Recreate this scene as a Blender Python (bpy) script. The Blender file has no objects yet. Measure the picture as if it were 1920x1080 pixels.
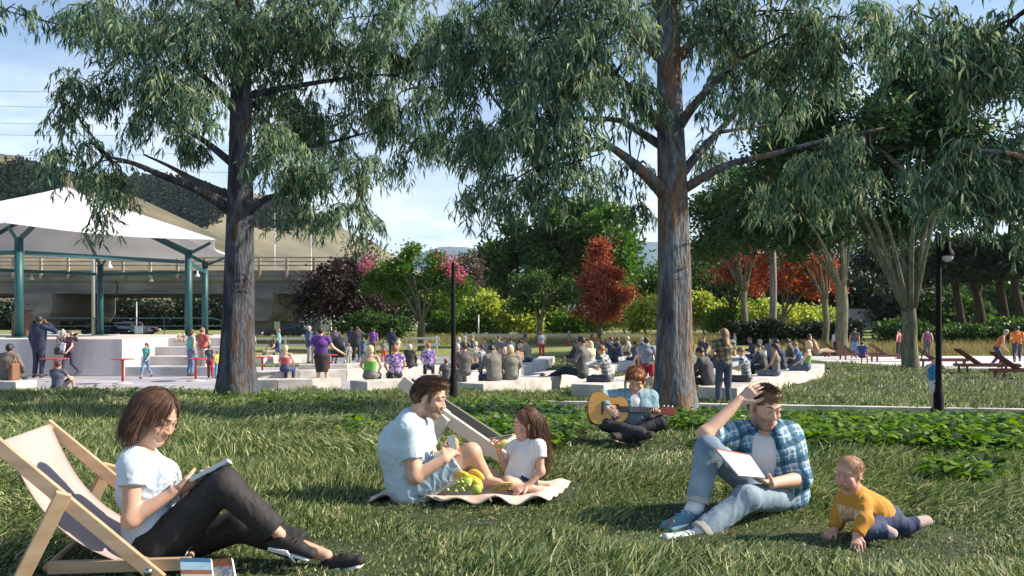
import bpy, math, random
import numpy as np
from mathutils import Vector, Matrix
random.seed(7); RNG = np.random.default_rng(7)
R = math.radians
SC = bpy.context.scene
COL = SC.collection
FPX, EYE, HY = 1500.0, 1.65, 615.0

# ------------------------------------------------------------------ camera, sky, sun, exposure
cam_d = bpy.data.cameras.new('camera')
cam = bpy.data.objects.new('camera', cam_d); COL.objects.link(cam)
cam.location = (0, 0, EYE); cam.rotation_euler = (R(90), 0, 0)
cam_d.sensor_width = 36; cam_d.lens = 36 * FPX / 1920
cam_d.shift_y = (HY - 540) / 1920
cam_d.clip_start = 0.1; cam_d.clip_end = 9000
SC.camera = cam
SUN_TO = Vector((0.86, 0.03, 0.62)).normalized()
sun_el = math.asin(SUN_TO.z); sun_az = math.atan2(SUN_TO.x, SUN_TO.y)
sun_d = bpy.data.lights.new('sun', 'SUN'); sun_d.energy = 5.0; sun_d.angle = R(0.55); sun_d.color = (1, 0.89, 0.72)
sun = bpy.data.objects.new('sun', sun_d); COL.objects.link(sun)
sun.rotation_euler = (-SUN_TO).to_track_quat('-Z', 'Y').to_euler()
SC.view_settings.view_transform = 'Standard'; SC.view_settings.look = 'None'
SC.view_settings.exposure = 0.9; SC.view_settings.gamma = 1.0
SC.view_settings.use_curve_mapping = False
SC.cycles.use_denoising = True
SC.cycles.max_bounces = 6; SC.cycles.diffuse_bounces = 3; SC.cycles.glossy_bounces = 2
SC.cycles.transmission_bounces = 3; SC.cycles.transparent_max_bounces = 8
SC.cycles.use_adaptive_sampling = True

world = bpy.data.worlds.new('World'); SC.world = world; world.use_nodes = True
def build_world():
    nt = world.node_tree; N = nt.nodes; L = nt.links; N.clear()
    out = N.new('ShaderNodeOutputWorld'); bg = N.new('ShaderNodeBackground')
    sky = N.new('ShaderNodeTexSky'); sky.sky_type = 'NISHITA'; sky.sun_disc = False
    sky.sun_elevation = sun_el; sky.sun_rotation = sun_az; sky.air_density = 1.0; sky.dust_density = 0.3; sky.ozone_density = 2.0
    tc = N.new('ShaderNodeTexCoord'); sep = N.new('ShaderNodeSeparateXYZ'); L.new(tc.outputs['Generated'], sep.inputs[0])
    den = N.new('ShaderNodeMath'); den.operation = 'ADD'; den.inputs[1].default_value = 0.16; L.new(sep.outputs['Z'], den.inputs[0])
    mx = N.new('ShaderNodeMath'); mx.operation = 'MAXIMUM'; mx.inputs[1].default_value = 0.05; L.new(den.outputs[0], mx.inputs[0])
    dv = N.new('ShaderNodeVectorMath'); dv.operation = 'DIVIDE'
    cmb = N.new('ShaderNodeCombineXYZ')
    for i in range(3): L.new(mx.outputs[0], cmb.inputs[i])
    L.new(tc.outputs['Generated'], dv.inputs[0]); L.new(cmb.outputs[0], dv.inputs[1])
    n1 = N.new('ShaderNodeTexNoise'); n1.inputs['Scale'].default_value = 1.15; n1.inputs['Detail'].default_value = 9; n1.inputs['Roughness'].default_value = 0.58
    n1.inputs['Distortion'].default_value = 0.25
    L.new(dv.outputs[0], n1.inputs['Vector'])
    rp = N.new('ShaderNodeValToRGB'); rp.color_ramp.elements[0].position = 0.50; rp.color_ramp.elements[1].position = 0.70
    L.new(n1.outputs['Fac'], rp.inputs[0])
    # thicker cloud towards the horizon
    hz = N.new('ShaderNodeMapRange'); hz.inputs['From Min'].default_value = 0.02; hz.inputs['From Max'].default_value = 0.42
    hz.inputs['To Min'].default_value = 1.0; hz.inputs['To Max'].default_value = 0.0; L.new(sep.outputs['Z'], hz.inputs['Value'])
    ad = N.new('ShaderNodeMath'); ad.operation = 'ADD'; ad.use_clamp = True; L.new(rp.outputs[0], ad.inputs[0]); L.new(hz.outputs[0], ad.inputs[1])
    ml = N.new('ShaderNodeMath'); ml.operation = 'MULTIPLY'; ml.inputs[1].default_value = 0.8; L.new(ad.outputs[0], ml.inputs[0])
    n2 = N.new('ShaderNodeTexNoise'); n2.inputs['Scale'].default_value = 2.6; n2.inputs['Detail'].default_value = 6; L.new(dv.outputs[0], n2.inputs['Vector'])
    cr = N.new('ShaderNodeValToRGB'); cr.color_ramp.elements[0].position = 0.35; cr.color_ramp.elements[1].position = 0.62
    cr.color_ramp.elements[0].color = (4.6, 6.3, 8.4, 1); cr.color_ramp.elements[1].color = (9.0, 9.5, 10., 1)
    L.new(n2.outputs['Fac'], cr.inputs[0])
    hsv = N.new('ShaderNodeHueSaturation'); hsv.inputs['Saturation'].default_value = 1.12; hsv.inputs['Value'].default_value = 1.12; L.new(sky.outputs[0], hsv.inputs['Color'])
    mix = N.new('ShaderNodeMixRGB'); L.new(ml.outputs[0], mix.inputs[0]); L.new(hsv.outputs[0], mix.inputs[1]); L.new(cr.outputs[0], mix.inputs[2])
    L.new(mix.outputs[0], bg.inputs[0]); bg.inputs[1].default_value = 0.082
    L.new(bg.outputs[0], out.inputs[0])
build_world()

# ------------------------------------------------------------------ helpers
def P(px, py, Y): return Vector(((px - 960) / FPX * Y, Y, EYE - (py - HY) / FPX * Y))
def PZ(px, py, z):
    Y = FPX * (EYE - z) / (py - HY); return Vector(((px - 960) / FPX * Y, Y, z))
def smooth(a, b, x):
    t = min(1, max(0, (x - a) / (b - a))); return t * t * (3 - 2 * t)
PROF_L = [(0, .66), (3, .635), (5, .62), (7.5, .61), (9, .52), (11, .36), (12.5, .28), (14.5, .25), (17, .2), (18.6, .17), (19.2, .02), (19.6, -.06), (400, -.06)]
PROF_R = [(0, .66), (3, .635), (5, .62), (7.5, .61), (9, .52), (11, .32), (12.5, .20), (13.4, .10), (14.6, -.02), (15.6, -.12), (15.85, -.12), (16.1, .04), (17, .03), (400, .0)]
def _int(pf, y): return float(np.interp(y, [p[0] for p in pf], [p[1] for p in pf]))
def gz(x, y):
    px = 960 + x / max(y, .1) * FPX
    # left of the kerb the mound runs on to the plaza; right of it the ground dips to the kerb wall
    t = smooth(880, 1100, px)
    return _int(PROF_L, y) * (1 - t) + _int(PROF_R, y) * t
def tag(o, label=None, cat=None, group=None, kind=None):
    if label: o['label'] = label
    if cat: o['category'] = cat
    if group: o['group'] = group
    if kind: o['kind'] = kind
    return o
def thing(name, label, cat, loc=(0, 0, 0), rz=0, group=None):
    o = bpy.data.objects.new(name, None); COL.objects.link(o); o.location = loc; o.rotation_euler = (0, 0, rz)
    o.empty_display_size = .1
    return tag(o, label, cat, group)
def copy_tree(o, parent=None):
    c = o.copy(); COL.objects.link(c); c.parent = parent
    for ch in list(o.children): copy_tree(ch, c)
    return c
def mesh_obj(name, V, F, mats, parent=None, smooth_=True, mi=None, col=None):
    me = bpy.data.meshes.new(name)
    V = np.asarray(V, dtype=np.float32).reshape(-1, 3)
    if isinstance(F, np.ndarray):
        n, k = F.shape
        me.vertices.add(len(V)); me.vertices.foreach_set('co', V.ravel())
        me.loops.add(n * k); me.loops.foreach_set('vertex_index', F.astype(np.int32).ravel())
        me.polygons.add(n); me.polygons.foreach_set('loop_start', np.arange(0, n * k, k, dtype=np.int32))
        me.polygons.foreach_set('loop_total', np.full(n, k, dtype=np.int32))
        me.update(calc_edges=True)
    else:
        me.from_pydata([tuple(v) for v in V.tolist()], [], F); me.update()
    if not isinstance(mats, (list, tuple)): mats = [mats]
    for m in mats: me.materials.append(m)
    if mi is not None: me.polygons.foreach_set('material_index', np.asarray(mi, dtype=np.int32))
    if smooth_: me.polygons.foreach_set('use_smooth', np.ones(len(me.polygons), dtype=bool))
    if col is not None:
        a = me.color_attributes.new('tint', 'FLOAT_COLOR', 'POINT'); c = np.ones((len(V), 4), dtype=np.float32); c[:, :3] = col
        a.data.foreach_set('color', c.ravel())
    me.validate()
    o = bpy.data.objects.new(name, me); COL.objects.link(o)
    if parent is not None: o.parent = parent
    return o
class MB:
    def __init__(s): s.v = []; s.f = []; s.m = []
    def _add(s, vs, fs, m=0):
        b = len(s.v); s.v += [tuple(v) for v in vs]; s.f += [tuple(i + b for i in f) for f in fs]; s.m += [m] * len(fs)
    def box(s, c, d, rz=0, m=0, mat=None):
        x, y, z = d[0] / 2, d[1] / 2, d[2] / 2
        vs = [Vector(p) for p in ((-x, -y, -z), (x, -y, -z), (x, y, -z), (-x, y, -z), (-x, -y, z), (x, -y, z), (x, y, z), (-x, y, z))]
        M = mat if mat is not None else Matrix.Rotation(rz, 3, 'Z')
        vs = [M @ v + Vector(c) for v in vs]
        s._add(vs, [(0, 3, 2, 1), (4, 5, 6, 7), (0, 1, 5, 4), (1, 2, 6, 5), (2, 3, 7, 6), (3, 0, 4, 7)], m); return s
    def beam(s, a, b, w, h, up=(0, 0, 1), m=0):
        a, b = Vector(a), Vector(b); d = b - a; L = d.length; d.normalize()
        u = Vector(up); r = d.cross(u)
        if r.length < 1e-4: r = d.cross(Vector((0, 1, 0)))
        r.normalize(); u = r.cross(d)
        M = Matrix((r, d, u)).transposed()
        return s.box((a + b) / 2, (w, L, h), m=m, mat=M)
    def tube(s, pts, rad, n=8, m=0, caps=True):
        pts = [Vector(p) for p in pts]
        if not isinstance(rad, (list, tuple)): rad = [rad] * len(pts)
        rings = []; prev = None
        for i, p in enumerate(pts):
            d = (pts[min(i + 1, len(pts) - 1)] - pts[max(i - 1, 0)]); 
            if d.length < 1e-9: d = Vector((0, 0, 1))
            d.normalize()
            if prev is None:
                u = d.cross(Vector((0, 1, 0)) if abs(d.y) < .9 else Vector((1, 0, 0))); u.normalize()
            else: u = prev - d * prev.dot(d); u.normalize()
            prev = u; w = d.cross(u)
            rings.append([p + (u * math.cos(2 * math.pi * k / n) + w * math.sin(2 * math.pi * k / n)) * rad[i] for k in range(n)])
        vs = [v for r in rings for v in r]; fs = []
        for i in range(len(pts) - 1):
            for k in range(n): fs.append((i * n + k, i * n + (k + 1) % n, (i + 1) * n + (k + 1) % n, (i + 1) * n + k))
        if caps: fs.append(tuple(reversed(range(n)))); fs.append(tuple((len(pts) - 1) * n + k for k in range(n)))
        s._add(vs, fs, m); return s
    def lathe(s, prof, c=(0, 0, 0), n=20, m=0):
        c = Vector(c); vs = []; fs = []
        for (r, z) in prof:
            for k in range(n): vs.append(c + Vector((r * math.cos(2 * math.pi * k / n), r * math.sin(2 * math.pi * k / n), z)))
        for i in range(len(prof) - 1):
            for k in range(n): fs.append((i * n + k, i * n + (k + 1) % n, (i + 1) * n + (k + 1) % n, (i + 1) * n + k))
        fs.append(tuple(reversed(range(n)))); fs.append(tuple((len(prof) - 1) * n + k for k in range(n)))
        s._add(vs, fs, m); return s
    def poly(s, pts, m=0): s._add(pts, [tuple(range(len(pts)))], m); return s
    def prism(s, pts, ext, m=0):
        n = len(pts); pts = [Vector(p) for p in pts]; e = Vector(ext)
        vs = pts + [p + e for p in pts]
        s._add(vs, [tuple(reversed(range(n))), tuple(range(n, 2 * n))] + [(i, (i + 1) % n, (i + 1) % n + n, i + n) for i in range(n)], m); return s
    def ico(s, c, r, m=0, n=10):
        prof = [(max(1e-4, math.sin(math.pi * i / n)) * 1, -math.cos(math.pi * i / n)) for i in range(n + 1)]
        rr = (r, r, r) if not isinstance(r, (tuple, list)) else r
        b = len(s.v); s.lathe(prof, n=n + 4, m=m)
        for i in range(b, len(s.v)):
            v = s.v[i]; s.v[i] = (c[0] + v[0] * rr[0], c[1] + v[1] * rr[1], c[2] + v[2] * rr[2])
        return s
    def build(s, name, mats, parent=None, smooth_=False, bevel=0, fixn=True):
        o = mesh_obj(name, s.v, s.f, mats, parent, smooth_, mi=s.m)
        if fixn:
            import bmesh
            bm = bmesh.new(); bm.from_mesh(o.data); bmesh.ops.recalc_face_normals(bm, faces=bm.faces[:]); bm.to_mesh(o.data); bm.free()
        if bevel:
            b = o.modifiers.new('bevel', 'BEVEL'); b.width = bevel; b.segments = 2; b.limit_method = 'ANGLE'
        return o

# ------------------------------------------------------------------ materials
MATS = {}
def pmat(name, rgb, rough=.7, rgb2=None, scale=8, stretch=None, bump=0, bscale=None, metal=0, spec=None, contrast=(.35, .65), detail=5, coord='Object', trans=0, island=False):
    if name in MATS: return MATS[name]
    m = bpy.data.materials.new(name); m.use_nodes = True; MATS[name] = m
    nt = m.node_tree; N = nt.nodes; L = nt.links; b = N['Principled BSDF']
    b.inputs['Base Color'].default_value = (*rgb, 1); b.inputs['Roughness'].default_value = rough; b.inputs['Metallic'].default_value = metal
    if spec is not None: b.inputs['Specular IOR Level'].default_value = spec
    if rgb2 or bump:
        tc = N.new('ShaderNodeTexCoord'); mp = N.new('ShaderNodeMapping'); L.new(tc.outputs[coord], mp.inputs[0])
        if stretch: mp.inputs['Scale'].default_value = stretch
    if rgb2:
        n = N.new('ShaderNodeTexNoise'); n.inputs['Scale'].default_value = scale; n.inputs['Detail'].default_value = detail; L.new(mp.outputs[0], n.inputs['Vector'])
        r = N.new('ShaderNodeValToRGB'); r.color_ramp.elements[0].color = (*rgb, 1); r.color_ramp.elements[1].color = (*rgb2, 1)
        r.color_ramp.elements[0].position, r.color_ramp.elements[1].position = contrast
        L.new(n.outputs['Fac'], r.inputs[0]); L.new(r.outputs[0], b.inputs['Base Color'])
    if bump:
        n2 = N.new('ShaderNodeTexNoise'); n2.inputs['Scale'].default_value = bscale or scale * 3; n2.inputs['Detail'].default_value = 6; L.new(mp.outputs[0], n2.inputs['Vector'])
        bp = N.new('ShaderNodeBump'); bp.inputs['Strength'].default_value = 1; bp.inputs['Distance'].default_value = bump
        L.new(n2.outputs['Fac'], bp.inputs['Height']); L.new(bp.outputs[0], b.inputs['Normal'])
    return m
def leafmat(name, cols, rough=.5, trans=.35, spec=.4):
    """Leaf: colour varies leaf by leaf, some light passes through."""
    if name in MATS: return MATS[name]
    m = bpy.data.materials.new(name); m.use_nodes = True; MATS[name] = m
    nt = m.node_tree; N = nt.nodes; L = nt.links; b = N['Principled BSDF']; out = N['Material Output']
    g = N.new('ShaderNodeNewGeometry'); r = N.new('ShaderNodeValToRGB'); r.color_ramp.interpolation = 'LINEAR'
    e = r.color_ramp.elements
    while len(e) < len(cols): e.new(.5)
    for i, c in enumerate(cols): e[i].position = i / (len(cols) - 1); e[i].color = (*c, 1)
    L.new(g.outputs['Random Per Island'], r.inputs[0]); L.new(r.outputs[0], b.inputs['Base Color'])
    b.inputs['Roughness'].default_value = rough; b.inputs['Specular IOR Level'].default_value = spec
    t = N.new('ShaderNodeBsdfTranslucent'); mx = N.new('ShaderNodeMixShader'); mx.inputs[0].default_value = trans
    hs = N.new('ShaderNodeHueSaturation'); hs.inputs['Saturation'].default_value = 1.15; hs.inputs['Value'].default_value = 1.5; L.new(r.outputs[0], hs.inputs['Color'])
    L.new(hs.outputs[0], t.inputs[0]); L.new(b.outputs[0], mx.inputs[1]); L.new(t.outputs[0], mx.inputs[2]); L.new(mx.outputs[0], out.inputs[0])
    return m
# ------------------------------------------------------------------ soft bodies: smooth-union distance fields turned into one mesh
def V3(a): return np.array(a, dtype=np.float32)
def unit(a): a = V3(a); return a / (np.linalg.norm(a) + 1e-9)
def noise3(p, sc, seed=0, octv=3):
    r = np.random.default_rng(seed); out = np.zeros(p.shape[:-1], dtype=np.float32); amp = 1.0
    for o in range(octv):
        for _ in range(3):
            w = r.normal(size=3) * sc * (2 ** o); ph = r.uniform(0, 6.28); w2 = r.normal(size=3) * sc * (2 ** o) * .6
            out += amp * np.sin(p @ w.astype(np.float32) + ph + 1.3 * np.sin(p @ w2.astype(np.float32) + ph * 2)) / 3
        amp *= .55
    return out
class SDF:
    def __init__(s, h=.006): s.p = []; s.h = h; s.disp = None
    def ecap(s, a, b, ra, rb, side=(1, 0, 0), k=.02, flat=0, op='u'):
        if not isinstance(ra, (tuple, list)): ra = (ra, ra)
        if not isinstance(rb, (tuple, list)): rb = (rb, rb)
        a, b = V3(a), V3(b); d = b - a; L = float(np.linalg.norm(d)) + 1e-6; d = d / L
        u = V3(side); u = u - d * float(u @ d)
        if np.linalg.norm(u) < 1e-3: u = V3((0, 1, 0)) - d * float(d[1]); 
        if np.linalg.norm(u) < 1e-3: u = V3((0, 0, 1)) - d * float(d[2])
        u = unit(u); w = np.cross(d, u)
        def f(p):
            q = p - a; z = q @ d; t = np.clip(z / L, 0, 1); ex = q @ u; ew = q @ w; ez = z - t * L
            rw = ra[0] + (rb[0] - ra[0]) * t; rd = ra[1] + (rb[1] - ra[1]) * t; m = min(ra[0], ra[1], rb[0], rb[1]); rz = np.minimum(rw, rd)
            if flat & 1: ez = np.where(z > L, 0, ez)
            if flat & 2: ez = np.where(z < 0, 0, ez)
            dist = (np.sqrt((ex / rw) ** 2 + (ew / rd) ** 2 + (ez / rz) ** 2) - 1) * rz
            if flat & 1: dist = np.maximum(dist, z - L)
            if flat & 2: dist = np.maximum(dist, -z)
            return dist
        rm = max(ra + rb) if isinstance(ra, tuple) and isinstance(rb, tuple) else max(list(ra) + list(rb))
        lo = np.minimum(a, b) - rm; hi = np.maximum(a, b) + rm
        s.p.append((f, lo, hi, op, k)); return s
    def ell(s, c, r, X=(1, 0, 0), Y=(0, 1, 0), Z=(0, 0, 1), k=.02, op='u'):
        c = V3(c); r = V3(r) if not np.isscalar(r) else V3((r, r, r)); M = np.stack([V3(X), V3(Y), V3(Z)], 1)
        def f(p):
            q = (p - c) @ M; k0 = np.linalg.norm(q / r, axis=-1); k1 = np.linalg.norm(q / (r * r), axis=-1) + 1e-6
            return k0 * (k0 - 1) / k1
        rm = float(r.max()); s.p.append((f, c - rm, c + rm, op, k)); return s
    def mesh(s):
        h = s.h
        us = [q for q in s.p if q[3] == 'u']
        lo = np.min([q[1] for q in us], 0) - 3 * h; hi = np.max([q[2] for q in us], 0) + 3 * h
        n = np.ceil((hi - lo) / h).astype(int) + 1
        F = np.full(n, .5, dtype=np.float32)
        ax = [lo[i] + h * np.arange(n[i], dtype=np.float32) for i in range(3)]
        for f, l, u, op, k in s.p:
            pad = k + 2 * h
            i0 = np.maximum(0, np.floor((l - pad - lo) / h).astype(int)); i1 = np.minimum(n, np.ceil((u + pad - lo) / h).astype(int) + 1)
            if np.any(i1 <= i0): continue
            sl = tuple(slice(a, b) for a, b in zip(i0, i1))
            g = np.stack(np.meshgrid(*[ax[i][sl[i]] for i in range(3)], indexing='ij'), -1)
            d = f(g).astype(np.float32); A = F[sl]
            if op == 'u':
                hh = np.clip(.5 + .5 * (A - d) / k, 0, 1); F[sl] = A * (1 - hh) + d * hh - k * hh * (1 - hh)
            elif op == 's':
                d = -d; hh = np.clip(.5 - .5 * (A - d) / k, 0, 1); F[sl] = A * (1 - hh) + d * hh + k * hh * (1 - hh)
        if s.disp is not None:
            idx = np.nonzero(np.abs(F) < .02)
            pts = np.stack([ax[i][idx[i]] for i in range(3)], -1); F[idx] += s.disp(pts)
        return nets(F, lo, h)
def nets(F, lo, h):
    S = F < 0; n = np.array(F.shape)
    c = [F[a:n[0] - 1 + a, b:n[1] - 1 + b, d:n[2] - 1 + d] for a in (0, 1) for b in (0, 1) for d in (0, 1)]
    cs = sum((q < 0).astype(np.int8) for q in c); act = (cs > 0) & (cs < 8)
    I = np.argwhere(act); idx = np.full(act.shape, -1, dtype=np.int64); idx[act] = np.arange(len(I))
    vals = np.stack([q[act] for q in c], 1); corners = np.array([(a, b, d) for a in (0, 1) for b in (0, 1) for d in (0, 1)], dtype=np.float32)
    acc = np.zeros((len(I), 3), dtype=np.float32); cnt = np.zeros((len(I), 1), dtype=np.float32)
    for i in range(8):
        for j in range(i + 1, 8):
            if np.abs(corners[i] - corners[j]).sum() != 1: continue
            a, b = vals[:, i], vals[:, j]; m = (a < 0) != (b < 0); t = np.where(m, a / (a - b + 1e-12), 0)
            acc += np.where(m[:, None], corners[i] + t[:, None] * (corners[j] - corners[i]), 0); cnt += m[:, None]
    V = (I + acc / np.maximum(cnt, 1)) * h + lo
    Q = []
    for axn in range(3):
        sl0 = [slice(1, -1)] * 3; sl0[axn] = slice(0, n[axn] - 1); sl1 = list(sl0); sl1[axn] = slice(1, n[axn])
        A = S[tuple(sl0)]; B = S[tuple(sl1)]; E = np.argwhere(A != B)
        if len(E) == 0: continue
        inside = A[tuple(E.T)]
        o = np.ones(3, dtype=int); o[axn] = 0; E = E + o
        u, v = [(1, 2), (2, 0), (0, 1)][axn]
        du = np.zeros(3, dtype=int); du[u] = 1; dv = np.zeros(3, dtype=int); dv[v] = 1
        q = np.stack([idx[tuple((E - du - dv).T)], idx[tuple((E - dv).T)], idx[tuple(E.T)], idx[tuple((E - du).T)]], 1)
        q[~inside] = q[~inside][:, ::-1]; Q.append(q)
    Q = np.concatenate(Q); return V.astype(np.float32), Q
def sdf_obj(name, sd, mat, parent, tint=None, org=None):
    V, F = sd.mesh(); col = tint(V) if tint else None
    return mesh_obj(name, V - (V3(org) if org is not None else 0), F, mat, parent, True, col=col)

def frame(f, u=(0, 0, 1)):
    f = unit(f); u = V3(u); r = unit(np.cross(f, u)); u = np.cross(r, f); return r, f, u
class Head:
    """Head-local frame: x right, y forward, z up, centred midway between chin and crown."""
    def __init__(s, c, f, u=(0, 0, 1), hs=1.0): s.c = V3(c); s.r, s.f, s.u = frame(f, u); s.s = hs
    def __call__(s, x, y, z): return s.c + (s.r * x + s.f * y + s.u * z) * s.s
    def loc(s, p): q = (p - s.c) / s.s; return np.stack([q @ s.r, q @ s.f, q @ s.u], -1)
    def ell(s, sd, c, r, k=.02, op='u'): sd.ell(s(*c), V3(r) * s.s, s.r, s.f, s.u, k=k * s.s, op=op)
    def cap(s, sd, a, b, ra, rb=None, k=.01): sd.ecap(s(*a), s(*b), ra * s.s, (rb or ra) * s.s, side=s.r, k=k * s.s)
def head_prims(sd, H, detail=True, baby=False, smile=0):
    if baby:
        H.ell(sd, (0, -.012, .030), (.080, .092, .083)); H.ell(sd, (0, .020, -.045), (.064, .062, .062), k=.03)
        for sx in (-1, 1): H.ell(sd, (sx * .035, .045, -.058), (.030, .030, .030), k=.02)
    else:
        H.ell(sd, (0, -.012, .034), (.074, .094, .083)); H.ell(sd, (0, .022, -.035), (.053, .062, .075), k=.03)
        H.ell(sd, (0, .056, -.098), (.022, .020, .018), k=.03)
        for sx in (-1, 1): H.cap(sd, (sx * .046, -.005, -.060), (sx * .020, .052, -.098), .013, .013, k=.025)
    H.cap(sd, (0, .080, .004), (0, .098, -.030), .0070, .0100, k=.012)
    if not detail:
        for sx in (-1, 1): H.ell(sd, (sx * .076, -.008, -.010), (.010, .018, .030), k=.008)
        return
    for sx in (-1, 1):
        H.ell(sd, (sx * .031, .097, .001), (.018, .013, .011), k=.018, op='s')
        H.cap(sd, (sx * .012, .083, .022), (sx * .046, .069, .022), .0075, .0065, k=.014)
        H.ell(sd, (sx * .012, .092, -.034), (.008, .009, .007), k=.006)
        H.ell(sd, (sx * .044, .062, -.030), (.020, .016, .018), k=.02)
        H.ell(sd, (sx * .077, -.008, -.008), (.009, .019, .031), k=.006); H.ell(sd, (sx * .086, -.004, -.004), (.006, .010, .018), k=.006, op='s')
        H.ell(sd, (sx * .031, .0745, .0085), (.0165, .0105, .0068), k=.008)
        H.ell(sd, (sx * .031, .0725, -.0090), (.0155, .0090, .0050), k=.008)
    w = .022 + .008 * smile; up = .005 * smile
    H.cap(sd, (0, .0855, -.056), (-w, .074, -.059 + up), .0052, .003, k=.008); H.cap(sd, (0, .0855, -.056), (w, .074, -.059 + up), .0052, .003, k=.008)
    H.cap(sd, (-.012, .081, -.067), (.012, .081, -.067), .0062, .0062, k=.010)
    if smile: H.ell(sd, (0, .094, -.061 + up / 2), (w * .8, .010, .0035), k=.004, op='s')
def face_tint(H, skin, stubble=0, baby=False, stub=(.16, .10, .07)):
    skin = V3(skin)
    def f(V):
        q = H.loc(V); n = len(V); C = np.tile(skin, (n, 1))
        def blend(mask, col): 
            nonlocal C
            C = C * (1 - mask[:, None]) + V3(col) * mask[:, None]
        def blob(c, r, p=2.0): return np.exp(-(((q - V3(c)) / V3(r)) ** 2).sum(1) ** (p / 2))
        near = (np.abs(q) < .14).all(1)
        for sx in (-1, 1): blend(.40 * blob((sx * .042, .070, -.028), (.024, .03, .020)) * near, skin * V3((1.05, .66, .6)))
        blend(.3 * blob((0, .105, -.03), (.014, .014, .014)) * near, skin * V3((1.05, .72, .68)))
        if stubble:
            jaw = np.clip((-.034 - q[:, 2] + .25 * np.maximum(0, np.abs(q[:, 0]) - .02)) / .018, 0, 1) * np.clip((q[:, 2] + .135) / .015, 0, 1) * np.clip((q[:, 1] + .02) / .03, 0, 1)
            side = np.clip((np.abs(q[:, 0]) - .046) / .01, 0, 1) * np.clip((q[:, 1] + .005) / .012, 0, 1) * np.clip((.03 - q[:, 1]) / .02, 0, 1) * np.clip((.02 - q[:, 2]) / .02, 0, 1)
            m = np.maximum(jaw, side) * near; m *= (.8 + .2 * noise3(V, 900, 3, 2)); blend(np.clip(stubble * m, 0, 1), stub)
        lip = np.maximum(blob((0, .088, -.057), (.024, .02, .0065), 4), blob((0, .086, -.067), (.017, .02, .0075), 4)) * near
        blend(.75 * lip, skin * V3((.82, .42, .42)))
        C *= (1 + .05 * noise3(V, 45, 8, 2) + .04 * noise3(V, 260, 9, 2))[:, None]
        return np.clip(C, 0, 1)
    return f
def face_parts(H, root, org, hairc, eyes=True, gaze=(0, 1, -.4), teeth=False, brow=.0032):
    g = unit(gaze)
    for sx in (-1, 1):
        if eyes:
            mb = MB(); c = H(sx * .031, .0705, .0005) - org; mb.ico(c, .0124 * H.s); e = mb.build('eye', M_EYE, root, True)
            gi = H.r * g[0] + H.f * g[1] + H.u * g[2]; mb = MB(); mb.ico(c + gi * .0068 * H.s, .0066 * H.s); mb.build('iris', M_IRIS, e, True)
        sd = SDF(.002 * H.s); sd.ecap(H(sx * .016, .0845, .0018), H(sx * .045, .0755, .0010), .0017 * H.s, .0013 * H.s, k=.001)
        sdf_obj('eyelash', sd, M_LASH, root, org=org)
        sd = SDF(.0022 * H.s); a, b, c = H(sx * .014, .0915, .0275), H(sx * .031, .0865, .0315), H(sx * .047, .0745, .0265)
        sd.ecap(a, b, (brow * 1.1, .0022), (brow, .0022), side=H.u, k=.002).ecap(b, c, (brow, .0022), (brow * .5, .002), side=H.u, k=.002)
        sdf_obj('eyebrow', sd, hairc, root, org=org)
    if teeth:
        sd = SDF(.0022 * H.s); sd.ecap(H(-.017, .080, -.0585), H(.017, .080, -.0585), (.0035, .003), (.0035, .003), side=H.u, k=.002); sdf_obj('teeth', sd, M_TEETH, root, org=org)
def hand(sd, w, d, n, th, curl=.5, s=1.0, spread=0, thumb=.6):
    """w wrist, d finger direction, n palm normal, th +1/-1: thumb side along d x n."""
    w = V3(w); d = unit(d); n = V3(n); n = unit(n - d * float(n @ d)); l = np.cross(d, n) * th
    sd.ecap(w - d * .01 * s, w + d * .085 * s, (.024 * s, .016 * s), (.040 * s, .012 * s), side=l, k=.012 * s)
    cu = curl if isinstance(curl, (tuple, list)) else (curl,) * 4
    for i, (o, L, b) in enumerate(((.031, .070, .082), (.0105, .078, .087), (-.0105, .073, .083), (-.030, .057, .074))):
        p = w + (d * b + l * o) * s; a = cu[i] * .6; sp = spread * (1.5 - i) * .12
        for j, fr in enumerate((.45, .30, .25)):
            dd = unit(d * math.cos(a) + n * math.sin(a) + l * sp); q = p + dd * L * fr * s
            sd.ecap(p, q, (.0088 - .0008 * j) * s, (.0082 - .001 * j) * s, k=.003 * s); p = q; a += cu[i] * .85
    p = w + (d * .022 + l * .026) * s; q = p + (d * .032 + l * .026 + n * .008) * s; r = q + unit(d * .9 + n * thumb + l * (.35 - .3 * thumb)) * .034 * s; t = r + unit(d * .9 + n * thumb * 1.3 - l * .1) * .026 * s
    sd.ecap(p, q, .0145 * s, .0115 * s, k=.010 * s).ecap(q, r, .0105 * s, .0095 * s, k=.003 * s).ecap(r, t, .0095 * s, .008 * s, k=.003 * s)
BODYR = dict(neck=.053, ua=(.047, .038), fa=(.040, .026), th=(.080, .056), ca=(.054, .036), hip=(.150, .108), waist=(.132, .095), chest=(.160, .112), top=(.115, .072), sh=.052)
def torso(sd, J, g=0., s=1., R_=BODYR, lowest=True, k=.05, collar=True):
    side = unit(J['sR'] - J['sL']); hs = unit(J['pR'] - J['pL'])
    e = lambda r: (r[0] * s + g, r[1] * s + g)
    if lowest: sd.ecap(J['pelvis'], J['waist'], e(R_['hip']), e(R_['waist']), side=hs, k=k)
    sd.ecap(J['waist'], J['chest'], e(R_['waist']), e(R_['chest']), side=side, k=k)
    sd.ecap(J['chest'], J['neck'] + (J['chest'] - J['neck']) * .25, e(R_['chest']), e(R_['top']), side=side, k=k)
    for q in 'RL': sd.ecap(J['neck'] + (J['chest'] - J['neck']) * .12, J['s' + q], (R_['sh'] * s * .95 + g), (R_['sh'] * s + g), k=k * .8)
    if collar: pass
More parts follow.
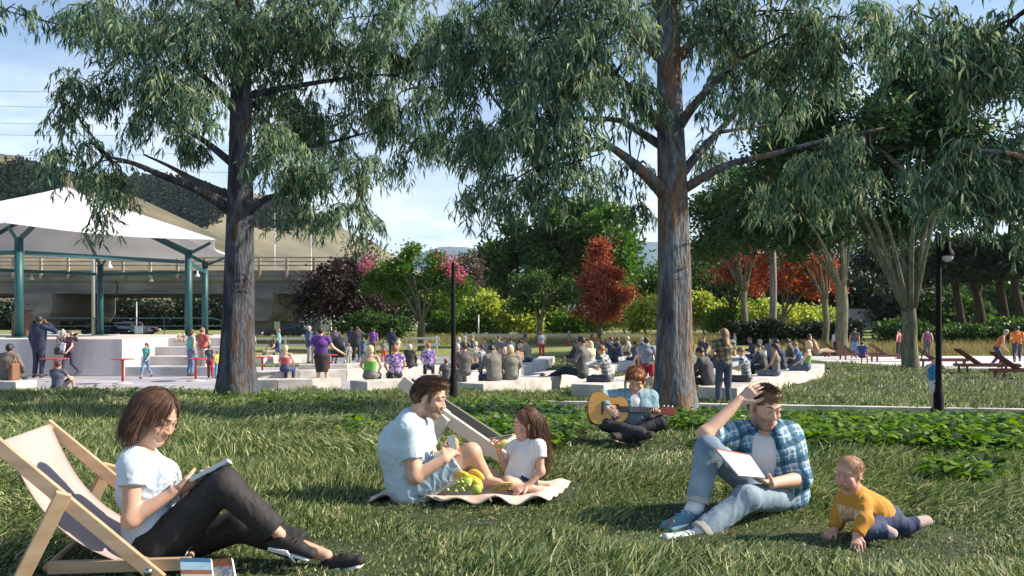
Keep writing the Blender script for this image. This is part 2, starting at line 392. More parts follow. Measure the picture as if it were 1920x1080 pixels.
def arm(sd, J, q, s, g=0., part=1.0, flat=0, k=.02, R_=BODYR):
    S, E, W = J['s' + q], J['e' + q], J['w' + q]; ua, fa = R_['ua'], R_['fa']
    if part <= 1.0:
        E2 = S + (E - S) * part; sd.ecap(S, E2, ua[0] * s + g, (ua[0] + (ua[1] - ua[0]) * part) * s + g, k=k, flat=flat)
    else:
        W2 = E + (W - E) * (part - 1); sd.ecap(S, E, ua[0] * s + g, ua[1] * s + g, k=k).ecap(E, W2, fa[0] * s + g, (fa[0] + (fa[1] - fa[0]) * (part - 1)) * s + g, k=k, flat=flat)
def leg(sd, J, q, s, g=0., part=2.0, flat=0, k=.03, g2=None, R_=BODYR):
    A, B, C = J['p' + q], J['k' + q], J['a' + q]; th, ca = R_['th'], R_['ca']; g2 = g if g2 is None else g2
    if part <= 1.0: sd.ecap(A, A + (B - A) * part, th[0] * s + g, (th[0] + (th[1] - th[0]) * part) * s + g2, k=k, flat=flat)
    else:
        C2 = B + (C - B) * (part - 1); mid = B + (C - B) * .35
        sd.ecap(A, B, th[0] * s + g, th[1] * s + g, k=k).ecap(B, C2, ca[0] * s + g, (ca[0] + (ca[1] - ca[0]) * (part - 1)) * s + g2, k=k, flat=flat)
def shoe(sd, A, T, s=1., up=(0, 0, 1), k=.02, w=.042):
    A, T = V3(A), V3(T); d = unit(T - A); u = V3(up); u = unit(u - d * float(u @ d)); side = np.cross(d, u)
    heel = A - u * .045 * s - d * .035 * s; ball = T - d * .03 * s - u * .005 * s
    sd.ecap(heel, ball, (w * .8 * s, .034 * s), (w * s, .026 * s), side=side, k=k)
    sd.ecap(A - u * .01 * s, A + (ball - A) * .6, .038 * s, .026 * s, k=k)
    return heel, ball, side, u
def shoe_sole(A, T, s=1., up=(0, 0, 1), w=.042, h=.004):
    sd = SDF(h); A, T = V3(A), V3(T); d = unit(T - A); u = V3(up); u = unit(u - d * float(u @ d)); side = np.cross(d, u)
    heel = A - u * .074 * s - d * .035 * s; ball = T - d * .03 * s - u * .030 * s
    sd.ecap(heel, ball, (w * .95 * s, .013 * s), (w * 1.12 * s, .012 * s), side=side, k=.01); return sd
def strands(H, n, length, comb, org, r0=.0022, region=None, rad=(.078, .098, .088), cen=(0, -.012, .034), grav=.5, seg=9, lift=.002, seed=1, jitter=.15, wave=0.0, curl_in=0.0):
    """Hair locks that start on the scalp and follow it, as thin three-sided ribbons (head-local maths)."""
    r = np.random.default_rng(seed); P0 = r.normal(size=(n * 4, 3)); P0 /= np.linalg.norm(P0, axis=1)[:, None]
    if region is not None: P0 = P0[region(P0)]
    P0 = P0[:n]; n = len(P0); rad = V3(rad); cen = V3(cen); P_ = P0 * rad * (1 + lift * 10 * r.uniform(0, 1, (n, 1)))
    off = 1.0 + r.uniform(.0, .07, (n, 1)); L = length * r.uniform(.75, 1.1, (n, 1)); step = L / seg
    g = V3((H.r[2], H.f[2], H.u[2])) * -1
    path = [P_ * off]; ph = r.uniform(0, 6.28, (n, 1)); jit = r.normal(size=(n, 3)) * jitter
    for i in range(seg):
        p = path[-1]; c = comb(p / rad) if callable(comb) else V3(comb)
        t = i / seg; d = c * (1 - grav) + g * grav * (0.5 + t) + jit + wave * np.sin(ph + t * 9) * V3((1, 0, 0)) + wave * np.cos(ph + t * 7) * V3((0, 1, 0))
        if curl_in and t > .6: d = d - curl_in * (t - .6) * p / rad * V3((1, 1, 0))
        d /= np.linalg.norm(d, axis=1)[:, None] + 1e-9; q = p + d * step
        k = np.linalg.norm(q / rad, axis=1)[:, None]; low = np.clip((q[:, 2:3] + .06) / .04, 0, 1)
        q = np.where(k < off, q / np.maximum(k, .3) * (off * low + k * (1 - low)), q); path.append(q)
    A = np.stack(path, 1) + cen  # n, seg+1, 3
    m = seg + 1; T = np.gradient(A, axis=1); T /= np.linalg.norm(T, axis=2)[..., None] + 1e-9
    out = A - cen; out /= np.linalg.norm(out, axis=2)[..., None] + 1e-9
    S = np.cross(T, out); S /= np.linalg.norm(S, axis=2)[..., None] + 1e-9; O = np.cross(S, T)
    rr = r0 * (1 - .7 * (np.arange(m) / seg) ** 2)[None, :, None] * r.uniform(.7, 1.3, (n, 1, 1))
    ring = np.stack([A + S * rr * 1.6, A + O * rr, A - S * rr * 1.6], 2).reshape(-1, 3)  # n*m*3
    W = H.c + (ring[:, 0:1] * H.r + ring[:, 1:2] * H.f + ring[:, 2:3] * H.u) * H.s
    base = (np.arange(n)[:, None] * m + np.arange(seg)[None, :]).reshape(-1) * 3
    F = np.concatenate([np.stack([base + a, base + b, base + 3 + b, base + 3 + a], 1) for a, b in ((0, 1), (1, 2), (2, 0))])
    return (W - V3(org)).astype(np.float32), F
def join_geo(parts):
    V = []; F = []; b = 0
    for v, f in parts: V.append(v); F.append(f + b); b += len(v)
    return np.concatenate(V), np.concatenate(F)
def tintmat(name, rough=.5, sss=0.0, bump=.0, bscale=200):
    m = bpy.data.materials.new(name); m.use_nodes = True; N = m.node_tree.nodes; L = m.node_tree.links; b = N['Principled BSDF']
    a = N.new('ShaderNodeAttribute'); a.attribute_name = 'tint'; L.new(a.outputs['Color'], b.inputs['Base Color']); b.inputs['Roughness'].default_value = rough
    b.inputs['Subsurface Weight'].default_value = sss; b.inputs['Subsurface Radius'].default_value = (.012, .004, .002); b.inputs['Specular IOR Level'].default_value = .4
    if bump:
        n = N.new('ShaderNodeTexNoise'); n.inputs['Scale'].default_value = bscale; bp = N.new('ShaderNodeBump'); bp.inputs['Distance'].default_value = bump; L.new(n.outputs['Fac'], bp.inputs['Height']); L.new(bp.outputs[0], b.inputs['Normal'])
    return m
M_SKINT = tintmat('skin_tinted', .55, .08, .0004, 300)
M_EYE = pmat('eye_white', (.45, .42, .40), .3); M_IRIS = pmat('iris_dark', (.03, .02, .012), .15); M_LASH = pmat('lash', (.012, .008, .006), .6); M_TEETH = pmat('teeth', (.8, .78, .72), .25)
def hairmat(name, a, b):
    m = bpy.data.materials.new(name); m.use_nodes = True; MATS[name] = m; N = m.node_tree.nodes; L = m.node_tree.links; p = N['Principled BSDF']
    g = N.new('ShaderNodeNewGeometry'); tc = N.new('ShaderNodeTexCoord'); n = N.new('ShaderNodeTexNoise'); n.inputs['Scale'].default_value = 35; L.new(tc.outputs['Object'], n.inputs[0])
    ad = N.new('ShaderNodeMixRGB'); ad.inputs[0].default_value = .5; L.new(g.outputs['Random Per Island'], ad.inputs[1]); L.new(n.outputs['Fac'], ad.inputs[2])
    r = N.new('ShaderNodeValToRGB'); r.color_ramp.elements[0].color = (*a, 1); r.color_ramp.elements[1].color = (*[v * 1.35 for v in b], 1); r.color_ramp.elements[0].position = .2; r.color_ramp.elements[1].position = .85
    L.new(ad.outputs[0], r.inputs[0]); L.new(r.outputs[0], p.inputs['Base Color']); p.inputs['Roughness'].default_value = .5; p.inputs['Specular IOR Level'].default_value = .35; return m
M_HBROWN = hairmat('hair_chestnut', (.036, .019, .012), (.14, .074, .048)); M_HDARK = hairmat('hair_dark_brown', (.030, .016, .010), (.10, .055, .032))
M_HRED = hairmat('hair_auburn', (.10, .028, .009), (.30, .11, .04)); M_HLONG = hairmat('hair_long_brown', (.035, .014, .007), (.14, .06, .028)); M_HBLOND = hairmat('hair_baby', (.32, .17, .10), (.5, .30, .19))
# ------------------------------------------------------------------ ground
def lawnmat():
    m = pmat('lawn_soil', (.016, .030, .006), .95, (.045, .060, .016), scale=3.0, bump=.02, bscale=25); return m
def yw(x): return 17.3 - .19 * x
def ground_z(x, y):
    px = 960 + x / max(y, .1) * FPX; t = smooth(880, 1100, px)
    yy = y + (15.9 - yw(x)) * smooth(11, 14, y) * (1 if y < 40 else 0)
    zl = _int(PROF_L, y)
    if x < -6 and y < 19: zl += .0
    z = zl * (1 - t) + _int(PROF_R, yy) * t
    if y > 45: z += np.interp(y, [45, 60, 100, 160, 400], [0, .5, 1.3, 1.7, 2.5])
    return z
gz = ground_z
xs = np.concatenate([np.arange(-60, -14, 2.), np.arange(-14, 14, .25), np.arange(14, 61, 2.)]); ys = np.concatenate([np.arange(-8, 2, .5), np.arange(2, 21, .12), np.arange(21, 47, 1.)])
def grid(xs, ys, fz, name, mat, kind='structure'):
    V = [(x, y, fz(x, y)) for y in ys for x in xs]; nx = len(xs)
    F = np.array([(j * nx + i, j * nx + i + 1, (j + 1) * nx + i + 1, (j + 1) * nx + i) for j in range(len(ys) - 1) for i in range(nx - 1)])
    o = mesh_obj(name, V, F, mat); tag(o, kind=kind); return o
def und(x, y): return ground_z(x, y) + .012 * math.sin(x * 2.1 + y) * math.sin(y * 1.7 - x * .6) * (1 if y < 15 else 0)
grid(xs, ys, und, 'lawn', lawnmat())
grid(np.concatenate([np.linspace(-3000, -80, 12), np.linspace(-60, 60, 25), np.linspace(80, 3000, 12)]), np.concatenate([[46, 52, 60, 70, 80, 100, 130, 160, 220, 400], np.linspace(800, 6000, 8)]), lambda x, y: ground_z(x, y) if y < 401 else 2.5, 'field', pmat('dry_grass_field', (.13, .16, .035), .95, (.26, .25, .08), .35, bump=.05))
conc = pmat('pale_concrete', (.34, .315, .29), .85, (.60, .57, .53), scale=1.9, bump=.0025, bscale=40, contrast=(.32, .58), detail=9)
pave = pmat('plaza_paving', (.30, .29, .33), .8, (.43, .42, .46), scale=.7, bump=.001, bscale=40)
def slab(name, pts, z0, z1, mat, **kw):
    mb = MB(); mb.prism([Vector((x, y, z0)) for x, y in pts], (0, 0, z1 - z0)); o = mb.build(name, mat, bevel=kw.pop('bevel', 0)); return tag(o, **kw)
slab('plaza', [(-60, 18.9), (-1.2, 18.9), (.3, 20.5), (1.2, 24), (1.4, 33.6), (-60, 33.6)], -.2, .006, pave, kind='structure')
mb = MB()
for x in np.arange(-33, 1, 2.4): mb.box((x, 26.2, .0075), (.02, 14.5, .003))
for y in np.arange(20.5, 33, 2.4): mb.box((-16, y, .0078), (34, .02, .003))
tag(mb.build('paving_joints', pmat('joint_dark', (.16, .16, .18), .9)), kind='structure')
slab('path', [(-60, 36), (16, 36), (40, 44), (40, 60), (16, 50), (-60, 52)], -.2, .008, pmat('asphalt_path', (.17, .18, .215), .85, (.23, .24, .28), 3), kind='structure')
mb = MB()
for y in (38.0, 43.5, 48.5): mb.box((-22, y, .011), (76, .30, .004))
tag(mb.build('path_markings', pmat('road_white', (.62, .62, .60), .7)), kind='structure')
slab('promenade', [(12.6, 46), (17.4, 31.5), (60, 31.5), (60, 38), (19, 49)], -.2, .05, pmat('pale_path', (.55, .54, .56), .8, (.62, .61, .62), 2), kind='structure')

# ------------------------------------------------------------------ blades and leaves, as numpy quads
def blades(B, D0, D1, L, w, prof=(.8, 1, .15), side=None):
    """B base (n,3); D0 first-half direction, D1 second-half direction; two quads each."""
    n = len(B); L = np.asarray(L).reshape(-1, 1) * np.ones((n, 1)); w = np.asarray(w).reshape(-1, 1) * np.ones((n, 1))
    D0 = D0 / np.linalg.norm(D0, axis=1)[:, None]; D1 = D1 / np.linalg.norm(D1, axis=1)[:, None]
    if side is None: side = RNG.normal(size=(n, 3))
    S = np.cross(D0, side); S /= np.linalg.norm(S, axis=1)[:, None] + 1e-9
    M = B + D0 * L * .5; T = M + D1 * L * .5
    V = np.stack([B - S * w * prof[0] / 2, B + S * w * prof[0] / 2, M - S * w * prof[1] / 2, M + S * w * prof[1] / 2, T - S * w * prof[2] / 2, T + S * w * prof[2] / 2], 1).reshape(-1, 3)
    b = np.arange(n)[:, None] * 6; F = np.concatenate([b + np.array([[0, 1, 3, 2]]), b + np.array([[2, 3, 5, 4]])])
    return V.astype(np.float32), F
def snoise(x, y, sc, seed):
    p = np.stack([x, y, np.zeros_like(x)], -1).astype(np.float32); return noise3(p, sc, seed, 2)
gzv = np.vectorize(lambda x, y: und(x, y))
GRASSM = leafmat('grass_blade', [(.022, .062, .018), (.050, .108, .030), (.12, .185, .048), (.26, .30, .105), (.52, .50, .27), (.08, .14, .060)], rough=.55, trans=.22, spec=.35)
def fieldpts(n, y0, y1, marg=.17, keep=None, xr=None):
    y = RNG.uniform(y0 * y0, y1 * y1, n) ** .5
    u = RNG.uniform(-.64 - marg, .64 + marg, n); x = u * y
    if xr is not None: m = (x > xr[0]) & (x < xr[1]); x, y = x[m], y[m]
    if keep is not None: m = keep(x, y); x, y = x[m], y[m]
    return x, y
FEET = [(.80, 3.95, .42), (-.72, 3.38, .5), (-1.35, 3.45, .75), (-.75, 3.4, .35), (-.25, 4.75, .8), (1.75, 3.9, .65), (1.2, 4.35, .45), (.95, 4.1, .4), (1.1, 7.1, .6), (-1.6, 3.05, .4), (1.95, 3.85, .3)]
def calm(X, Y):
    f = np.ones_like(X)
    for x, y, r in FEET: f = np.minimum(f, .30 + .70 * np.clip((np.hypot(X - x, Y - y) - r * .7) / (r * .6), 0, 1))
    return f
def grass(name, n, y0, y1, L0, w0, keep=None, mat=GRASSM, lean=1.0, seed=1, label=None, tuft=.05):
    nt = n // 11; x, y = fieldpts(nt, y0, y1, keep=keep); m = len(x)
    k = 11; ox = RNG.normal(size=(m, k)) * tuft; oy = RNG.normal(size=(m, k)) * tuft
    X = (x[:, None] + ox).ravel(); Y = (y[:, None] + oy).ravel(); Z = gzv(X, Y)
    a = snoise(X, Y, .9, seed) * 2.2 + np.repeat(RNG.normal(size=m) * .8, k); hgt = np.clip(.95 + .42 * snoise(X, Y, 2.2, seed + 5), .35, 1.7) * calm(X, Y) * np.repeat(RNG.uniform(.55, 1.35, m), k)
    ln = lean * (.55 + .35 * snoise(X, Y, 1.1, seed + 9)); n2 = len(X)
    dx = np.cos(a) * ln + ox.ravel() / tuft * .28; dy = np.sin(a) * ln + oy.ravel() / tuft * .28
    D0 = np.stack([dx * .55, dy * .55, np.ones(n2)], 1); D1 = np.stack([dx * 1.9, dy * 1.9, np.ones(n2) * .75], 1)
    L = L0 * hgt * RNG.uniform(.6, 1.25, n2)
    V, F = blades(np.stack([X, Y, Z - .008], 1), D0, D1, L, w0 * RNG.uniform(.7, 1.3, n2))
    o = mesh_obj(name, V, F, mat); tag(o, label or 'green grass growing on the lawn', 'grass', kind='stuff'); return o
onblanket = lambda x, y: ~((np.abs(x + .22 - (y - 4.98) * .3) < .60) & (np.abs(y - 4.98) < .27))
wallok = lambda x, y: ~((np.abs(y - (17.3 - .19 * x)) < .22) & (x > .1))
grass('grass', 165000, 2.75, 6.2, .092, .0062, keep=onblanket, seed=1, label='long tufted grass in the foreground of the lawn', lean=1.15)
grass('grass', 118000, 6.2, 10.5, .105, .009, seed=1, label='tufted grass on the middle of the lawn', lean=1.2, tuft=.07)
grass('grass', 125000, 10.5, 19.2, .13, .013, keep=wallok, seed=1, label='grass at the far rim of the lawn mound', lean=1.0, tuft=.09)
offplaza = lambda x, y: (x > np.interp(y, [18.9, 20.5, 24, 33], [-1.2, .3, 1.2, 1.4]) + .1) & wallok(x, y) & ~((y > 31.3) & (x > 60 - y)) & ~((x > 12.4) & (y > 46 - (x - 12.6) * 3) & (y < 49.2)) & (y < 45)
grass('grass', 110000, 16.2, 46, .13, .024, keep=offplaza, seed=3, label='sunlit lawn grass beyond the kerb wall', lean=.8, tuft=.12)
strip = lambda x, y: (x < 1.6) & (y > 33.7) & (y < 35.9)
grass('grass', 16000, 33.5, 36, .16, .04, keep=strip, seed=4, label='strip of grass between the plaza and the grey path', lean=.7, tuft=.15)
# broad-leaved ground cover
GCM = leafmat('ground_cover_leaf', [(.020, .060, .006), (.05, .12, .010), (.11, .21, .016), (.20, .31, .03)], rough=.4, trans=.35, spec=.5)
def cover(name, patches, nper, size, label):
    Vs = []
    for (px, py, w, h, n) in patches:
        for _ in range(n):
            a = px + RNG.uniform(-1, 1) * w; b = py + RNG.uniform(-1, 1) * h
            if ((a - px) / w) ** 2 + ((b - py) / h) ** 2 > 1: continue
            # find the ground point along that line of sight
            yy = np.linspace(3.2, 18.5, 150); zz = EYE - (b - HY) / FPX * yy; gg = np.array([ground_z((a - 960) / FPX * y, y) for y in yy]); k = np.argmax(gg >= zz)
            if gg[k] >= zz[k]: Vs.append(((a - 960) / FPX * yy[k], yy[k], gg[k]))
    C = np.array(Vs); m = len(C); k = nper; ang = RNG.uniform(0, 6.28, (m, k)); rad = RNG.uniform(.02, .10, (m, k)); hh = RNG.uniform(.03, .15, (m, k))
    B = C[:, None, :] + np.stack([np.cos(ang) * rad, np.sin(ang) * rad, hh], -1); B = B.reshape(-1, 3); an = ang.ravel(); n = len(B)
    D0 = np.stack([np.cos(an), np.sin(an), RNG.uniform(.0, .9, n)], 1); D1 = D0 + np.array([0, 0, -.75]); up = np.cross(np.tile([0, 0, 1.], (n, 1)) + RNG.normal(size=(n, 3)) * .25, D0)
    L = size * RNG.uniform(.6, 1.3, n); V, F = blades(B, D0, D1, L, L * .75, prof=(.35, 1, .18), side=np.cross(D0, up))
    o = mesh_obj(name, V, F, GCM); tag(o, label, 'ground cover', kind='stuff')
cover('ground_cover', [(1500, 800, 480, 18, 420), (1620, 826, 330, 26, 330), (1180, 795, 110, 22, 110), (1030, 772, 120, 16, 110), (880, 770, 90, 12, 60), (960, 800, 110, 24, 130), (1010, 830, 70, 22, 60), (1760, 800, 180, 20, 160), (1840, 850, 90, 20, 40), (1330, 800, 110, 20, 110), (1370, 850, 60, 18, 26)], 15, .085, 'dense low broad leaved plants growing below the kerb wall')
cover('ground_cover', [(480, 756, 150, 10, 50), (640, 762, 110, 10, 40), (200, 738, 60, 6, 14), (320, 745, 70, 8, 16), (670, 805, 30, 10, 10), (1800, 905, 60, 14, 16), (1500, 845, 40, 8, 8), (150, 752, 60, 8, 10)], 12, .085, 'scattered low leafy plants along the left rim of the lawn')

LIT = leafmat('fallen_leaf', [(.12, .07, .03), (.22, .13, .05), (.10, .09, .05)], trans=.1)
lx, ly = fieldpts(900, 3, 18.5); lz = gzv(lx, ly) + RNG.uniform(.02, .07, len(lx)); nL = len(lx); V, F = blades(np.stack([lx, ly, lz], 1), RNG.normal(size=(nL, 3)) * [1, 1, .2], RNG.normal(size=(nL, 3)) * [1, 1, .2], RNG.uniform(.05, .11, nL), .02, side=np.tile([0, 0, 1.], (nL, 1)) + RNG.normal(size=(nL, 3)) * .3)
tag(mesh_obj('fallen_leaves', V, F, LIT), 'dry fallen eucalyptus leaves scattered over the lawn', 'leaves', kind='stuff')
# ------------------------------------------------------------------ kerb wall
mb = MB()
for i in range(8):
    x0, x1 = .1 + i * 2.1, .1 + (i + 1) * 2.1 - .012; a, b = Vector((x0, yw(x0), -.12)), Vector((x1, yw(x1), -.12)); mb.beam(a, b, .22, .42)
tag(mb.build('kerb_wall', conc, bevel=.008), 'long low pale concrete kerb wall between the leafy plants and the far lawn', 'wall')

# ------------------------------------------------------------------ trees
def barkmat(name, cols, sc=2.2, str_=(1, 1, .10), bump=.02, rough=.9):
    m = bpy.data.materials.new(name); m.use_nodes = True; N = m.node_tree.nodes; L = m.node_tree.links; b = N['Principled BSDF']
    tc = N.new('ShaderNodeTexCoord'); mp = N.new('ShaderNodeMapping'); mp.inputs['Scale'].default_value = str_; L.new(tc.outputs['Object'], mp.inputs[0])
    n = N.new('ShaderNodeTexNoise'); n.inputs['Scale'].default_value = sc; n.inputs['Detail'].default_value = 7; n.inputs['Roughness'].default_value = .62; n.inputs['Distortion'].default_value = .8; L.new(mp.outputs[0], n.inputs[0])
    r = N.new('ShaderNodeValToRGB'); e = r.color_ramp.elements
    while len(e) < len(cols): e.new(.5)
    for i, (p, c) in enumerate(cols): e[i].position = p; e[i].color = (*c, 1)
    L.new(n.outputs['Fac'], r.inputs[0]); n2 = N.new('ShaderNodeTexNoise'); n2.inputs['Scale'].default_value = sc * 9; n2.inputs['Detail'].default_value = 5; L.new(mp.outputs[0], n2.inputs[0])
    mx = N.new('ShaderNodeMixRGB'); mx.blend_type = 'MULTIPLY'; mx.inputs[0].default_value = .55; r2 = N.new('ShaderNodeValToRGB'); r2.color_ramp.elements[0].position = .3; r2.color_ramp.elements[0].color = (.25, .25, .25, 1); r2.color_ramp.elements[1].position = .6
    L.new(n2.outputs['Fac'], r2.inputs[0]); L.new(r.outputs[0], mx.inputs[1]); L.new(r2.outputs[0], mx.inputs[2]); L.new(mx.outputs[0], b.inputs['Base Color']); b.inputs['Roughness'].default_value = rough; b.inputs['Specular IOR Level'].default_value = .2
    bp = N.new('ShaderNodeBump'); bp.inputs['Distance'].default_value = bump; L.new(n2.outputs['Fac'], bp.inputs['Height']); L.new(bp.outputs[0], b.inputs['Normal']); return m
EUB = barkmat('eucalypt_bark', [(.30, (.035, .030, .032)), (.42, (.10, .095, .105)), (.49, (.20, .215, .235)), (.53, (.15, .10, .075)), (.60, (.27, .17, .115)), (.72, (.12, .085, .075))], sc=2.6, str_=(1, 1, .24), bump=.045)
EUD = barkmat('dark_eucalypt_bark', [(.30, (.022, .020, .026)), (.45, (.055, .055, .068)), (.54, (.12, .125, .145)), (.60, (.085, .055, .045)), (.70, (.18, .105, .065))], sc=2.8, str_=(1, 1, .22), bump=.045)
GRB = barkmat('grey_green_bark', [(.3, (.07, .07, .045)), (.5, (.16, .16, .10)), (.7, (.26, .25, .18))], sc=7, str_=(1, 1, .3), bump=.012)
DKB = barkmat('dark_bark', [(.3, (.025, .020, .016)), (.7, (.07, .055, .045))], sc=6, str_=(1, 1, .3))
EUL = leafmat('eucalypt_leaf', [(.022, .062, .040), (.042, .100, .064), (.085, .165, .105), (.17, .25, .15), (.36, .40, .20), (.10, .17, .13)], rough=.6, trans=.34, spec=.22)
def trunkmesh(pts, rads, n=20, seed=0, lobes=.08):
    pts = np.array([list(p) for p in pts], dtype=float); t = np.linspace(0, 1, len(pts)); tt = np.linspace(0, 1, 50); C = np.stack([np.interp(tt, t, pts[:, i]) for i in range(3)], 1); rr = np.interp(tt, t, rads)
    C[:, 0] += .03 * np.sin(tt * 9 + seed) * (tt > 0); a = np.arange(n) / n * 2 * np.pi; r_ = np.random.default_rng(seed); p1, p2 = r_.uniform(0, 6, 2)
    base = np.exp(-tt * 22)[:, None]; rad = rr[:, None] * (1 + lobes * np.sin(3 * a[None] + p1 + tt[:, None] * 3) + lobes * .6 * np.sin(5 * a[None] + p2 - tt[:, None] * 5) + base * (.30 + .28 * np.sin(5 * a[None] + p1)))
    V = np.stack([C[:, 0:1] + rad * np.cos(a), C[:, 1:2] + rad * np.sin(a), C[:, 2:3] + 0 * rad], -1).reshape(-1, 3)
    F = [(i * n + k, i * n + (k + 1) % n, (i + 1) * n + (k + 1) % n, (i + 1) * n + k) for i in range(49) for k in range(n)]; return V, np.array(F)
def smoothline(pts, m=14):
    pts = np.array([list(p) for p in pts], dtype=float); P_ = np.vstack([2 * pts[0] - pts[1], pts, 2 * pts[-1] - pts[-2]]); out = []
    for i in range(1, len(P_) - 2):
        a, b, c, d = P_[i - 1:i + 3]
        for t in np.linspace(0, 1, max(2, m // (len(pts) - 1)), endpoint=False): out.append(.5 * (2 * b + (c - a) * t + (2 * a - 5 * b + 4 * c - d) * t * t + (3 * b - a - 3 * c + d) * t ** 3))
    out.append(P_[-2]); return out
def euca(label, Y0, trunk, limbs, clusters, dens, seed, loc_base, leafL=.19, group='big eucalyptus trees', trunk_mat=EUB, Ymap=None):
    p = lambda x, y, d=0: np.array(P(x, y, Y0 + d)); org = np.array(loc_base)
    t = thing('eucalyptus_tree', label, 'tree', tuple(org), group=group)
    tp = [p(x, y) for x, y, w in trunk]; tr = [w / 2 / FPX * Y0 for x, y, w in trunk]; tp[0][2] -= .15
    V, F = trunkmesh(tp, tr, seed=seed); mesh_obj('trunk', V - org, F, trunk_mat, t)
    r = np.random.default_rng(seed); mb = MB(); limbpts = []
    for L in limbs:
        pl = smoothline([p(x, y, d) for x, y, d, w in L], 16); rr = np.interp(np.linspace(0, 1, len(pl)), np.linspace(0, 1, len(L)), [w / 2 / FPX * Y0 for x, y, d, w in L])
        one = MB(); one.tube([Vector(q - org) for q in pl], list(rr), 9); one.build('limb', trunk_mat, t, True); limbpts += pl[len(pl) // 3:]
    for q in tp[len(tp) // 2:]: limbpts.append(q)
    LP = np.array(limbpts); B = []; D = []; ends = []
    for (cx, cy, rx, ry, d, dn) in clusters:
        c = p(cx, cy, d); sx, sz = rx / FPX * Y0, ry / FPX * Y0; sy = max(sx, sz) * 1.0
        j = np.argmin(np.linalg.norm(LP - c, axis=1)); a = LP[j]; mid = (a + c) / 2 + r.normal(size=3) * .15 + np.array([0, 0, .12])
        pl = smoothline([a, mid, c], 8); mb.tube([Vector(q - org) for q in pl], list(np.linspace(.026, .010, len(pl))), 5)
        nt = int(rx * ry * dens * dn / 54) + 9
        nb = max(3, int(rx * ry / 620)); bc = r.normal(size=(nb, 3)); bc /= np.linalg.norm(bc, axis=1)[:, None]; bc *= r.uniform(.25, .92, (nb, 1))
        for b_ in range(nb):
            if b_ % 2 == 0: e_ = c + bc[b_] * np.array([sx, sy, sz * .9]); mb.tube([Vector(v - org) for v in smoothline([c, (c + e_) / 2 + r.normal(size=3) * .06, e_], 5)], .010, 4, caps=False)
        for _ in range(nt):
            u = bc[r.integers(nb)] + r.normal(size=3) * .17; s = c + u * np.array([sx, sy, sz * .9])
            out = unit(np.array([u[0], u[1], .25 * u[2] - .15]) + r.normal(size=3) * .25); Lt = r.uniform(.35, .75); pts = []; q = s.copy(); dd = out.copy()
            for k in range(6): pts.append(q.copy()); dd = unit(dd + np.array([0, 0, -.34])); q = q + dd * Lt / 5
            if r.uniform() < .10: mb.tube([Vector(v - org) for v in pts], list(np.linspace(.007, .003, 6)), 3, caps=False)
            if r.uniform() < .05: mb.tube([Vector(v - org) for v in smoothline([c, (c + s) / 2 + r.normal(size=3) * .06, s], 5)], .011, 4, caps=False)
            nl = 15; f = r.uniform(0, 4.99, nl); i0 = f.astype(int); fr = (f - i0)[:, None]; pa = np.array(pts); bp = pa[i0] * (1 - fr) + pa[i0 + 1] * fr
            B.append(bp + r.normal(size=(nl, 3)) * .02); D.append(np.tile(dd, (nl, 1)))
    B = np.concatenate(B); D = np.concatenate(D); n = len(B); o = r.normal(size=(n, 3)) * np.array([.6, .6, .25])
    D0 = D * .5 + o + np.array([0, 0, -.45]); D1 = D0 * .5 + np.array([0, 0, -.75]) + r.normal(size=(n, 3)) * .2
    Ls = 1.08 * leafL * r.uniform(.5, 1.3, n); V, F = blades(B, D0, D1, Ls, Ls * .165, prof=(.25, 1, .12), side=r.normal(size=(n, 3)))
    tag(mb.build('twigs', DKB, t, True, fixn=False), kind='stuff'); mesh_obj('crown', V - org, F, EUL, t); print('leaves', n); return t
TL = [(445, 742, 66), (446, 600, 56), (447, 400, 46), (451, 200, 37), (458, 0, 32), (462, -180, 24), (466, -330, 14)]
limbsL = [[(432, 395, 0, 22), (375, 358, -.5, 17), (311, 332, -.9, 12), (249, 306, -1.2, 8), (195, 292, -1.5, 4)], [(430, 366, .1, 16), (363, 337, .6, 13), (316, 311, 1.0, 7), (270, 290, 1.2, 4)],
          [(440, 310, 0, 16), (384, 265, .2, 12), (332, 233, .5, 8), (280, 205, .9, 4)], [(446, 215, 0, 16), (394, 156, -.6, 12), (330, 100, -1.0, 8), (240, 50, -1.3, 4)], [(462, 402, 0, 16), (498, 373, -.3, 12), (539, 363, -.7, 9), (596, 332, -1.0, 6), (674, 300, -1.2, 3)],
          [(463, 345, 0, 16), (493, 301, .5, 12), (524, 270, .9, 8), (600, 240, 1.2, 4)], [(462, 300, 0, 12), (520, 285, .5, 10), (586, 275, .9, 7), (690, 248, 1.3, 4)], [(464, 180, 0, 14), (560, 160, .3, 10), (726, 140, .5, 5), (790, 170, .6, 3)],
          [(460, 60, 0, 15), (380, 10, -.5, 11), (260, -40, -.8, 6)], [(464, 70, 0, 15), (560, 20, .4, 11), (700, -30, .8, 6)]]
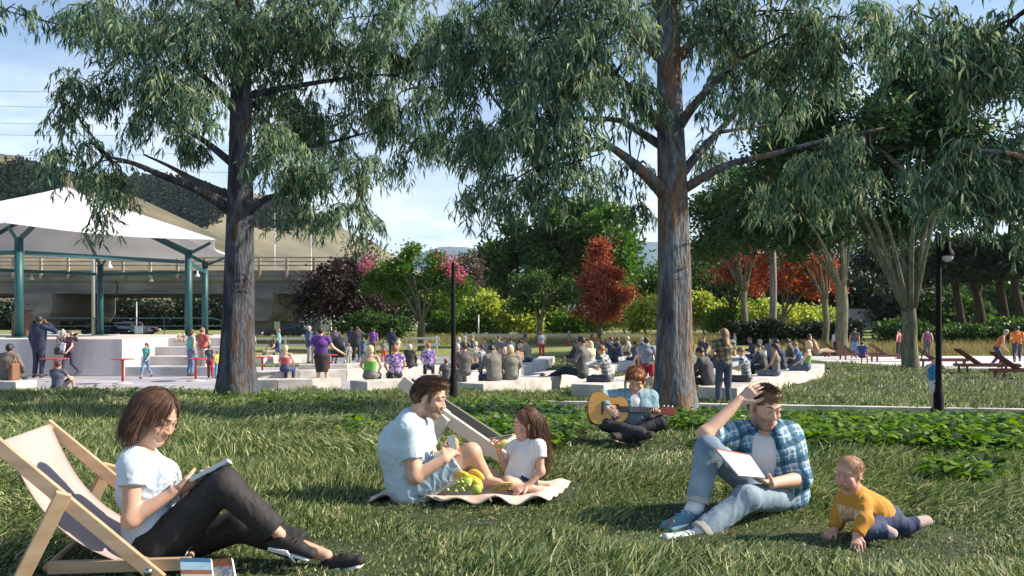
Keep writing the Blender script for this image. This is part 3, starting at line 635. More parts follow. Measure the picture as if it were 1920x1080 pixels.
clL = [(160, 10, 100, 40, -1, .8), (250, 60, 110, 55, -1, 1), (380, 70, 110, 70, -1, 1), (500, 80, 100, 80, 0, 1), (620, 90, 100, 70, .5, 1), (740, 110, 85, 80, .5, 1), (180, 165, 55, 50, -1, .9), (125, 195, 42, 28, -1, .7), (260, 180, 80, 60, -.5, 1), (350, 180, 75, 70, -1.4, 1),
       (480, 170, 60, 55, 1.2, .9), (560, 210, 80, 80, 1.2, 1), (650, 220, 85, 75, 1.2, 1), (750, 210, 70, 75, .8, 1), (150, 280, 50, 30, -1.5, .8), (105, 315, 45, 20, -1.5, .6), (205, 300, 45, 42, -1.4, .9), (235, 360, 50, 18, -1.2, .6), (178, 388, 18, 26, -1.2, .5), (335, 255, 60, 40, .8, .8), (590, 320, 65, 55, -1, .9),
       (690, 310, 60, 45, -1, .8), (560, 400, 45, 25, -.9, .7), (650, 400, 60, 30, -1, .8), (780, 260, 50, 50, .6, .9), (520, 250, 55, 60, -1.3, 1), (300, 20, 90, 45, .6, .9), (450, 20, 90, 45, -.8, .9), (580, 15, 90, 45, -.6, .9), (700, 30, 80, 45, -.6, .9), (800, 60, 50, 60, .3, .9), (840, 160, 40, 70, .5, .8), (300, -60, 150, 60, 0, .7), (520, -60, 170, 60, 0, .7), (730, -40, 110, 60, 0, .7), (10, 20, 25, 35, -1, .5), (700, 410, 30, 20, -1, .6), (530, 330, 45, 50, -1.4, .8)]
euca('tall eucalyptus left of centre with a dark trunk in front of the white canopy', 16.8, TL, limbsL, clL, 1.25, 11, (P(445, 740, 16.8).x, 16.8, gz(-5.8, 16.8)), trunk_mat=EUD)
TR = [(1263, 772, 74), (1260, 600, 64), (1258, 400, 55), (1257, 200, 46), (1256, 0, 38), (1256, -200, 28), (1256, -380, 14)]
limbsR = [[(1251, 372, 0, 26), (1215, 332, -.4, 22), (1173, 295, -.7, 16), (1121, 259, -1.0, 9)], [(1140, 275, -.8, 10), (1070, 290, -1.0, 8), (1007, 321, -1.2, 4)], [(1243, 242, 0, 24), (1204, 197, -.4, 20), (1163, 150, -.7, 14), (1100, 100, -1, 7)], [(1240, 274, .1, 18), (1184, 238, .5, 14), (1137, 223, .8, 10), (955, 223, 1.2, 5)],
          [(1240, 110, 0, 22), (1184, 62, -.4, 18), (1121, 10, -.7, 12), (1040, -40, -1, 6)], [(1280, 356, 0, 20), (1360, 311, -.3, 14), (1448, 290, -.6, 10), (1540, 265, -.9, 7), (1660, 240, -1.2, 4)], [(1270, 336, .1, 22), (1308, 290, .4, 17), (1360, 233, .8, 12), (1396, 192, 1.1, 8), (1450, 150, 1.3, 4)],
          [(1268, 245, 0, 22), (1298, 202, -.3, 17), (1339, 155, -.6, 12), (1390, 110, -.9, 6)], [(1270, 110, 0, 22), (1318, 57, .3, 17), (1349, 10, .6, 12), (1430, -60, 1, 6)], [(1349, 248, .5, 8), (1400, 240, .7, 6), (1453, 233, .8, 3)]]
clR = [(905, 110, 75, 95, .8, 1), (1000, 80, 85, 85, 0, 1), (1100, 110, 85, 80, -1, 1), (880, 250, 50, 90, .9, 1), (950, 250, 75, 80, 1, 1), (1040, 220, 85, 75, -1.2, 1), (1140, 160, 65, 60, -.9, .9), (950, 345, 55, 45, -1.2, .9), (885, 365, 38, 32, .6, .8), (1060, 310, 65, 50, -1.2, .9), (1150, 40, 80, 55, -.8, .9), (1197, 388, 24, 30, 1, .6), (1195, 300, 25, 25, 1, .5),
       (1330, 60, 55, 50, .5, .8), (1420, 95, 75, 75, .8, 1), (1500, 70, 85, 70, 0, 1), (1375, 165, 55, 45, -.8, .8), (1465, 180, 65, 55, 1.2, 1), (1560, 120, 60, 50, 0, .9), (1450, 350, 34, 42, -.7, .7), (1530, 280, 50, 42, -1, .7), (1600, 250, 50, 36, -1.2, .5), (870, 30, 70, 50, -.4, .9), (960, 10, 80, 45, .8, .9), (1060, 20, 80, 50, .8, .9), (1200, 20, 50, 40, .8, .8), (1340, 15, 70, 40, -.7, .9), (1450, 20, 80, 45, -.6, .9), (1560, 30, 80, 50, -.5, .9), (1640, 60, 60, 50, -.2, .8), (1000, 160, 60, 60, -.6, .9), (1290, 0, 60, 40, 0, .7), (1335, 285, 30, 30, .9, .6), (1150, -60, 150, 60, 0, .7), (1420, -60, 150, 60, 0, .7), (990, -40, 100, 50, 0, .7), (1640, 300, 50, 40, -1.3, .4), (1560, 340, 46, 40, -1.3, .4), (820, 60, 50, 60, .5, .7)]
euca('biggest eucalyptus with orange and grey bark right of the guitarist', 12.9, TR, limbsR, clR, 1.15, 12, (P(1263, 772, 12.9).x, 12.9, gz(2.6, 12.9)), leafL=.17)
TX = [(2120, 830, 90), (2115, 600, 76), (2110, 300, 60), (2105, 0, 40), (2100, -200, 20)]
limbsX = [[(2110, 420, 0, 30), (2000, 330, -.3, 20), (1900, 290, -.5, 10), (1820, 280, -.5, 5)], [(2108, 200, 0, 28), (1990, 120, .2, 18), (1880, 80, .4, 9), (1780, 40, .4, 5)], [(2110, 500, 0, 22), (1985, 450, .6, 12), (1900, 410, .8, 6)]]
clX = [(1890, 40, 65, 60, 0, 1), (1800, 40, 75, 50, 0, 1), (1880, 140, 60, 60, 0, 1), (1800, 130, 50, 40, .4, .8), (1860, 260, 70, 50, -.3, 1), (1795, 310, 55, 46, -.3, 1), (1880, 330, 60, 55, .2, 1), (1765, 360, 36, 28, -.3, .8), (1835, 385, 50, 30, .4, 1), (1910, 400, 40, 36, .6, .9), (1960, 250, 80, 120, 0, .8), (1970, 60, 80, 90, 0, .8), (1710, 20, 60, 30, 0, .7), (1700, 90, 40, 24, 0, .5)]
euca('eucalyptus whose dark foliage hangs in from the right edge', 11, TX, limbsX, clX, 1.0, 13, (P(2120, 830, 11).x, 11, gz(8, 11)), leafL=.17)

def ftree(name, label, base, trunk_r, crown, leafm, n, size, bark=GRB, limbs=6, group=None, seed=0, split=.35, tmat=None, flowers=None, lean=(0, 0), sprays=1, lifted=0, clump=.20, flat=.8, cat='tree'):
    """A broad-leaved tree: tapered trunk, forking limbs, leaves gathered in clumps through the ellipsoids of the crown."""
    base = np.array(base, dtype=float); r = np.random.default_rng(seed + 100); t = thing(name, label, cat, tuple(base), group=group)
    cr = [(np.array(c, dtype=float), np.array(s, dtype=float)) for c, s in crown]; vol = np.array([s.prod() for c, s in cr]); vol = vol ** .75; vol /= vol.sum()
    top = sum(c * v for (c, s), v in zip(cr, vol)); H = top[2] - base[2]; fork = base + np.array([lean[0], lean[1], H * split])
    if trunk_r:
        V, F = trunkmesh([base - [0, 0, .2], (base + fork) / 2 + r.normal(size=3) * [.03, .03, 0], fork], [trunk_r * 1.1, trunk_r * .95, trunk_r * .85], n=12, seed=seed); mesh_obj('trunk', V - base, F, bark, t)
    cl = []; 
    for (c, s), v in zip(cr, vol):
        m = max(5, int(v * 46))
        u = r.normal(size=(m, 3)); u /= np.linalg.norm(u, axis=1)[:, None]; cl.append(c + u * s * (r.uniform(.25, .95, (m, 1)) ** .6))
    cl = np.concatenate(cl); mb = MB()
    for i in range(limbs):
        k = r.integers(len(cl)); e = cl[k]; a = 2 * math.pi * i / limbs + r.uniform(-.3, .3); s_ = fork + np.array([math.cos(a) * trunk_r * .5, math.sin(a) * trunk_r * .5, -.1]); hor = np.array([math.cos(a), math.sin(a), 0]); w = cr[0][1][0]
        e = top + hor * w * r.uniform(.55, .95) + np.array([0, 0, r.uniform(-.35, .25) * cr[0][1][2]]); mid = s_ * .5 + e * .5 + np.array([0, 0, .04 * H]) - hor * w * .08
        mb.tube([Vector(q - base) for q in smoothline([s_, mid, e], 10)], list(np.linspace(trunk_r * .38, trunk_r * .08, 11))[:len(smoothline([s_, mid, e], 10))], 6)
        for _ in range(3):
            g = e * .5 + mid * .5 + r.normal(size=3) * .1; f = cl[r.integers(len(cl))]; 
            if np.linalg.norm(f - g) < w * 1.3: pl = smoothline([g, (g + f) / 2 + [0, 0, .1 * w], f], 6); mb.tube([Vector(q - base) for q in pl], list(np.linspace(trunk_r * .2, trunk_r * .05, len(pl))), 4, caps=False)
    if trunk_r: mb.build('branches', bark, t, True, fixn=False)
    k = r.integers(0, len(cl), n); rs = np.mean([s.mean() for c, s in cr]) * clump; rs_k = rs * r.uniform(.55, 1.35, len(cl))[k][:, None]
    B = cl[k] + r.normal(size=(n, 3)) * rs_k * np.array([1, 1, flat]); D = r.normal(size=(n, 3)) + (B - cl[k]) / rs * .6 + np.array([0, 0, .15])
    L = size * r.uniform(.55, 1.3, n); V, F = blades(B, D, D + r.normal(size=(n, 3)) * .5 + [0, 0, -.3], L, L * .62, prof=(.4, 1, .25), side=r.normal(size=(n, 3)))
    mesh_obj('crown', V - base, F, leafm, t)
    if flowers:
        fm, fn, pts = flowers; Bs = []
        for (c, s) in pts: Bs.append(np.array(c) + r.normal(size=(fn, 3)) * s)
        B = np.concatenate(Bs); m = len(B); V, F = blades(B, r.normal(size=(m, 3)), r.normal(size=(m, 3)), size * .8, size * .6, side=r.normal(size=(m, 3))); mesh_obj('blossom', V - base, F, fm, t)
    return t
G1 = leafmat('leaf_mid_green', [(.020, .055, .012), (.035, .085, .018), (.06, .12, .025), (.09, .15, .035)]); G2 = leafmat('leaf_yellow_green', [(.12, .21, .025), (.25, .34, .045), (.46, .50, .10), (.60, .58, .18)], trans=.35)
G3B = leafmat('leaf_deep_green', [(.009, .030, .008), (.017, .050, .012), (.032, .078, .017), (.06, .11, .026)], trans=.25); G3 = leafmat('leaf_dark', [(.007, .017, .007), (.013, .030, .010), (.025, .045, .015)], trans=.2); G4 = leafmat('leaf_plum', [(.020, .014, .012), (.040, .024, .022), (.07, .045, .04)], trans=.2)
RD = leafmat('leaf_red', [(.16, .028, .016), (.30, .062, .030), (.44, .13, .065), (.40, .17, .11)], trans=.3); PK = leafmat('blossom_pink', [(.5, .08, .18), (.65, .15, .28)], trans=.3); RO = leafmat('leaf_orange_red', [(.20, .035, .016), (.34, .075, .028), (.44, .15, .06)], trans=.35)
G5 = leafmat('leaf_fresh_green', [(.035, .10, .012), (.07, .15, .02), (.12, .21, .03)], trans=.35)
def C(px, py, Y, rx, ry, rd=None): 
    s = Y / FPX; return (tuple(P(px, py, Y)), (rx * s, (rd or (rx + ry) / 2) * s, ry * s))
def B_(px, py, Y): q = P(px, py, Y); return (q.x, Y, q.z)
def BG(px, Y): x = (px - 960) / FPX * Y; return (x, Y, ground_z(x, Y))
# vase-shaped park trees on the right
grp = 'vase shaped park trees on the right lawn'
ftree('park_tree', 'vase shaped park tree with the thickest trunk, nearest of the right lawn row', BG(1705, 31.5), .30, [C(1640, 250, 31.5, 190, 120), C(1770, 230, 31.5, 150, 130), C(1540, 330, 31.5, 110, 90), C(1700, 370, 33, 150, 70), C(1500, 230, 33, 90, 70)], G3B, 52000, .19, seed=1, limbs=9, group=grp, split=.27)
ftree('park_tree', 'mossy trunked park tree second from the right of its row', BG(1578, 46), .34, [C(1540, 330, 46, 130, 100), C(1450, 390, 46, 100, 80), C(1600, 410, 46, 110, 70)], G3B, 26000, .24, seed=2, limbs=8, group=grp, split=.45)
ftree('park_tree', 'slender park tree just left of the mossy trunked one', BG(1547, 48), .20, [C(1500, 400, 48, 90, 70), C(1530, 440, 48, 80, 50)], G1, 9000, .24, seed=3, limbs=7, group=grp, split=.42)
ftree('park_tree', 'small vase shaped park tree right of the big orange barked trunk', BG(1395, 58), .26, [C(1390, 390, 58, 110, 80), C(1330, 420, 58, 60, 70), C(1440, 420, 58, 60, 60)], G1, 20000, .27, seed=4, limbs=9, group=grp, split=.42)
ftree('park_tree', 'young vase shaped tree behind the seated crowd at the centre', BG(1012, 56), .22, [C(1012, 545, 56, 58, 36), C(985, 555, 56, 34, 30), C(1045, 550, 56, 34, 32)], G1, 7000, .2, seed=5, limbs=8, group=grp, split=.52)
ftree('round_tree', 'rounded broad green tree with pink blossom behind the purple shirts', BG(790, 52), .26, [C(785, 505, 52, 75, 42), C(725, 530, 52, 50, 38), C(835, 550, 52, 40, 42)], G5, 16000, .18, seed=6, limbs=9, split=.45, flowers=(PK, 200, [(B_(845, 500, 51), .35), (B_(825, 487, 51.5), .3), (B_(858, 518, 51), .3), (B_(690, 500, 52), .3)]))
ftree('red_maple', 'red maple with a conical crown at the centre, behind the lawn crowd', BG(1125, 62), .18, [C(1125, 510, 62, 44, 34), C(1112, 548, 62, 56, 30), C(1140, 550, 62, 52, 30), C(1125, 578, 62, 58, 20), C(1125, 478, 62, 14, 20)], RD, 19000, .20, clump=.21, seed=7, limbs=6, bark=GRB, split=.3)
ftree('red_maple', 'dark red maple right of the big orange barked trunk', BG(1372, 75), .22, [C(1380, 480, 75, 55, 50), C(1410, 520, 75, 45, 30)], RD, 9000, .27, seed=8, bark=DKB)
ftree('red_maple', 'orange red maple behind the pale straight trunk', BG(1470, 70), .22, [C(1480, 500, 70, 60, 45), C(1525, 520, 70, 38, 45)], RO, 9000, .26, seed=9, bark=GRB)
ftree('plum_tree', 'dark purple leaved tree in front of the overpass', BG(630, 60), .3, [C(640, 530, 60, 58, 50), C(600, 560, 60, 45, 45), C(680, 560, 60, 45, 50), C(650, 590, 60, 60, 30)], G4, 16000, .25, seed=10, bark=DKB)
ftree('shrub', 'rounded dark green shrub below the pink blossoming tree', BG(700, 50), .08, [C(700, 608, 50, 50, 24), C(660, 615, 50, 30, 18), C(752, 612, 50, 30, 20)], G1, 8000, .17, seed=11, cat='shrub')
ftree('oak_tree', 'huge dark broad tree on the skyline at the centre', BG(1040, 105), .7, [C(1040, 450, 105, 95, 70), C(980, 500, 105, 80, 60), C(1110, 450, 105, 70, 60), C(1150, 520, 105, 55, 45), C(1060, 400, 105, 60, 40), C(930, 500, 105, 40, 45), C(1080, 510, 105, 80, 50)], G1, 42000, .6, seed=12, bark=DKB, limbs=8)
ftree('oak_tree', 'bright green tree right of the huge skyline tree', BG(1135, 98), .4, [C(1140, 440, 98, 45, 60), C(1165, 490, 98, 40, 45)], G5, 11000, .5, seed=13, bark=DKB)
ftree('bare_tree', 'thin brownish tree left of the huge skyline tree', BG(870, 90), .15, [C(875, 510, 90, 34, 40)], leafmat('leaf_brown', [(.07, .05, .04), (.11, .08, .06)]), 1800, .35, seed=14, bark=DKB, limbs=8)
ftree('bare_tree', 'thin leafless looking tree behind the overpass railing', BG(685, 88), .14, [C(685, 475, 88, 34, 34)], MATS['leaf_brown'], 900, .3, seed=15, bark=DKB, limbs=8)
ftree('pale_trunk_tree', 'tree with a straight pale grey trunk behind the seated crowd', BG(1450, 60), .27, [C(1450, 380, 60, 60, 40)], G1, 4000, .28, seed=16, limbs=4, split=.8, bark=barkmat('pale_bark', [(.3, (.22, .20, .18)), (.7, (.42, .38, .34))], sc=5))
grp = 'sunlit bushes behind the field'
bl = [(880, 590, 34, 24, 'dark rounded bush left of the centre field'), (930, 600, 30, 24, 'small dark green bush in the middle of the sunlit hedge'), (975, 590, 36, 30, 'yellow green bush left of the young vase shaped tree'), (1035, 600, 36, 24, 'green bush right of the young vase shaped tree'), (1080, 605, 34, 18, 'low dark bush under the red maple, left side'), (1170, 590, 36, 28, 'yellow green bush beside the red maple, right side'), (1210, 585, 34, 32, 'tall bush just left of the big orange barked trunk'), (1320, 585, 40, 32, 'yellow bush just right of the big orange barked trunk'), (1370, 600, 36, 26, 'green bush behind the plaid shirt woman'), (1420, 590, 38, 30, 'pale yellow green bush left of the pale trunk'), (1490, 598, 44, 28, 'round leafy bush right of the pale trunk'), (1545, 605, 30, 22, 'small sunlit bush behind the slender park tree'), (840, 605, 34, 20, 'low bush right of the pink blossoming tree'), (900, 570, 30, 24, 'taller pale bush behind the lamp post'), (1010, 575, 30, 22, 'high yellow bush seen through the young vase shaped tree')]
for i, (x, y, rx, ry, lb) in enumerate(bl):
    Yb = 72 + (i * 7) % 13; ftree('bush', lb, BG(x, Yb), .1, [C(x, y, Yb, rx, ry), C(x - rx * .6, y + 10, Yb, rx * .6, ry * .7), C(x + rx * .6, y + 9, Yb, rx * .6, ry * .7)], G2 if i not in (0, 1, 3, 4, 8, 12) else G5, 6500, .30, seed=30 + i, group=grp, limbs=3, clump=.26, cat='bush')
# tree wall behind
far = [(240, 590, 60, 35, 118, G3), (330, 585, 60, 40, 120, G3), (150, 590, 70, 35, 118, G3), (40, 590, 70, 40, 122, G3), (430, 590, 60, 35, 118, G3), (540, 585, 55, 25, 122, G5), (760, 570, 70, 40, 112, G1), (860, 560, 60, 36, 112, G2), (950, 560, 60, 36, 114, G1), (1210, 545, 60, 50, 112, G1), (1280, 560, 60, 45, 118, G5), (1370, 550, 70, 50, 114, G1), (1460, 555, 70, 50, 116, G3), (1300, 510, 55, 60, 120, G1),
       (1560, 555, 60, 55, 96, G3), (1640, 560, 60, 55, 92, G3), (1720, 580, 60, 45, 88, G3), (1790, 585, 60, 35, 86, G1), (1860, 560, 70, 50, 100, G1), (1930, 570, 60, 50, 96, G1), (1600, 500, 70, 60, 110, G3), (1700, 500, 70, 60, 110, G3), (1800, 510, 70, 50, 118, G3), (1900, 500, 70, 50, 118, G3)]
nm = ['leftmost of the dark trees seen under the overpass', 'dark tree seen under the overpass beside the left pier', 'dark tree seen under the overpass behind the second canopy post', 'dark tree behind the white square road sign', 'dark tree behind the left eucalyptus trunk under the overpass', 'light green tree beyond the right overpass pier', 'green tree behind the pink blossoming tree', 'yellow green tree behind the lamp post', 'green tree below the huge skyline tree', 'tree just behind the big orange barked trunk, left side', 'bright tree just behind the big orange barked trunk, right side', 'green tree behind the dark red maple', 'dark tree behind the orange red maple', 'tall green tree on the skyline right of the orange barked trunk',
      'dark tree behind the slender park tree', 'dark tree left of the thickest vase shaped trunk', 'dark tree right of the thickest vase shaped trunk', 'green tree just right of the right lamp post', 'green tree behind the orange vest runner', 'green tree at the right edge behind the joggers', 'high dark tree behind the mossy trunked park tree', 'high dark tree behind the thickest vase shaped trunk', 'high dark tree right of the lamp globe', 'high dark tree at the right edge']
order = [3, 2, 1, 0, 4, 5, 6, 7, 8, 9, 10, 11, 12, 13, 14, 15, 16, 17, 18, 19, 20, 21, 22, 23]; labs = ['leftmost dark tree seen under the overpass', nm[1]]
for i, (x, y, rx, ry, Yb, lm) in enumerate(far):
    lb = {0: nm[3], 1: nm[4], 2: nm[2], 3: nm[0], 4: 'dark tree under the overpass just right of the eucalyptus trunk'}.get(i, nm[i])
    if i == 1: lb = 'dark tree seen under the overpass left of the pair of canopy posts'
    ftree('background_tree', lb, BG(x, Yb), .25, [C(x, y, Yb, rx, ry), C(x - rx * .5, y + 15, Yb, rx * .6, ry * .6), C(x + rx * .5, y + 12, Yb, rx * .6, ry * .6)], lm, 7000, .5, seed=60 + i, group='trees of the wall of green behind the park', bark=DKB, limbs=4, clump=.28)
# pines on the right
for i, (x, yb, Yb, ln, lb) in enumerate(((1810, 598, 70, -.9, 'leftmost leaning pine behind the right hedge'), (1850, 600, 68, -1.1, 'second leaning pine from the left behind the right hedge'), (1890, 602, 66, -.6, 'third leaning pine from the left behind the right hedge'), (1925, 604, 64, -.9, 'pine at the right edge behind the joggers'), (1830, 598, 80, .3, 'farther straight pine between the leaning pines'))):
    ftree('pine_tree', lb, BG(x, Yb), .32, [C(x - 25, 500, Yb, 60, 26), C(x - 10, 470, Yb, 70, 26)], G3, 4500, .42, seed=90 + i, bark=DKB, limbs=6, group='leaning dark pines on the right', split=.86, lean=(ln * 1.3, 0), flat=.5)
# hedge on the right and brush
def hedge(name, label, x0, x1, Y, h, d, lm, n, size, cat='hedge', zb=None, kind=None):
    r = np.random.default_rng(int(x0)); x = r.uniform(x0, x1, n); y = Y + r.uniform(-d / 2, d / 2, n); hh = h * (.8 + .2 * np.sin(x * 1.3) * np.sin(x * .5 + 1)); z = np.array([ground_z(a, b) for a, b in zip(x, y)]) + hh * r.uniform(0, 1, n) ** .6
    B = np.stack([x, y, z], 1); V, F = blades(B, r.normal(size=(n, 3)) + [0, 0, .4], r.normal(size=(n, 3)), size * r.uniform(.6, 1.3, n), size * .55, side=r.normal(size=(n, 3)))
    o = mesh_obj(name, V, F, lm); tag(o, label, cat, kind=kind)
hedge('hedge', 'long dark green hedge behind the joggers on the right', 24, 45, 52, 2.0, 3.0, G1, 22000, .28); hedge('hedge', 'dark hedge behind the sun loungers left of the lamp post', 16, 25, 58, 1.9, 3, G3, 9000, .3)
def tallgrass(name, label, x0, x1, y0, y1, h, n, mat):
    r = np.random.default_rng(int(abs(x0) * 7)); x = r.uniform(x0, x1, n); y = r.uniform(y0, y1, n); z = np.array([ground_z(a, b) for a, b in zip(x, y)]); B = np.stack([x, y, z], 1); D = r.normal(size=(n, 3)) * [.25, .25, 0] + [0, 0, 1]
    V, F = blades(B, D, D + r.normal(size=(n, 3)) * .3, h * r.uniform(.5, 1.2, n), .03, prof=(1, .8, .3)); o = mesh_obj(name, V, F, mat); tag(o, label, 'grass', kind='stuff')
DRY = leafmat('dry_stalk', [(.20, .16, .07), (.32, .27, .12), (.14, .17, .05)], trans=.3)
tallgrass('dry_grass', 'tall dry grass behind the white path on the right', 17, 48, 46, 51, .75, 9000, DRY); tallgrass('dry_grass', 'yellow field grass beyond the grey path', -22, 24, 58, 76, .5, 30000, DRY)

# ------------------------------------------------------------------ hills
def hill(name, prof, Yc, half, mat, nx=90, ny=24, rough=1.5, seed=0):
    px = np.array([q[0] for q in prof]); py = np.array([q[1] for q in prof]); X0, X1 = (px[0] - 960) / FPX * Yc, (px[-1] - 960) / FPX * Yc; xs = np.linspace(X0, X1, nx); ys = np.concatenate([np.linspace(Yc - half, Yc, ny), Yc + half * .6 * np.linspace(.1, 1, 8)])
    def z(x, y):
        t = (y - Yc) / half; e = max(0, 1 - abs(t) ** 1.5) if t < 0 else max(0, 1 - (t / .6) ** 2); cr = EYE + (HY - np.interp(960 + x / Yc * FPX, px, py)) / FPX * Yc
        n = rough * float(noise3(V3((x, y, 0)), 8 / Yc, seed, 4)) * .6; return -3 + (cr + 3 + n) * e
    zz = {}
    o = grid(xs, ys, z, name, mat); return z
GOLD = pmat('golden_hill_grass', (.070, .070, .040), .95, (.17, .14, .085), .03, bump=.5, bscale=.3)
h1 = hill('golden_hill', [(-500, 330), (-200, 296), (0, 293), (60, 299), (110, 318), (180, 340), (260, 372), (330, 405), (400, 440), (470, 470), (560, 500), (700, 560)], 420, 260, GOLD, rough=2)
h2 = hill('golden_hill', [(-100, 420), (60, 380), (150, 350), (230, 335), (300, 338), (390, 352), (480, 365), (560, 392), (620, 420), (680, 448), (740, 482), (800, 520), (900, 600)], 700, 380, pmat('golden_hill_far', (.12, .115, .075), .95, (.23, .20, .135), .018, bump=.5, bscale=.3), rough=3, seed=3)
hill('blue_hills', [(600, 520), (700, 495), (780, 476), (830, 461), (870, 462), (920, 470), (980, 466), (1100, 460), (1190, 452), (1230, 455), (1320, 462), (1500, 440), (1700, 450), (2000, 430), (2400, 470)], 3200, 900, pmat('far_forest_haze_tint', (.055, .12, .17), .95, (.09, .16, .20), .02), rough=10, nx=160)  # distance haze is painted into the forest colour as blue
def wood(label, hz, pxr, pyr, Yc, n, size, lm, seed, edge):
    r = np.random.default_rng(seed); B = []; 
    for _ in range(n * 30):
        if len(B) >= n: break
        px = r.uniform(*pxr); y = Yc * (1 - r.uniform(0, .30)); x = (px - 960) / FPX * y; z = hz(x, y); py = HY - (z - EYE) / y * FPX
        if edge(px + r.normal() * 12, py + r.normal() * 7): B.append((x, y, z - size * .6))
    C_ = np.array(B); k = 14; q = np.repeat(C_, k, 0) + r.normal(size=(len(C_) * k, 3)) * size * [1, 1, .8] + [0, 0, size]; m = len(q)
    V, F = blades(q, r.normal(size=(m, 3)) + [0, 0, .3], r.normal(size=(m, 3)), size * 1.1, size * .8, side=r.normal(size=(m, 3))); o = mesh_obj('hillside_wood', V, F, lm); tag(o, label, 'wood', kind='stuff')
FW = leafmat('far_wood_leaf', [(.012, .024, .020), (.022, .036, .028)], trans=.1, rough=.95, spec=.02)
ell = lambda cx, cy, rx, ry: (lambda px, py: ((px - cx) / rx) ** 2 + ((py - cy) / ry) ** 2 < 1 + .25 * math.sin(px * .11) * math.sin(py * .17))
wood('dark wood on the golden hill behind the peak of the white canopy', h1, (-20, 110), (315, 400), 420, 800, 1.7, FW, 1, ell(30, 352, 70, 34))
wood('dark wooded slope right of the white canopy peak', h2, (190, 420), (330, 450), 700, 2300, 2.6, FW, 2, lambda px, py: ((px - 300) / 95) ** 2 + ((py - 392) / 44) ** 2 < 1 + .2 * math.sin(px * .13))
wood('small dark wood on the golden hill right of the left eucalyptus trunk', h2, (470, 600), (370, 430), 700, 600, 2.5, FW, 3, ell(520, 405, 60, 20))
# ------------------------------------------------------------------ the six people on the lawn
def plaidmat(name, dark, mid, light, sc=9., rotz=0., bump=.0):
    if name in MATS: return MATS[name]
    m = bpy.data.materials.new(name); m.use_nodes = True; MATS[name] = m; N = m.node_tree.nodes; L = m.node_tree.links; b = N['Principled BSDF']
    tc = N.new('ShaderNodeTexCoord'); mp = N.new('ShaderNodeMapping'); mp.inputs['Rotation'].default_value = (0, R(12), rotz); mp.inputs['Scale'].default_value = (sc,) * 3; L.new(tc.outputs['Object'], mp.inputs[0])
    nz = N.new('ShaderNodeTexNoise'); nz.inputs['Scale'].default_value = .8; L.new(mp.outputs[0], nz.inputs[0])
    vm = N.new('ShaderNodeVectorMath'); vm.operation = 'ADD'; sv = N.new('ShaderNodeVectorMath'); sv.operation = 'SCALE'; sv.inputs['Scale'].default_value = .5
    L.new(nz.outputs['Color'], sv.inputs[0]); L.new(mp.outputs[0], vm.inputs[0]); L.new(sv.outputs[0], vm.inputs[1])
    s = N.new('ShaderNodeSeparateXYZ'); L.new(vm.outputs[0], s.inputs[0]); rs = []
    for ax in 'XZ':
        fr = N.new('ShaderNodeMath'); fr.operation = 'FRACT'; L.new(s.outputs[ax], fr.inputs[0])
        r = N.new('ShaderNodeValToRGB'); r.color_ramp.interpolation = 'CONSTANT'; e = r.color_ramp.elements
        while len(e) < 5: e.new(.5)
        for i, (p, v) in enumerate(((0, 0), (.30, .5), (.52, 1.0), (.60, .55), (.80, .75))): e[i].position = p; e[i].color = (v, v, v, 1)
        L.new(fr.outputs[0], r.inputs[0]); rs.append(r)
    av = N.new('ShaderNodeMixRGB'); av.inputs[0].default_value = .5; L.new(rs[0].outputs[0], av.inputs[1]); L.new(rs[1].outputs[0], av.inputs[2])
    cr = N.new('ShaderNodeValToRGB'); e = cr.color_ramp.elements; e.new(.5)
    e[0].position = .08; e[0].color = (*dark, 1); e[1].position = .5; e[1].color = (*mid, 1); e[2].position = .85; e[2].color = (*light, 1)
    L.new(av.outputs[0], cr.inputs[0]); L.new(cr.outputs[0], b.inputs['Base Color']); b.inputs['Roughness'].default_value = .85
    return m
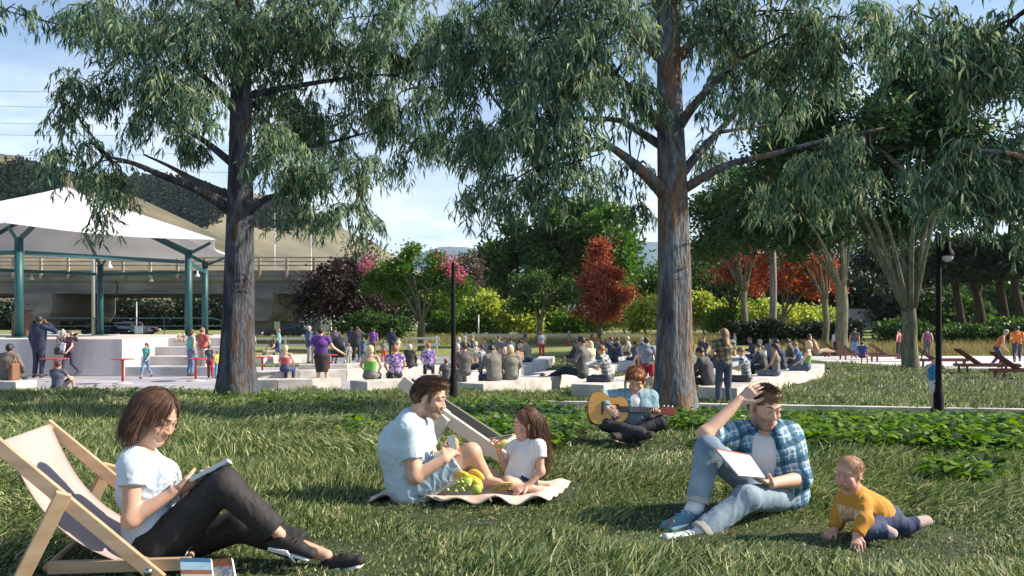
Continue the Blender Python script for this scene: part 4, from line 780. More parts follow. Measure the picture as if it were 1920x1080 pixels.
def printmat(name, base, ink, cen, rad, sc=70, thr=(.48, .52), rough=.85):
    m = bpy.data.materials.new(name); m.use_nodes = True; N = m.node_tree.nodes; L = m.node_tree.links; b = N['Principled BSDF']
    tc = N.new('ShaderNodeTexCoord'); mp = N.new('ShaderNodeMapping'); mp.vector_type = 'TEXTURE'; mp.inputs['Location'].default_value = cen; mp.inputs['Scale'].default_value = rad; L.new(tc.outputs['Object'], mp.inputs[0])
    sp = N.new('ShaderNodeSeparateXYZ'); L.new(mp.outputs[0], sp.inputs[0]); ms = []
    for ax in 'XYZ':
        ab = N.new('ShaderNodeMath'); ab.operation = 'ABSOLUTE'; L.new(sp.outputs[ax], ab.inputs[0]); lt = N.new('ShaderNodeMath'); lt.operation = 'LESS_THAN'; lt.inputs[1].default_value = 1; L.new(ab.outputs[0], lt.inputs[0]); ms.append(lt)
    m1 = N.new('ShaderNodeMath'); m1.operation = 'MULTIPLY'; m2 = N.new('ShaderNodeMath'); m2.operation = 'MULTIPLY'
    L.new(ms[0].outputs[0], m1.inputs[0]); L.new(ms[1].outputs[0], m1.inputs[1]); L.new(m1.outputs[0], m2.inputs[0]); L.new(ms[2].outputs[0], m2.inputs[1])
    n = N.new('ShaderNodeTexNoise'); n.inputs['Scale'].default_value = sc; n.inputs['Detail'].default_value = 3; n.inputs['Distortion'].default_value = 1.5; L.new(tc.outputs['Object'], n.inputs[0])
    r = N.new('ShaderNodeValToRGB'); r.color_ramp.elements[0].position, r.color_ramp.elements[1].position = thr; L.new(n.outputs['Fac'], r.inputs[0])
    m3 = N.new('ShaderNodeMath'); m3.operation = 'MULTIPLY'; L.new(m2.outputs[0], m3.inputs[0]); L.new(r.outputs[0], m3.inputs[1])
    mx = N.new('ShaderNodeMixRGB'); L.new(m3.outputs[0], mx.inputs[0]); mx.inputs[1].default_value = (*base, 1); mx.inputs[2].default_value = (*ink, 1)
    L.new(mx.outputs[0], b.inputs['Base Color']); b.inputs['Roughness'].default_value = rough; return m
def wrinkles(amp=.0035, sc=16, seed=2, stretch=(1, 1, .45)):
    st = V3(stretch)
    def f(p):
        n = noise3(p * st, sc * 1.1, seed, 2); r = noise3(p * st + .03 * n[..., None], sc * 2.1, seed + 50, 2); return amp * (.6 * n - .75 * (np.clip(1 - np.abs(r) * 1.3, 0, 1) ** 2) + .2)
    return f
def bend(a, b, c): return V3(c) - (V3(a) + V3(b)) / 2
WOMR = dict(neck=.043, ua=(.040, .033), fa=(.034, .0215), th=(.080, .055), ca=(.052, .032), hip=(.150, .110), waist=(.110, .085), chest=(.135, .100), top=(.095, .062), sh=.042)
MANR = dict(BODYR); MANR.update(ua=(.052, .042), fa=(.043, .027), chest=(.168, .122))

# --- woman reading in the deck chair
def woman():
    Y0 = 3.45; p = lambda x, y, d=0: V3(P(x, y, Y0 + d)); org = V3((P(300, 1060, Y0).x, Y0, gz(-1.5, Y0)))
    root = thing('person', 'woman with a brown bob reading in the deck chair, white T-shirt and black trousers', 'person', tuple(org))
    J = dict(neck=p(260, 850), chest=p(277, 912), waist=p(289, 985), pelvis=p(300, 1020), sR=p(250, 874, -.15), sL=p(272, 868, .15),
             eR=p(245, 974, -.19), wR=p(328, 921, -.13), eL=p(300, 955, .18), wL=p(362, 918, .04), pR=p(303, 1024, -.09), kR=p(418, 908, -.10), aR=p(524, 1002, -.10),
             pL=p(308, 1028, .09), kL=p(452, 985, .05), aL=p(612, 1042, -.03))
    H = Head(p(293, 783), (.90, -.28, -.42), (.40, -.05, 1), .94)
    b = SDF(.0042); head_prims(b, H); b.ecap(J['neck'], H(0, -.02, -.06), WOMR['neck'] + .004, .046, k=.03)
    torso(b, J, -.006, R_=WOMR)
    for q in 'RL': arm(b, J, q, 1, part=2, R_=WOMR); leg(b, J, q, 1, -.006, R_=WOMR)
    hand(b, J['wR'], p(388, 901, -.06) - J['wR'], (-.2, .55, .6), 1, (.5, .7, .8, .9), .92); hand(b, J['wL'], p(415, 892, .02) - J['wL'], (-.2, -.5, .8), -1, .7, .92)
    skin = (.56, .33, .235); sdf_obj('body', b, M_SKINT, root, face_tint(H, skin), org)
    face_parts(H, root, org, M_HDARK, gaze=(.1, .8, -.6))
    # hair: chin length bob
    h = SDF(.0042); H.ell(h, (0, -.020, .038), (.084, .100, .092)); H.ell(h, (0, -.050, -.020), (.083, .074, .092), k=.03)
    for sx in (-1, 1): H.ell(h, (sx * .068, -.012, -.045), (.030, .050, .072), k=.02)
    H.ell(h, (0, .115, -.035), (.085, .070, .098), k=.012, op='s'); H.ell(h, (0, -.01, -.165), (.07, .08, .05), k=.01, op='s')
    h.disp = lambda q: .0022 * noise3(H.loc(q) * V3((1, .8, .14)), 120, 4, 2)
    reg = lambda u: ~((u[:, 1] > .28) & (u[:, 2] < .66)) & (u[:, 2] > -.35)
    cmb = lambda u: np.stack([np.sign(u[:, 0]) * .35, -.55 * (u[:, 2] > .2) - .05, -np.ones(len(u)) * 1.0], 1)
    V, F = h.mesh(); V2, F2 = strands(H, 2600, .175, cmb, org, r0=.0012, region=reg, rad=(.086, .106, .096), cen=(0, -.022, .034), grav=.35, seed=3, curl_in=2.0, jitter=.06, seg=14)
    V, F = join_geo([(V - org, F), (V2, F2)]); mesh_obj('hair', V, F, M_HBROWN, root)
    t = SDF(.005); torso(t, J, .016, R_=WOMR); t.ecap(J['waist'], p(300, 1000), (.14, .118), (.15, .122), side=(0, 1, 0), k=.04, flat=1)
    for q in 'RL':
        S, E = J['s' + q], J['e' + q]; t.ecap(S, S + (E - S) * .36, .056, .055, k=.035, flat=1)
    t.ell(p(308, 890, -.07), (.05, .055, .06), k=.05); t.ell(p(312, 890, .07), (.05, .055, .06), k=.05)
    t.ell(p(283, 838, 0), (.062, .07, .04), k=.02, op='s'); t.disp = wrinkles(.0045, 20, 5, (1, 1, .7))
    me = printmat('tee_print', (.56, .65, .74), (.10, .11, .12), tuple((p(330, 925, 0) - org)), (.055, .085, .12), 75, (.50, .53)); sdf_obj('t_shirt', t, me, root, org=org)
    t = SDF(.005)
    for q in 'RL': leg(t, J, q, 1, .013, part=1.93 if q == 'R' else 1.72, flat=1, g2=.026, R_=WOMR)
    t.ecap(J['pelvis'] - V3((.0, 0, .0)), p(291, 992), (.165, .125), (.145, .108), side=(0, 1, 0), k=.05, flat=1); t.disp = wrinkles(.0035, 18, 9)
    sdf_obj('trousers', t, pmat('black_cotton', (.013, .012, .012), .75, (.022, .020, .019), 30, bump=.0008), root, org=org)
    for q, T, up in (('R', p(596, 1041, -.12), (.35, -.05, 1)), ('L', p(686, 1048, -.06), (-.15, 0, 1))):
        s = SDF(.004); A = J['a' + q] + V3((.02, 0, -.012)); heel, ball, side, u = shoe(s, A, T, .88, up, w=.04); s.ell(A + u * .03, (.034, .034, .028), k=.012, op='s')
        so = sdf_obj('shoe', s, pmat('black_suede', (.014, .013, .013), .8, (.024, .022, .022), 60), root, org=org)
        sdf_obj('sole', shoe_sole(A, T, .88, up, .041), pmat('white_rubber', (.72, .72, .70), .5), so, org=org)
        st = SDF(.003); d = unit(T - A); ns = side if side[1] < 0 else -side
        a1, a2, a3 = heel + ns * .034 - u * .018, heel + d * .075 + ns * .038 + u * .004, heel + d * .125 + ns * .032 - u * .018
        st.ecap(a1, a2, (.004, .005), (.004, .009), side=ns, k=.004).ecap(a2, a3, (.004, .009), (.004, .004), side=ns, k=.004); sdf_obj('side_stripe', st, MATS['white_rubber'], so, org=org)
        la = MB()
        for i in range(5):
            c = A + d * (.045 + .016 * i) + u * (.030 - .006 * i); la.tube([c - side * .022 + u * -.006, c + u * .006, c + side * .022 - u * .006], .0022, 5)
        la.v = [tuple(V3(v) - org) for v in la.v]; la.build('laces', pmat('black_lace', (.02, .02, .02), .7), so, True)
    # book held open on the knee
    bk = thing('book', 'white open magazine the woman in the deck chair holds on her knee', 'book', tuple(p(392, 888, -.02)))
    o = p(392, 888, -.02); a, c_, d_, e_ = p(358, 903, -.14), p(428, 866, -.14), p(436, 870, .10), p(366, 908, .10)
    nrm = unit(np.cross(c_ - a, e_ - a)); nrm *= np.sign(nrm[2])
    mb = MB(); mb.prism([Vector(a - o), Vector(c_ - o), Vector(d_ - o), Vector(e_ - o)], Vector(nrm * .016)); mb.build('pages', pmat('paper', (.68, .70, .70), .6, (.60, .63, .64), 40), bk)
    mb = MB(); off = -nrm * .0035; mb.prism([Vector(a - o + off), Vector(c_ - o + off), Vector(d_ - o + off), Vector(e_ - o + off)], Vector(nrm * .003)); mb.build('cover', pmat('magazine_cover', (.45, .55, .62), .35, (.08, .09, .12), 25, contrast=(.42, .56)), bk)
    mb = MB(); r = np.random.default_rng(4); ex = (c_ - a); ey = (e_ - a)
    for i in range(16):
        t0 = .06 + .055 * (i // 1) % .9; w = .02; mb.prism([Vector(a - o + ex * (.05 + i * .055) + ey * .08 + nrm * .0165), Vector(a - o + ex * (.075 + i * .055) + ey * .08 + nrm * .0165), Vector(a - o + ex * (.075 + i * .055) + ey * r.uniform(.5, .9) + nrm * .0165), Vector(a - o + ex * (.05 + i * .055) + ey * .85 + nrm * .0165)], Vector(nrm * .0006))
    mb.build('printed_text', pmat('ink_grey', (.25, .28, .31), .6), bk)
woman()

# --- father on the picnic blanket
def father():
    Y0 = 4.85; p = lambda x, y, d=0: V3(P(x, y, Y0 + d)); org = V3((P(790, 925, Y0).x, Y0, gz(-.5, Y0)))
    root = thing('person', 'bearded man in pale blue T-shirt and shorts sitting on the picnic blanket', 'person', tuple(org))
    J = dict(neck=p(775, 783), chest=p(765, 835), waist=p(768, 888), pelvis=p(778, 916), sR=p(764, 806, -.16), sL=p(790, 800, .18), eR=p(778, 894, -.21), wR=p(834, 860, -.17), eL=p(812, 862, .2), wL=p(838, 850, .02),
             pR=p(785, 912, -.09), kR=p(884, 848, -.06), aR=p(912, 895, .02), pL=p(792, 912, .10), kL=p(872, 858, .28), aL=p(925, 893, .22))
    H = Head(p(806, 746), (.93, -.16, -.22), (.18, 0, 1), 1.03)
    b = SDF(.0045); head_prims(b, H, smile=.8); b.ecap(J['neck'], H(0, -.03, -.06), .058, .055, k=.03); torso(b, J, -.008, R_=MANR)
    for q in 'RL': arm(b, J, q, 1, part=2, R_=MANR); leg(b, J, q, .97, R_=MANR)
    hand(b, J['wR'], p(853, 838, -.10) - J['wR'], (.3, .9, .2), 1, (.9, 1, 1.1, 1.2), 1.); hand(b, J['wL'], p(855, 836, -.02) - J['wL'], (.2, -.9, .2), -1, 1., 1.)
    for q, T in (('R', p(946, 905, -.02)), ('L', p(955, 902, .2))):
        A = J['a' + q]; b.ecap(A - V3((.02, 0, .015)), T, .034, (.040, .016), side=(0, 1, 0), k=.03)
        for i in range(5): b.ecap(T + V3((0, (i - 2) * .016, .0)), T + V3((.022 - .003 * i, (i - 2) * .017, -.003)), .0095, .008, k=.004)
    sdf_obj('body', b, M_SKINT, root, face_tint(H, (.60, .36, .25), .9), org); face_parts(H, root, org, M_HDARK, gaze=(0, .9, -.3), teeth=True, brow=.004)
    h = SDF(.0045); H.ell(h, (0, -.018, .040), (.0775, .095, .083)); H.ell(h, (0, .045, .096), (.055, .055, .022), k=.03); H.ell(h, (0, -.06, -.005), (.073, .05, .055), k=.02)
    for sx in (-1, 1): H.ell(h, (sx * .070, .018, .005), (.008, .014, .04), k=.01)
    H.ell(h, (0, .125, -.030), (.10, .080, .098), k=.01, op='s')
    for sx in (-1, 1): H.ell(h, (sx * .08, -.005, -.012), (.03, .024, .034), k=.006, op='s')
    h.disp = lambda q: .0018 * noise3(H.loc(q) * V3((1, .3, .6)), 150, 4, 2)
    reg = lambda u: (u[:, 2] > .12) & ~((u[:, 1] > .55) & (u[:, 2] < .60))
    V, F = h.mesh(); V2, F2 = strands(H, 1300, .045, (.1, .9, .15), org, r0=.0013, region=reg, rad=(.077, .097, .088), cen=(0, -.014, .038), grav=.05, seed=5, seg=5)
    V3_, F3 = strands(H, 900, .03, (0, -.5, -1), org, r0=.0013, region=lambda u: (u[:, 1] < .1) & (u[:, 2] > -.45) & (u[:, 2] < .45), rad=(.076, .097, .086), cen=(0, -.014, .034), grav=.3, seed=8, seg=4)
    V, F = join_geo([(V - org, F), (V2, F2), (V3_, F3)]); mesh_obj('hair', V, F, M_HDARK, root)
    t = SDF(.005); torso(t, J, .018, R_=MANR); t.ecap(J['chest'] + V3((-.03, 0, 0)), J['pelvis'] + V3((-.03, 0, -.0)), (.19, .150), (.19, .135), side=(0, 1, 0), k=.05)
    for q in 'RL': S, E = J['s' + q], J['e' + q]; t.ecap(S, S + (E - S) * .62, .066, .062, k=.04, flat=1)
    t.ell(p(786, 775), (.066, .075, .034), k=.02, op='s'); t.disp = wrinkles(.006, 13, 7, (1, 1, .7))
    sdf_obj('t_shirt', t, pmat('pale_blue_cotton', (.44, .56, .63), .85, (.52, .63, .70), 12, bump=.0008, bscale=90), root, org=org)
    t = SDF(.005); torso_s = t.ecap(J['pelvis'], J['waist'], (.17, .128), (.155, .118), side=(0, 1, 0), k=.05, flat=1)
    for q in 'RL': leg(t, J, q, 1., .022, part=.72, flat=1, g2=.03, R_=MANR)
    t.disp = wrinkles(.005, 16, 11); sdf_obj('shorts', t, pmat('pale_denim', (.36, .46, .53), .85, (.43, .53, .60), 30, bump=.0006), root, org=org)
    s = thing('wrapped_sandwich', 'sandwich in white paper in the hand of the bearded man', 'sandwich', tuple(p(853, 833, -.10))); o = p(853, 833, -.10)
    mb = MB(); mb.ico((0, 0, 0), (.022, .018, .042), n=8); mb.build('bread', pmat('toast', (.55, .30, .09), .7, (.70, .45, .16), 40), s, True)
    mb = MB(); mb.prism([Vector(v) for v in ((-.045, -.024, .05), (.0, -.026, .055), (.012, -.024, -.03), (-.02, -.024, -.04))], (0, .006, 0)); mb.prism([Vector(v) for v in ((-.045, -.018, .05), (-.04, .02, .03), (-.018, .02, -.04), (-.025, -.018, -.04))], (.003, 0, 0)); mb.build('paper_wrap', pmat('paper', (.68, .70, .70), .6), s)
father()

# --- girl opposite him
def girl():
    Y0 = 5.0; p = lambda x, y, d=0: V3(P(x, y, Y0 + d)); org = V3((P(985, 918, Y0).x, Y0, gz(.1, Y0)))
    root = thing('person', 'girl with long brown hair kneeling on the picnic blanket in a white T-shirt', 'person', tuple(org))
    s = .72; J = dict(neck=p(990, 828), chest=p(988, 855), waist=p(982, 885), pelvis=p(978, 908), sL=p(1010, 838, -.10), sR=p(967, 838, .10), eL=p(1014, 884, -.13), wL=p(988, 912, -.16), eR=p(948, 878, .04), wR=p(935, 845, -.02),
             pL=p(985, 908, -.06), kL=p(953, 905, -.16), aL=p(1003, 918, -.12), pR=p(985, 908, .07), kR=p(962, 906, .10), aR=p(1030, 914, .05))
    H = Head(p(985, 796), (-.90, -.34, -.05), (0, -.06, 1), .80)
    b = SDF(.0042); head_prims(b, H, smile=.3); b.ecap(J['neck'], H(0, -.02, -.06), .034, .033, k=.02); torso(b, J, -.006, s * .86, R_=WOMR)
    for q in 'RL': arm(b, J, q, s, part=2, R_=WOMR); leg(b, J, q, s * .92, R_=WOMR)
    hand(b, J['wR'], p(931, 828, -.04) - J['wR'], (-.5, -.6, .1), 1, .9, .75); hand(b, J['wL'], p(975, 918, -.18) - J['wL'], (-.3, .1, -.9), 1, .5, .75)
    b.ecap(J['aR'], p(1045, 922, .05), .022, .016, k=.02); b.ecap(J['aL'], p(1020, 922, -.12), .022, .018, k=.02)
    sdf_obj('body', b, M_SKINT, root, face_tint(H, (.62, .37, .27)), org); face_parts(H, root, org, M_HLONG, brow=.0022)
    h = SDF(.0042); H.ell(h, (0, -.018, .040), (.082, .100, .090)); H.ell(h, (0, -.05, -.04), (.078, .07, .10), k=.03)
    H.ell(h, (0, .115, -.030), (.082, .072, .098), k=.012, op='s')
    h.ecap(H(.03, -.075, -.05), H(.04, -.07, -.26), .040, .018, side=H.r, k=.03); h.ecap(H(-.055, -.03, -.06), H(-.075, -.005, -.33), .034, .010, k=.03); h.ecap(H(.055, .0, -.06), H(.10, .055, -.27), .028, .010, k=.03)
    h.disp = lambda q: .0022 * noise3(H.loc(q) * V3((1, 1, .14)), 120, 4, 2)
    reg = lambda u: ~((u[:, 1] > .10) & (u[:, 2] < .74)) & (u[:, 1] < .25) & (u[:, 2] > -.45)
    cmb = lambda u: np.stack([np.sign(u[:, 0]) * .28, -.8 * (u[:, 2] > .0) - .10, -np.ones(len(u))], 1)
    V, F = h.mesh(); V2, F2 = strands(H, 2000, .40, cmb, org, r0=.0015, region=reg, rad=(.084, .104, .094), cen=(0, -.02, .036), grav=.55, seed=3, seg=12, jitter=.08, wave=.16)
    V, F = join_geo([(V - org, F), (V2, F2)]); mesh_obj('hair', V, F, M_HLONG, root)
    t = SDF(.0048); torso(t, J, .012, s * .9, R_=WOMR); t.ecap(J['chest'], p(975, 896), (.115, .088), (.125, .10), side=(0, 1, 0), k=.04)
    for q in 'RL': S, E = J['s' + q], J['e' + q]; t.ecap(S, S + (E - S) * .42, .043, .045, k=.03, flat=1)
    t.ell(p(986, 824), (.045, .05, .022), k=.015, op='s'); t.disp = wrinkles(.004, 20, 15); sdf_obj('t_shirt', t, pmat('white_cotton', (.70, .70, .70), .85, (.76, .76, .76), 14, bump=.0008, bscale=90), root, org=org)
    t = SDF(.0048); t.ecap(J['pelvis'], p(980, 893), (.125, .105), (.115, .095), side=(0, 1, 0), k=.03, flat=1)
    for q in 'RL': leg(t, J, q, s, .010, part=.5, flat=1, g2=.014, R_=WOMR)
    sdf_obj('shorts', t, pmat('dark_denim', (.018, .026, .060), .85, (.03, .042, .085), 40), root, org=org)
    sw = thing('sandwich', 'small green and yellow sandwich in the raised hand of the long haired girl', 'sandwich', tuple(p(938, 832, -.07)), group=None); 
    mb = MB(); mb.ico((0, 0, .004), (.045, .022, .012), n=8); mb.build('bread', MATS['toast'], sw, True); mb = MB(); mb.ico((0, -.004, -.009), (.044, .022, .007), n=8); mb.build('lettuce', pmat('lettuce', (.20, .42, .06), .5, (.35, .55, .10), 60), sw, True); sw.rotation_euler = (.2, -.5, 0)
girl()

# --- boy with guitar
def guitarist():
    Y0 = 7.3; p = lambda x, y, d=0: V3(P(x, y, Y0 + d)); org = V3((P(1185, 822, Y0).x, Y0, gz(1.1, Y0)))
    root = thing('person', 'young auburn haired man in a denim shirt sitting cross legged and playing guitar', 'person', tuple(org))
    J = dict(neck=p(1193, 741), chest=p(1192, 760), waist=p(1188, 785), pelvis=p(1186, 802, .05), sR=p(1163, 742, 0), sL=p(1221, 744, 0), eR=p(1132, 742, -.12), wR=p(1138, 765, -.24), eL=p(1228, 778, -.06), wL=p(1227, 784, -.22),
             pR=p(1172, 806, .02), kR=p(1136, 795, -.22), aR=p(1208, 815, -.36), pL=p(1202, 806, .02), kL=p(1238, 791, -.22), aL=p(1168, 818, -.32))
    H = Head(p(1193, 714, -.04), (-.22, -.86, -.42), (0, -.35, 1), .98)
    b = SDF(.0055); head_prims(b, H); b.ecap(J['neck'], H(0, -.03, -.06), .050, .050, k=.03); torso(b, J, -.01)
    for q in 'RL': arm(b, J, q, .95, part=2); leg(b, J, q, .9)
    hand(b, J['wR'], (.75, -.25, -.45), (-.1, .9, -.2), 1, .5, 1.); hand(b, J['wL'], (.05, -.35, .9), (.1, -.9, -.1), -1, (1.2, 1.3, 1.3, 1.4), .95)
    sdf_obj('body', b, M_SKINT, root, face_tint(H, (.62, .38, .26)), org); face_parts(H, root, org, M_HDARK, eyes=False)
    h = SDF(.005); H.ell(h, (0, -.018, .040), (.080, .096, .084)); H.ell(h, (0, .05, .080), (.062, .046, .030), k=.03); H.ell(h, (0, -.06, -.02), (.076, .055, .06), k=.02)
    H.ell(h, (0, .125, -.045), (.085, .080, .100), k=.01, op='s'); h.disp = lambda q: .003 * noise3(H.loc(q) * V3((1, .5, .4)), 90, 4, 2)
    reg = lambda u: (u[:, 2] > .0) & ~((u[:, 1] > .5) & (u[:, 2] < .55)); cmb = lambda u: np.stack([.45 + 0 * u[:, 0], .35 * np.sign(u[:, 1]), -.2 - .8 * (u[:, 2] < .5)], 1)
    V, F = h.mesh(); V2, F2 = strands(H, 1500, .06, cmb, org, r0=.0020, region=reg, rad=(.084, .099, .090), cen=(0, -.016, .040), grav=.2, jitter=.08, seed=5, seg=6)
    V, F = join_geo([(V - org, F), (V2, F2)]); mesh_obj('hair', V, F, M_HRED, root)
    t = SDF(.0055); torso(t, J, .012); 
    for q in 'RL': arm(t, J, q, .95, .012, part=1.9, flat=1)
    t.ell(p(1193, 748, -.12), (.038, .09, .09), k=.015, op='s'); t.disp = wrinkles(.006, 16, 15); sdf_obj('denim_shirt', t, pmat('denim_shirt', (.15, .27, .33), .85, (.26, .38, .43), 18, bump=.001), root, org=org)
    t = SDF(.0055); torso(t, J, .002, lowest=False); t.disp = wrinkles(.003, 16, 16); sdf_obj('undershirt', t, pmat('white_cotton', (.7, .7, .7), .85), root, org=org)
    t = SDF(.0055); t.ecap(J['pelvis'], J['waist'], (.16, .12), (.145, .11), k=.05, flat=1)
    for q in 'RL': leg(t, J, q, .95, .010, part=1.95)
    t.disp = wrinkles(.004, 20, 17); sdf_obj('jeans', t, pmat('black_denim', (.013, .014, .019), .8, (.024, .026, .032), 30), root, org=org)
    for A, T in ((J['aR'], p(1228, 815, -.40)), (J['aL'], p(1146, 817, -.38))):
        sh = SDF(.0045); shoe(sh, A + V3((0, 0, .01)), T, 1.0, (0, -.5, 1)); so = sdf_obj('shoe', sh, pmat('brown_suede', (.05, .035, .025), .85, (.02, .015, .012), 40), root, org=org)
        sdf_obj('sole', shoe_sole(A + V3((0, 0, .01)), T, 1., (0, -.5, 1)), pmat('tan_sole', (.32, .24, .15), .7), so, org=org)
    # guitar
    go = p(1141, 767, -.20); g = thing('acoustic_guitar', 'yellow topped acoustic guitar on the lap of the cross legged young man', 'guitar', tuple(go))
    ax = V3((1, -.02, -.05)); ax = unit(ax); fr = unit(V3((.06, -.95, .22))); up = unit(np.cross(fr, ax) * -1); up = up if up[2] > 0 else -up
    def G(x, y, z=0): return Vector(ax * (x * .80) + up * (y * .84) + fr * (z * .9))
    out = [(-.235, .0), (-.228, .08), (-.19, .148), (-.12, .175), (-.05, .155), (.0, .122), (.05, .115), (.10, .130), (.155, .128), (.195, .09), (.208, .04), (.208, 0)]
    out = out + [(x, -y) for x, y in reversed(out[1:-1])]
    # refine the outline
    pts = []; n = len(out)
    for i in range(n):
        a, b_, c, d = [np.array(out[(i + k) % n]) for k in (-1, 0, 1, 2)]
        for t_ in (0, .25, .5, .75): pts.append(tuple(.5 * (2 * b_ + (c - a) * t_ + (2 * a - 5 * b_ + 4 * c - d) * t_ ** 2 + (3 * b_ - a - 3 * c + d) * t_ ** 3)))
    mb = MB(); mb.prism([G(x, y, -.05) for x, y in pts], G(0, 0, .098)); mb.build('body_shell', pmat('rosewood', (.16, .030, .015), .3, (.24, .05, .025), 14), g)
    mb = MB(); mb.prism([G(x * .985, y * .985, .048) for x, y in pts], G(0, 0, .004)); top = mb.build('soundboard', pmat('spruce', (.62, .30, .055), .3, (.72, .38, .08), 6, stretch=(1, 14, 14)), g)
    circ = lambda cx, cy, r, z: [G(cx + r * math.cos(a), cy + r * math.sin(a), z) for a in np.linspace(0, 2 * math.pi, 28, endpoint=False)]
    mb = MB(); mb.prism(circ(.075, 0, .054, .0522), G(0, 0, .0006)); mb.build('rosette', pmat('rosette', (.25, .10, .03), .4), top); mb = MB(); mb.prism(circ(.075, 0, .046, .0532), G(0, 0, .0008)); mb.build('sound_hole', pmat('hole_dark', (.01, .006, .004), .9), top)
    mb = MB(); mb.prism([G(x, y, .0524) for x, y in ((.03, -.05), (.075, -.058), (.12, -.045), (.11, -.095), (.06, -.125), (.02, -.10))], G(0, 0, .0012)); mb.build('pick_guard', pmat('black_plastic', (.012, .010, .010), .25), top)
    mb = MB(); mb.prism([G(x, y, .0524) for x, y in ((-.085, -.07), (-.07, -.07), (-.066, 0), (-.07, .07), (-.085, .07), (-.09, 0))], G(0, 0, .008)); mb.build('bridge', pmat('dark_wood', (.03, .015, .01), .4), top)
    mb = MB(); mb.beam(G(.12, 0, .058), G(.56, 0, .058), .052, .012, up=tuple(fr)); mb.beam(G(.20, 0, .042), G(.56, 0, .042), .044, .022, up=tuple(fr)); nk = mb.build('neck', MATS['dark_wood'], g, bevel=.004)
    mb = MB()
    for i in range(15): x = .56 - .44 * (1 - .5 ** (i / 9)) * 1.15; mb.beam(G(x, -.026, .0655), G(x, .026, .0655), .0022, .002, up=tuple(fr))
    mb.build('frets', pmat('nickel', (.5, .48, .42), .3, metal=1), nk)
    mb = MB()
    for i in range(6): y = (i - 2.5) * .0085; mb.tube([G(-.078, y, .066), G(.56, y * .8, .0675)], .0007, 4)
    mb.build('strings', MATS['nickel'], g)
    mb = MB(); mb.prism([G(x, y, .036) for x, y in ((.555, -.024), (.60, -.036), (.72, -.042), (.735, 0), (.72, .042), (.60, .036), (.555, .024))], G(0, 0, .018)); hd = mb.build('headstock', pmat('headstock_red', (.30, .055, .025), .3), g, bevel=.003)
    for i in range(3):
        for sg in (-1, 1): mb = MB(); mb.ico(G(.60 + .045 * i, sg * .052, .042), (.010, .008, .012), n=6); mb.build('tuning_peg', MATS['nickel'], hd, True)
guitarist()

